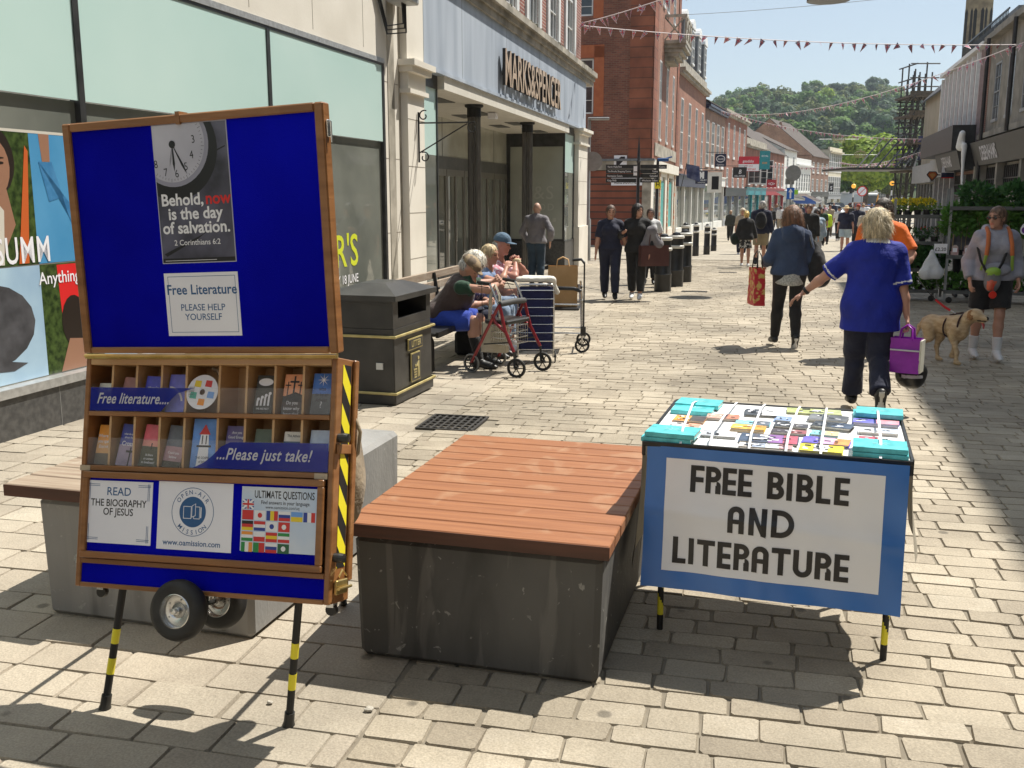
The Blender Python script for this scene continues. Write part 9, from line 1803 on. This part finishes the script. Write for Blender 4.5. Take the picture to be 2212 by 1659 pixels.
# ------------------------------------------------ bunting, wires, crowns
m_rope = flat('bunting_tape', (.7, .62, .62), .7)
fmb = MB(); fmb.mi = 0; W_, H_ = .19, .26
def ftri(pts, mi, y=0):
 fmb.poly([(p[0], y, p[1]) for p in pts], mi)
ftri([(-W_ / 2, 0), (0, -H_), (W_ / 2, 0)], 0)
for s_ in (-1, 1):
 ftri([(s_*.03,-.01),(s_*.075,-.01),(s_*.03,-.06)],1,-.001);ftri([(s_*.018,-.10),(s_*.045,-.10),(s_*.018,-.16)],1,-.001)
 ftri([(s_ * .03, -.01), (s_ * .075, -.01), (s_ * .03, -.06)], 1, .001)
ftri([(-.013,0),(-.009,-.21),(.009,-.21),(.013,0)],2,-.0015);ftri([(-.07,-.065),(-.06,-.088),(.06,-.088),(.07,-.065)],2,-.002);ftri([(-.013,0),(-.009,-.21),(.009,-.21),(.013,0)],2,.0015);ftri([(-.07,-.065),(-.06,-.088),(.06,-.088),(.07,-.065)],2,.002)
flag_me = bpy.data.meshes.new('flag'); flag_me.from_pydata(fmb.v, [], fmb.f)
for m_ in (flat('flag_white',(.72,.64,.66),.8),flat('flag_blue',(.03,.04,.22),.8),flat('flag_red',(.55,.03,.06),.8)):flag_me.materials.append(m_)
flag_me.polygons.foreach_set('material_index', fmb.m); flag_me.update()
def bunting(label, a, b, sag, sp, group='strings of union flag bunting'):
 a,b=Vector(a),Vector(b);t=thing('bunting',label,'bunting',a,0,group);n=24;L=(b -a).length;pts=[(b -a)*(i/n)+Vector((0,0,-4*sag*(i/n)*(1 -i/n))) for i in range(n+1)]
 mb=MB();mb.tube(pts,.012,4);mb.build('tape',m_rope,t);k=int(L/sp);k=min(k,98);ax=math.atan2((b -a).y,(b -a).x)
 for i in range(k):
  f=(i+.5)/k;p=(b -a)*f+Vector((0,0,-4*sag*f*(1 -f) -.01));o=bpy.data.objects.new('flag',flag_me);COL.objects.link(o);o.parent=t;o.location=p
  fl=rnd.gauss(0,.5);o.rotation_euler=(rnd.gauss(.1,.5),fl,ax+rnd.gauss(0,.35));o.scale=(rnd.uniform(.6,1.05),1,rnd.uniform(.85,1.1))
bunting('nearest bunting crossing the sky from the store corner to the stone building',at(1254,55,29.5),at(2216,96,31),.18,.34);bunting('bunting rising steeply from the store corner to the upper left',at(1256,50,29.5),at(1700,-110,21),.12,.34)
bunting('long diagonal bunting climbing right from the slit window house',at(1558,241,70),at(2215,90,31),.9,.42);bunting('bunting drooping across the wooded hill to the scaffold',at(1558,239,70),at(2006,300,56),.5,.36)
bunting('low bunting across the street in front of the big tree',at(1656,357,88),at(1950,352,66),.25,.34);bunting('short bunting from the cream block up to the balcony',at(1812,349,100),at(2050,305,46),.6,.5)
def wire(label, a, b, sag, r=.012):
 a,b=Vector(a),Vector(b);mb=MB();mb.tube([(b -a)*(i/16)+Vector((0,0,-4*sag*(i/16)*(1 -i/16))) for i in range(17)],r,4);o=mb.build('cable',m_rope if 0 else m_galv);o.location=a;tag(o,label,'cable')
wire('thin cable across the sky above the nearest bunting',at(1476,32,48),at(2150,-30,33),.1,.009);wire('cable holding the lamp above the street',at(1560,-60,22),at(2150,-60,24),.0)
q=at(1789,2,20);t=thing('street_lantern','dark metal underside of a lantern hung over the street at the top edge','street lamp',q,.1);mb=MB();mb.lathe([(.40,0),(.38,.05),(.15,.10),(.08,.3),(.05,.62)],(0,0,0),24,caps=True);mb.tube([(-.42,0,.0),(-.2,0,.1),(0,0,.12)],.012,6);mb.build('lamp_shade',m_frame,t,smooth=40)
m_crown = mk('crown_frame', (.30, .24, .12), (.42, .34, .18), rough=.5, metal=.3)
def crown(label, px, py, w_px, Y):
 c=at(px,py,Y);R_=w_px*Y/F/2;t=thing('crown_light',label,'decoration',c,0,'crown shaped street lights');mb=MB()
 for z,r in ((0,1),(.25,1.0)):mb.tube([(R_*r*math.cos(a),.15*R_*math.sin(a),z*R_) for a in np.linspace(0,2*PI,25)[:-1]],R_*.05,5,closed=True)
 for i in range(7):
  f=-1+2*i/6;mb.tube([(R_*f,0,.25*R_),(R_*f*1.15,0,.75*R_),(R_*f*.7,0,1.15*R_),(0,0,1.05*R_)],R_*.05,5);mb.sphere((R_*f*.98,0,.5*R_),R_*.09,6,5)
 mb.tube([(0,0,1.05*R_),(0,0,1.6*R_)],R_*.06,5);mb.tube([(-.2*R_,0,1.4*R_),(.2*R_,0,1.4*R_)],R_*.06,5);mb.build('crown_frame',m_crown,t)
 mb=MB();mb.tube([(-R_*3.5,0,R_*.5),(R_*3.5,0,R_*.5)],.02,4);mb.build('support_wire',m_galv,t)
crown('nearer and larger crown shaped light frame hung before the hill',1812,307,24,84);crown('second crown light frame hung lower against the big tree',1858,340,22,92)
# ------------------------------------------------ trees and hill
def crown_pts(mb, lumps, n, s, rg, mis=(0, 1)):
 V_, Fs, ms = [], [], []
 for (c, r) in lumps:
  k = int(n * (r[0] * r[1]) / (lumps[0][1][0] * lumps[0][1][1]))
  for _ in range(k):
   d=Vector((rg.gauss(0,1),rg.gauss(0,1),rg.gauss(0,1))).normalized();q=Vector((c[0]+d.x*r[0]*rg.uniform(.7,1.05),c[1]+d.y*r[1]*rg.uniform(.7,1.05),c[2]+d.z*r[2]*rg.uniform(.7,1.05)))
   nn=(d+Vector((rg.gauss(0,.3),rg.gauss(0,.3),rg.gauss(.25,.3)))).normalized();a=nn.orthogonal().normalized();a=(a*math.cos(rg.random()*6)+nn.cross(a)*math.sin(rg.random()*6)).normalized();b_=nn.cross(a);l=s*rg.uniform(.6,1.4);w=l*rg.uniform(.45,.8);i=len(V_)
   V_ += [q -a*l,q -b_*w,q+a*l,q+b_*w];Fs.append((i,i+1,i+2,i+3));ms.append(mis[0] if rg.random() <.6 else mis[1])
 b=len(mb.v);mb.v += [tuple(v) for v in V_];mb.f += [tuple(b+i for i in f) for f in Fs];mb.m += ms
def treemat(n,a,b,c=None):return leafy(mk(n,a,b,scale=.35,rough=.7,detail=4,lo=.35,hi=.65),.5)
T1=[treemat('tree_lime',(.30,.42,.05),(.42,.52,.08)),treemat('tree_lime_dark',(.17,.28,.035),(.27,.37,.06))];T2=[treemat('tree_mid',(.13,.24,.055),(.21,.33,.085)),treemat('tree_mid_dark',(.08,.16,.045),(.14,.23,.07))];T3=[treemat('tree_deep',(.09,.15,.08),(.13,.20,.11)),treemat('tree_deep2',(.07,.12,.07),(.11,.16,.09))];T4=[treemat('tree_yellowish',(.15,.19,.06),(.22,.25,.09)),treemat('tree_olive',(.09,.125,.05),(.14,.175,.065))]
m_bark = mk('bark', (.07, .05, .035), (.12, .09, .065), scale=4, rough=.9, bump=.5)
def tree(label,base,H_,R_,mats,n=900,s=.35,seed=1,grp=None,lum=14,trunk=.28,name='tree'):
 rg=random.Random(seed);t=thing(name,label,'tree',base,0,grp);lumps=[((0,0,H_*.62),(R_*.75,R_*.75,H_*.30))]
 for i in range(lum):a=rg.random()*6.28;rr=R_*rg.uniform(.35,.75);z=H_*rg.uniform(.36,.86);sc=R_*rg.uniform(.25,.45);lumps.append(((rr*math.cos(a),rr*math.sin(a),z),(sc,sc,sc*.8)))
 mb=MB();crown_pts(mb,lumps,n,s,rg);mb.build('crown',mats,t);tr=MB();tr.tube([(0,0,-.5),(.1,0,H_*trunk),(-.1,.1,H_*.6)],[R_*.09,R_*.07,R_*.03],10)
 for i in range(5):a=i*1.3;tr.tube([(0,0,H_*(trunk+.02*i)),(R_*.3*math.cos(a),R_*.3*math.sin(a),H_*.5),(R_*.6*math.cos(a),R_*.6*math.sin(a),H_*.66)],[R_*.05,R_*.03,R_*.012],7)
 tr.build('trunk', m_bark, t); return t
Yt=165;q=at(1868,440,Yt);q2=at(1868,283,Yt);hh=q2.z -prof(Yt);tree('large bright green street tree towering over the bus',(q.x,Yt,prof(Yt)),hh,5.2,T1,n=2600,s=.42,seed=4,lum=26)
q=at(1836,440,185);tree('darker street tree left of and behind the bright one',(q.x,185,prof(185)),at(1836,312,185).z -prof(185),4.2,T2,n=1500,s=.42,seed=9,lum=18)
q=at(1915,440,185);tree('yellow green tree at the right behind the bright one',(q.x,185,prof(185)),at(1915,330,185).z -prof(185),4.4,T4,n=1500,s=.42,seed=12,lum=18)
# hill terrain and its wood
def ridge(px):
 pts=[(1400,235),(1555,215),(1580,200),(1640,195),(1700,205),(1740,188),(1800,190),(1840,192),(1880,186),(1925,196),(1948,222),(1990,218),(2060,230),(2250,260)]
 for (a, za), (b, zb) in zip(pts, pts[1:]):
  if px <= b: return za + (zb - za) * (px - a) / (b - a)
 return 260
V_ = []; nx, ny = 40, 14
for j in range(ny + 1):
 Y = 330 + j * 26
 for i in range(nx + 1):
  px=1380+i*22;zt=at(px,ridge(px)+36,690).z;x=at(px,400,Y).x;f=j/ny;V_.append((x,Y,-1+(zt+1)*(f ** .75)+1.5*math.sin(i*1.1+j)))
mb=MB();mb.add(V_,[(j*(nx+1)+i,j*(nx+1)+i+1,(j+1)*(nx+1)+i+1,(j+1)*(nx+1)+i) for j in range(ny) for i in range(nx)]);tag(mb.build('hill',mk('hill_grass',(.035,.06,.02),(.07,.10,.03),scale=.05,rough=.95)),kind='structure')
hm = MB(); rg = random.Random(21); rows = []
def hillz(px, f): zt = at(px, ridge(px) + 36, 690).z; return -1 + (zt + 1) * (f ** .75)
cols_ = [(0, 1), (2, 3), (4, 5)]
for f in (.08, .2, .32, .44, .56, .68, .8, .9, 1.0):
 px = 1430 + rg.uniform(0, 20)
 while px < 2010:
  Y=330+f*364;x=at(px,400,Y).x;z=hillz(px,f);R_=rg.uniform(5,8.5);Hh=rg.uniform(9,15);ci=rg.choice(cols_)
  l=[((x,Y,z+Hh*.5),(R_*.8,R_*.8,Hh*.42))]+[((x+R_*rg.uniform(-.7,.7),Y+R_*rg.uniform(-.7,.1),z+Hh*rg.uniform(.35,.9)),(R_*.4,R_*.4,R_*.36)) for _ in range(7)]
  crown_pts(hm, l, 420, .85, rg, ci); px += rg.uniform(13, 24)
wd=hm.build('woodland',T2+T3+T4);tag(wd,kind='stuff');wd['label']='dense mixed woodland covering the hill'
for k,(px,f,R_,Hh,mt,lb) in enumerate([(1628,.98,7,15,T2,'leftmost round tree standing up on the hill skyline'),(1748,1.0,7.5,17,T2,'tall rounded tree on the skyline left of the hill centre'),(1785,1.0,7,15,T3,'darker tree on the skyline at the hill centre'),(1880,1.0,9,18,T3,'broad dark tree crowning the right part of the skyline'),(1838,.75,9,17,T4,'olive green tree bulging from the upper hillside'),(1770,.6,9,16,T1,'light green tree in the middle of the hillside'),(1955,.95,6,13,T3,'dark tree at the right end of the skyline by the scaffold')]):
 Y=330+f*364;x=at(px,400,Y).x;tree(lb,(x,Y,hillz(px,f)),Hh,R_,mt,n=700,s=.95,seed=40+k,grp='trees rising from the wooded hill',lum=12)
# backpack behind the stand
MBk = SM @ Matrix.Translation((WD - .055, -.33, -.205)); bp_ = MBk.translation
bag_thing('backpack','tan canvas backpack hanging behind the right side of the display stand',[ell((0,0,.02),(.045,.07,.16)),ell((.0,-.01,-.09),(.055,.08,.13)),cap((0,0,.12),(-.01,0,.19),.03,.02)],cloth('tan_canvas_bag',(.20,.15,.09),(.34,.27,.18),sc=7),tuple(bp_),RZ,cat='backpack',pname='bag_body',wr=.007,vox=.007,handle=[([(.0,-.03,.18),(.05,-.04,.17),(.075,-.05,.12),(.065,-.05,.05),(.03,-.05,.01)],.006)],k=.05)
# air: one even haze box round everything, sky outside
mb=MB();mb.box(-420,420,-45,760,-14,110);hz_=mb.build('haze',bpy.data.materials.new('haze_air'));m_=hz_.data.materials[0];t_,b_,N_,L_=nodes(m_);N_.remove(b_);v_=N_.new('ShaderNodeVolumePrincipled');v_.inputs['Color'].default_value=(.80,.88,1,1);v_.inputs['Density'].default_value=.00017;v_.inputs['Anisotropy'].default_value=.3
L_.new(v_.outputs[0],[n for n in N_ if n.type == 'OUTPUT_MATERIAL'][0].inputs['Volume']);tag(hz_,kind='stuff')
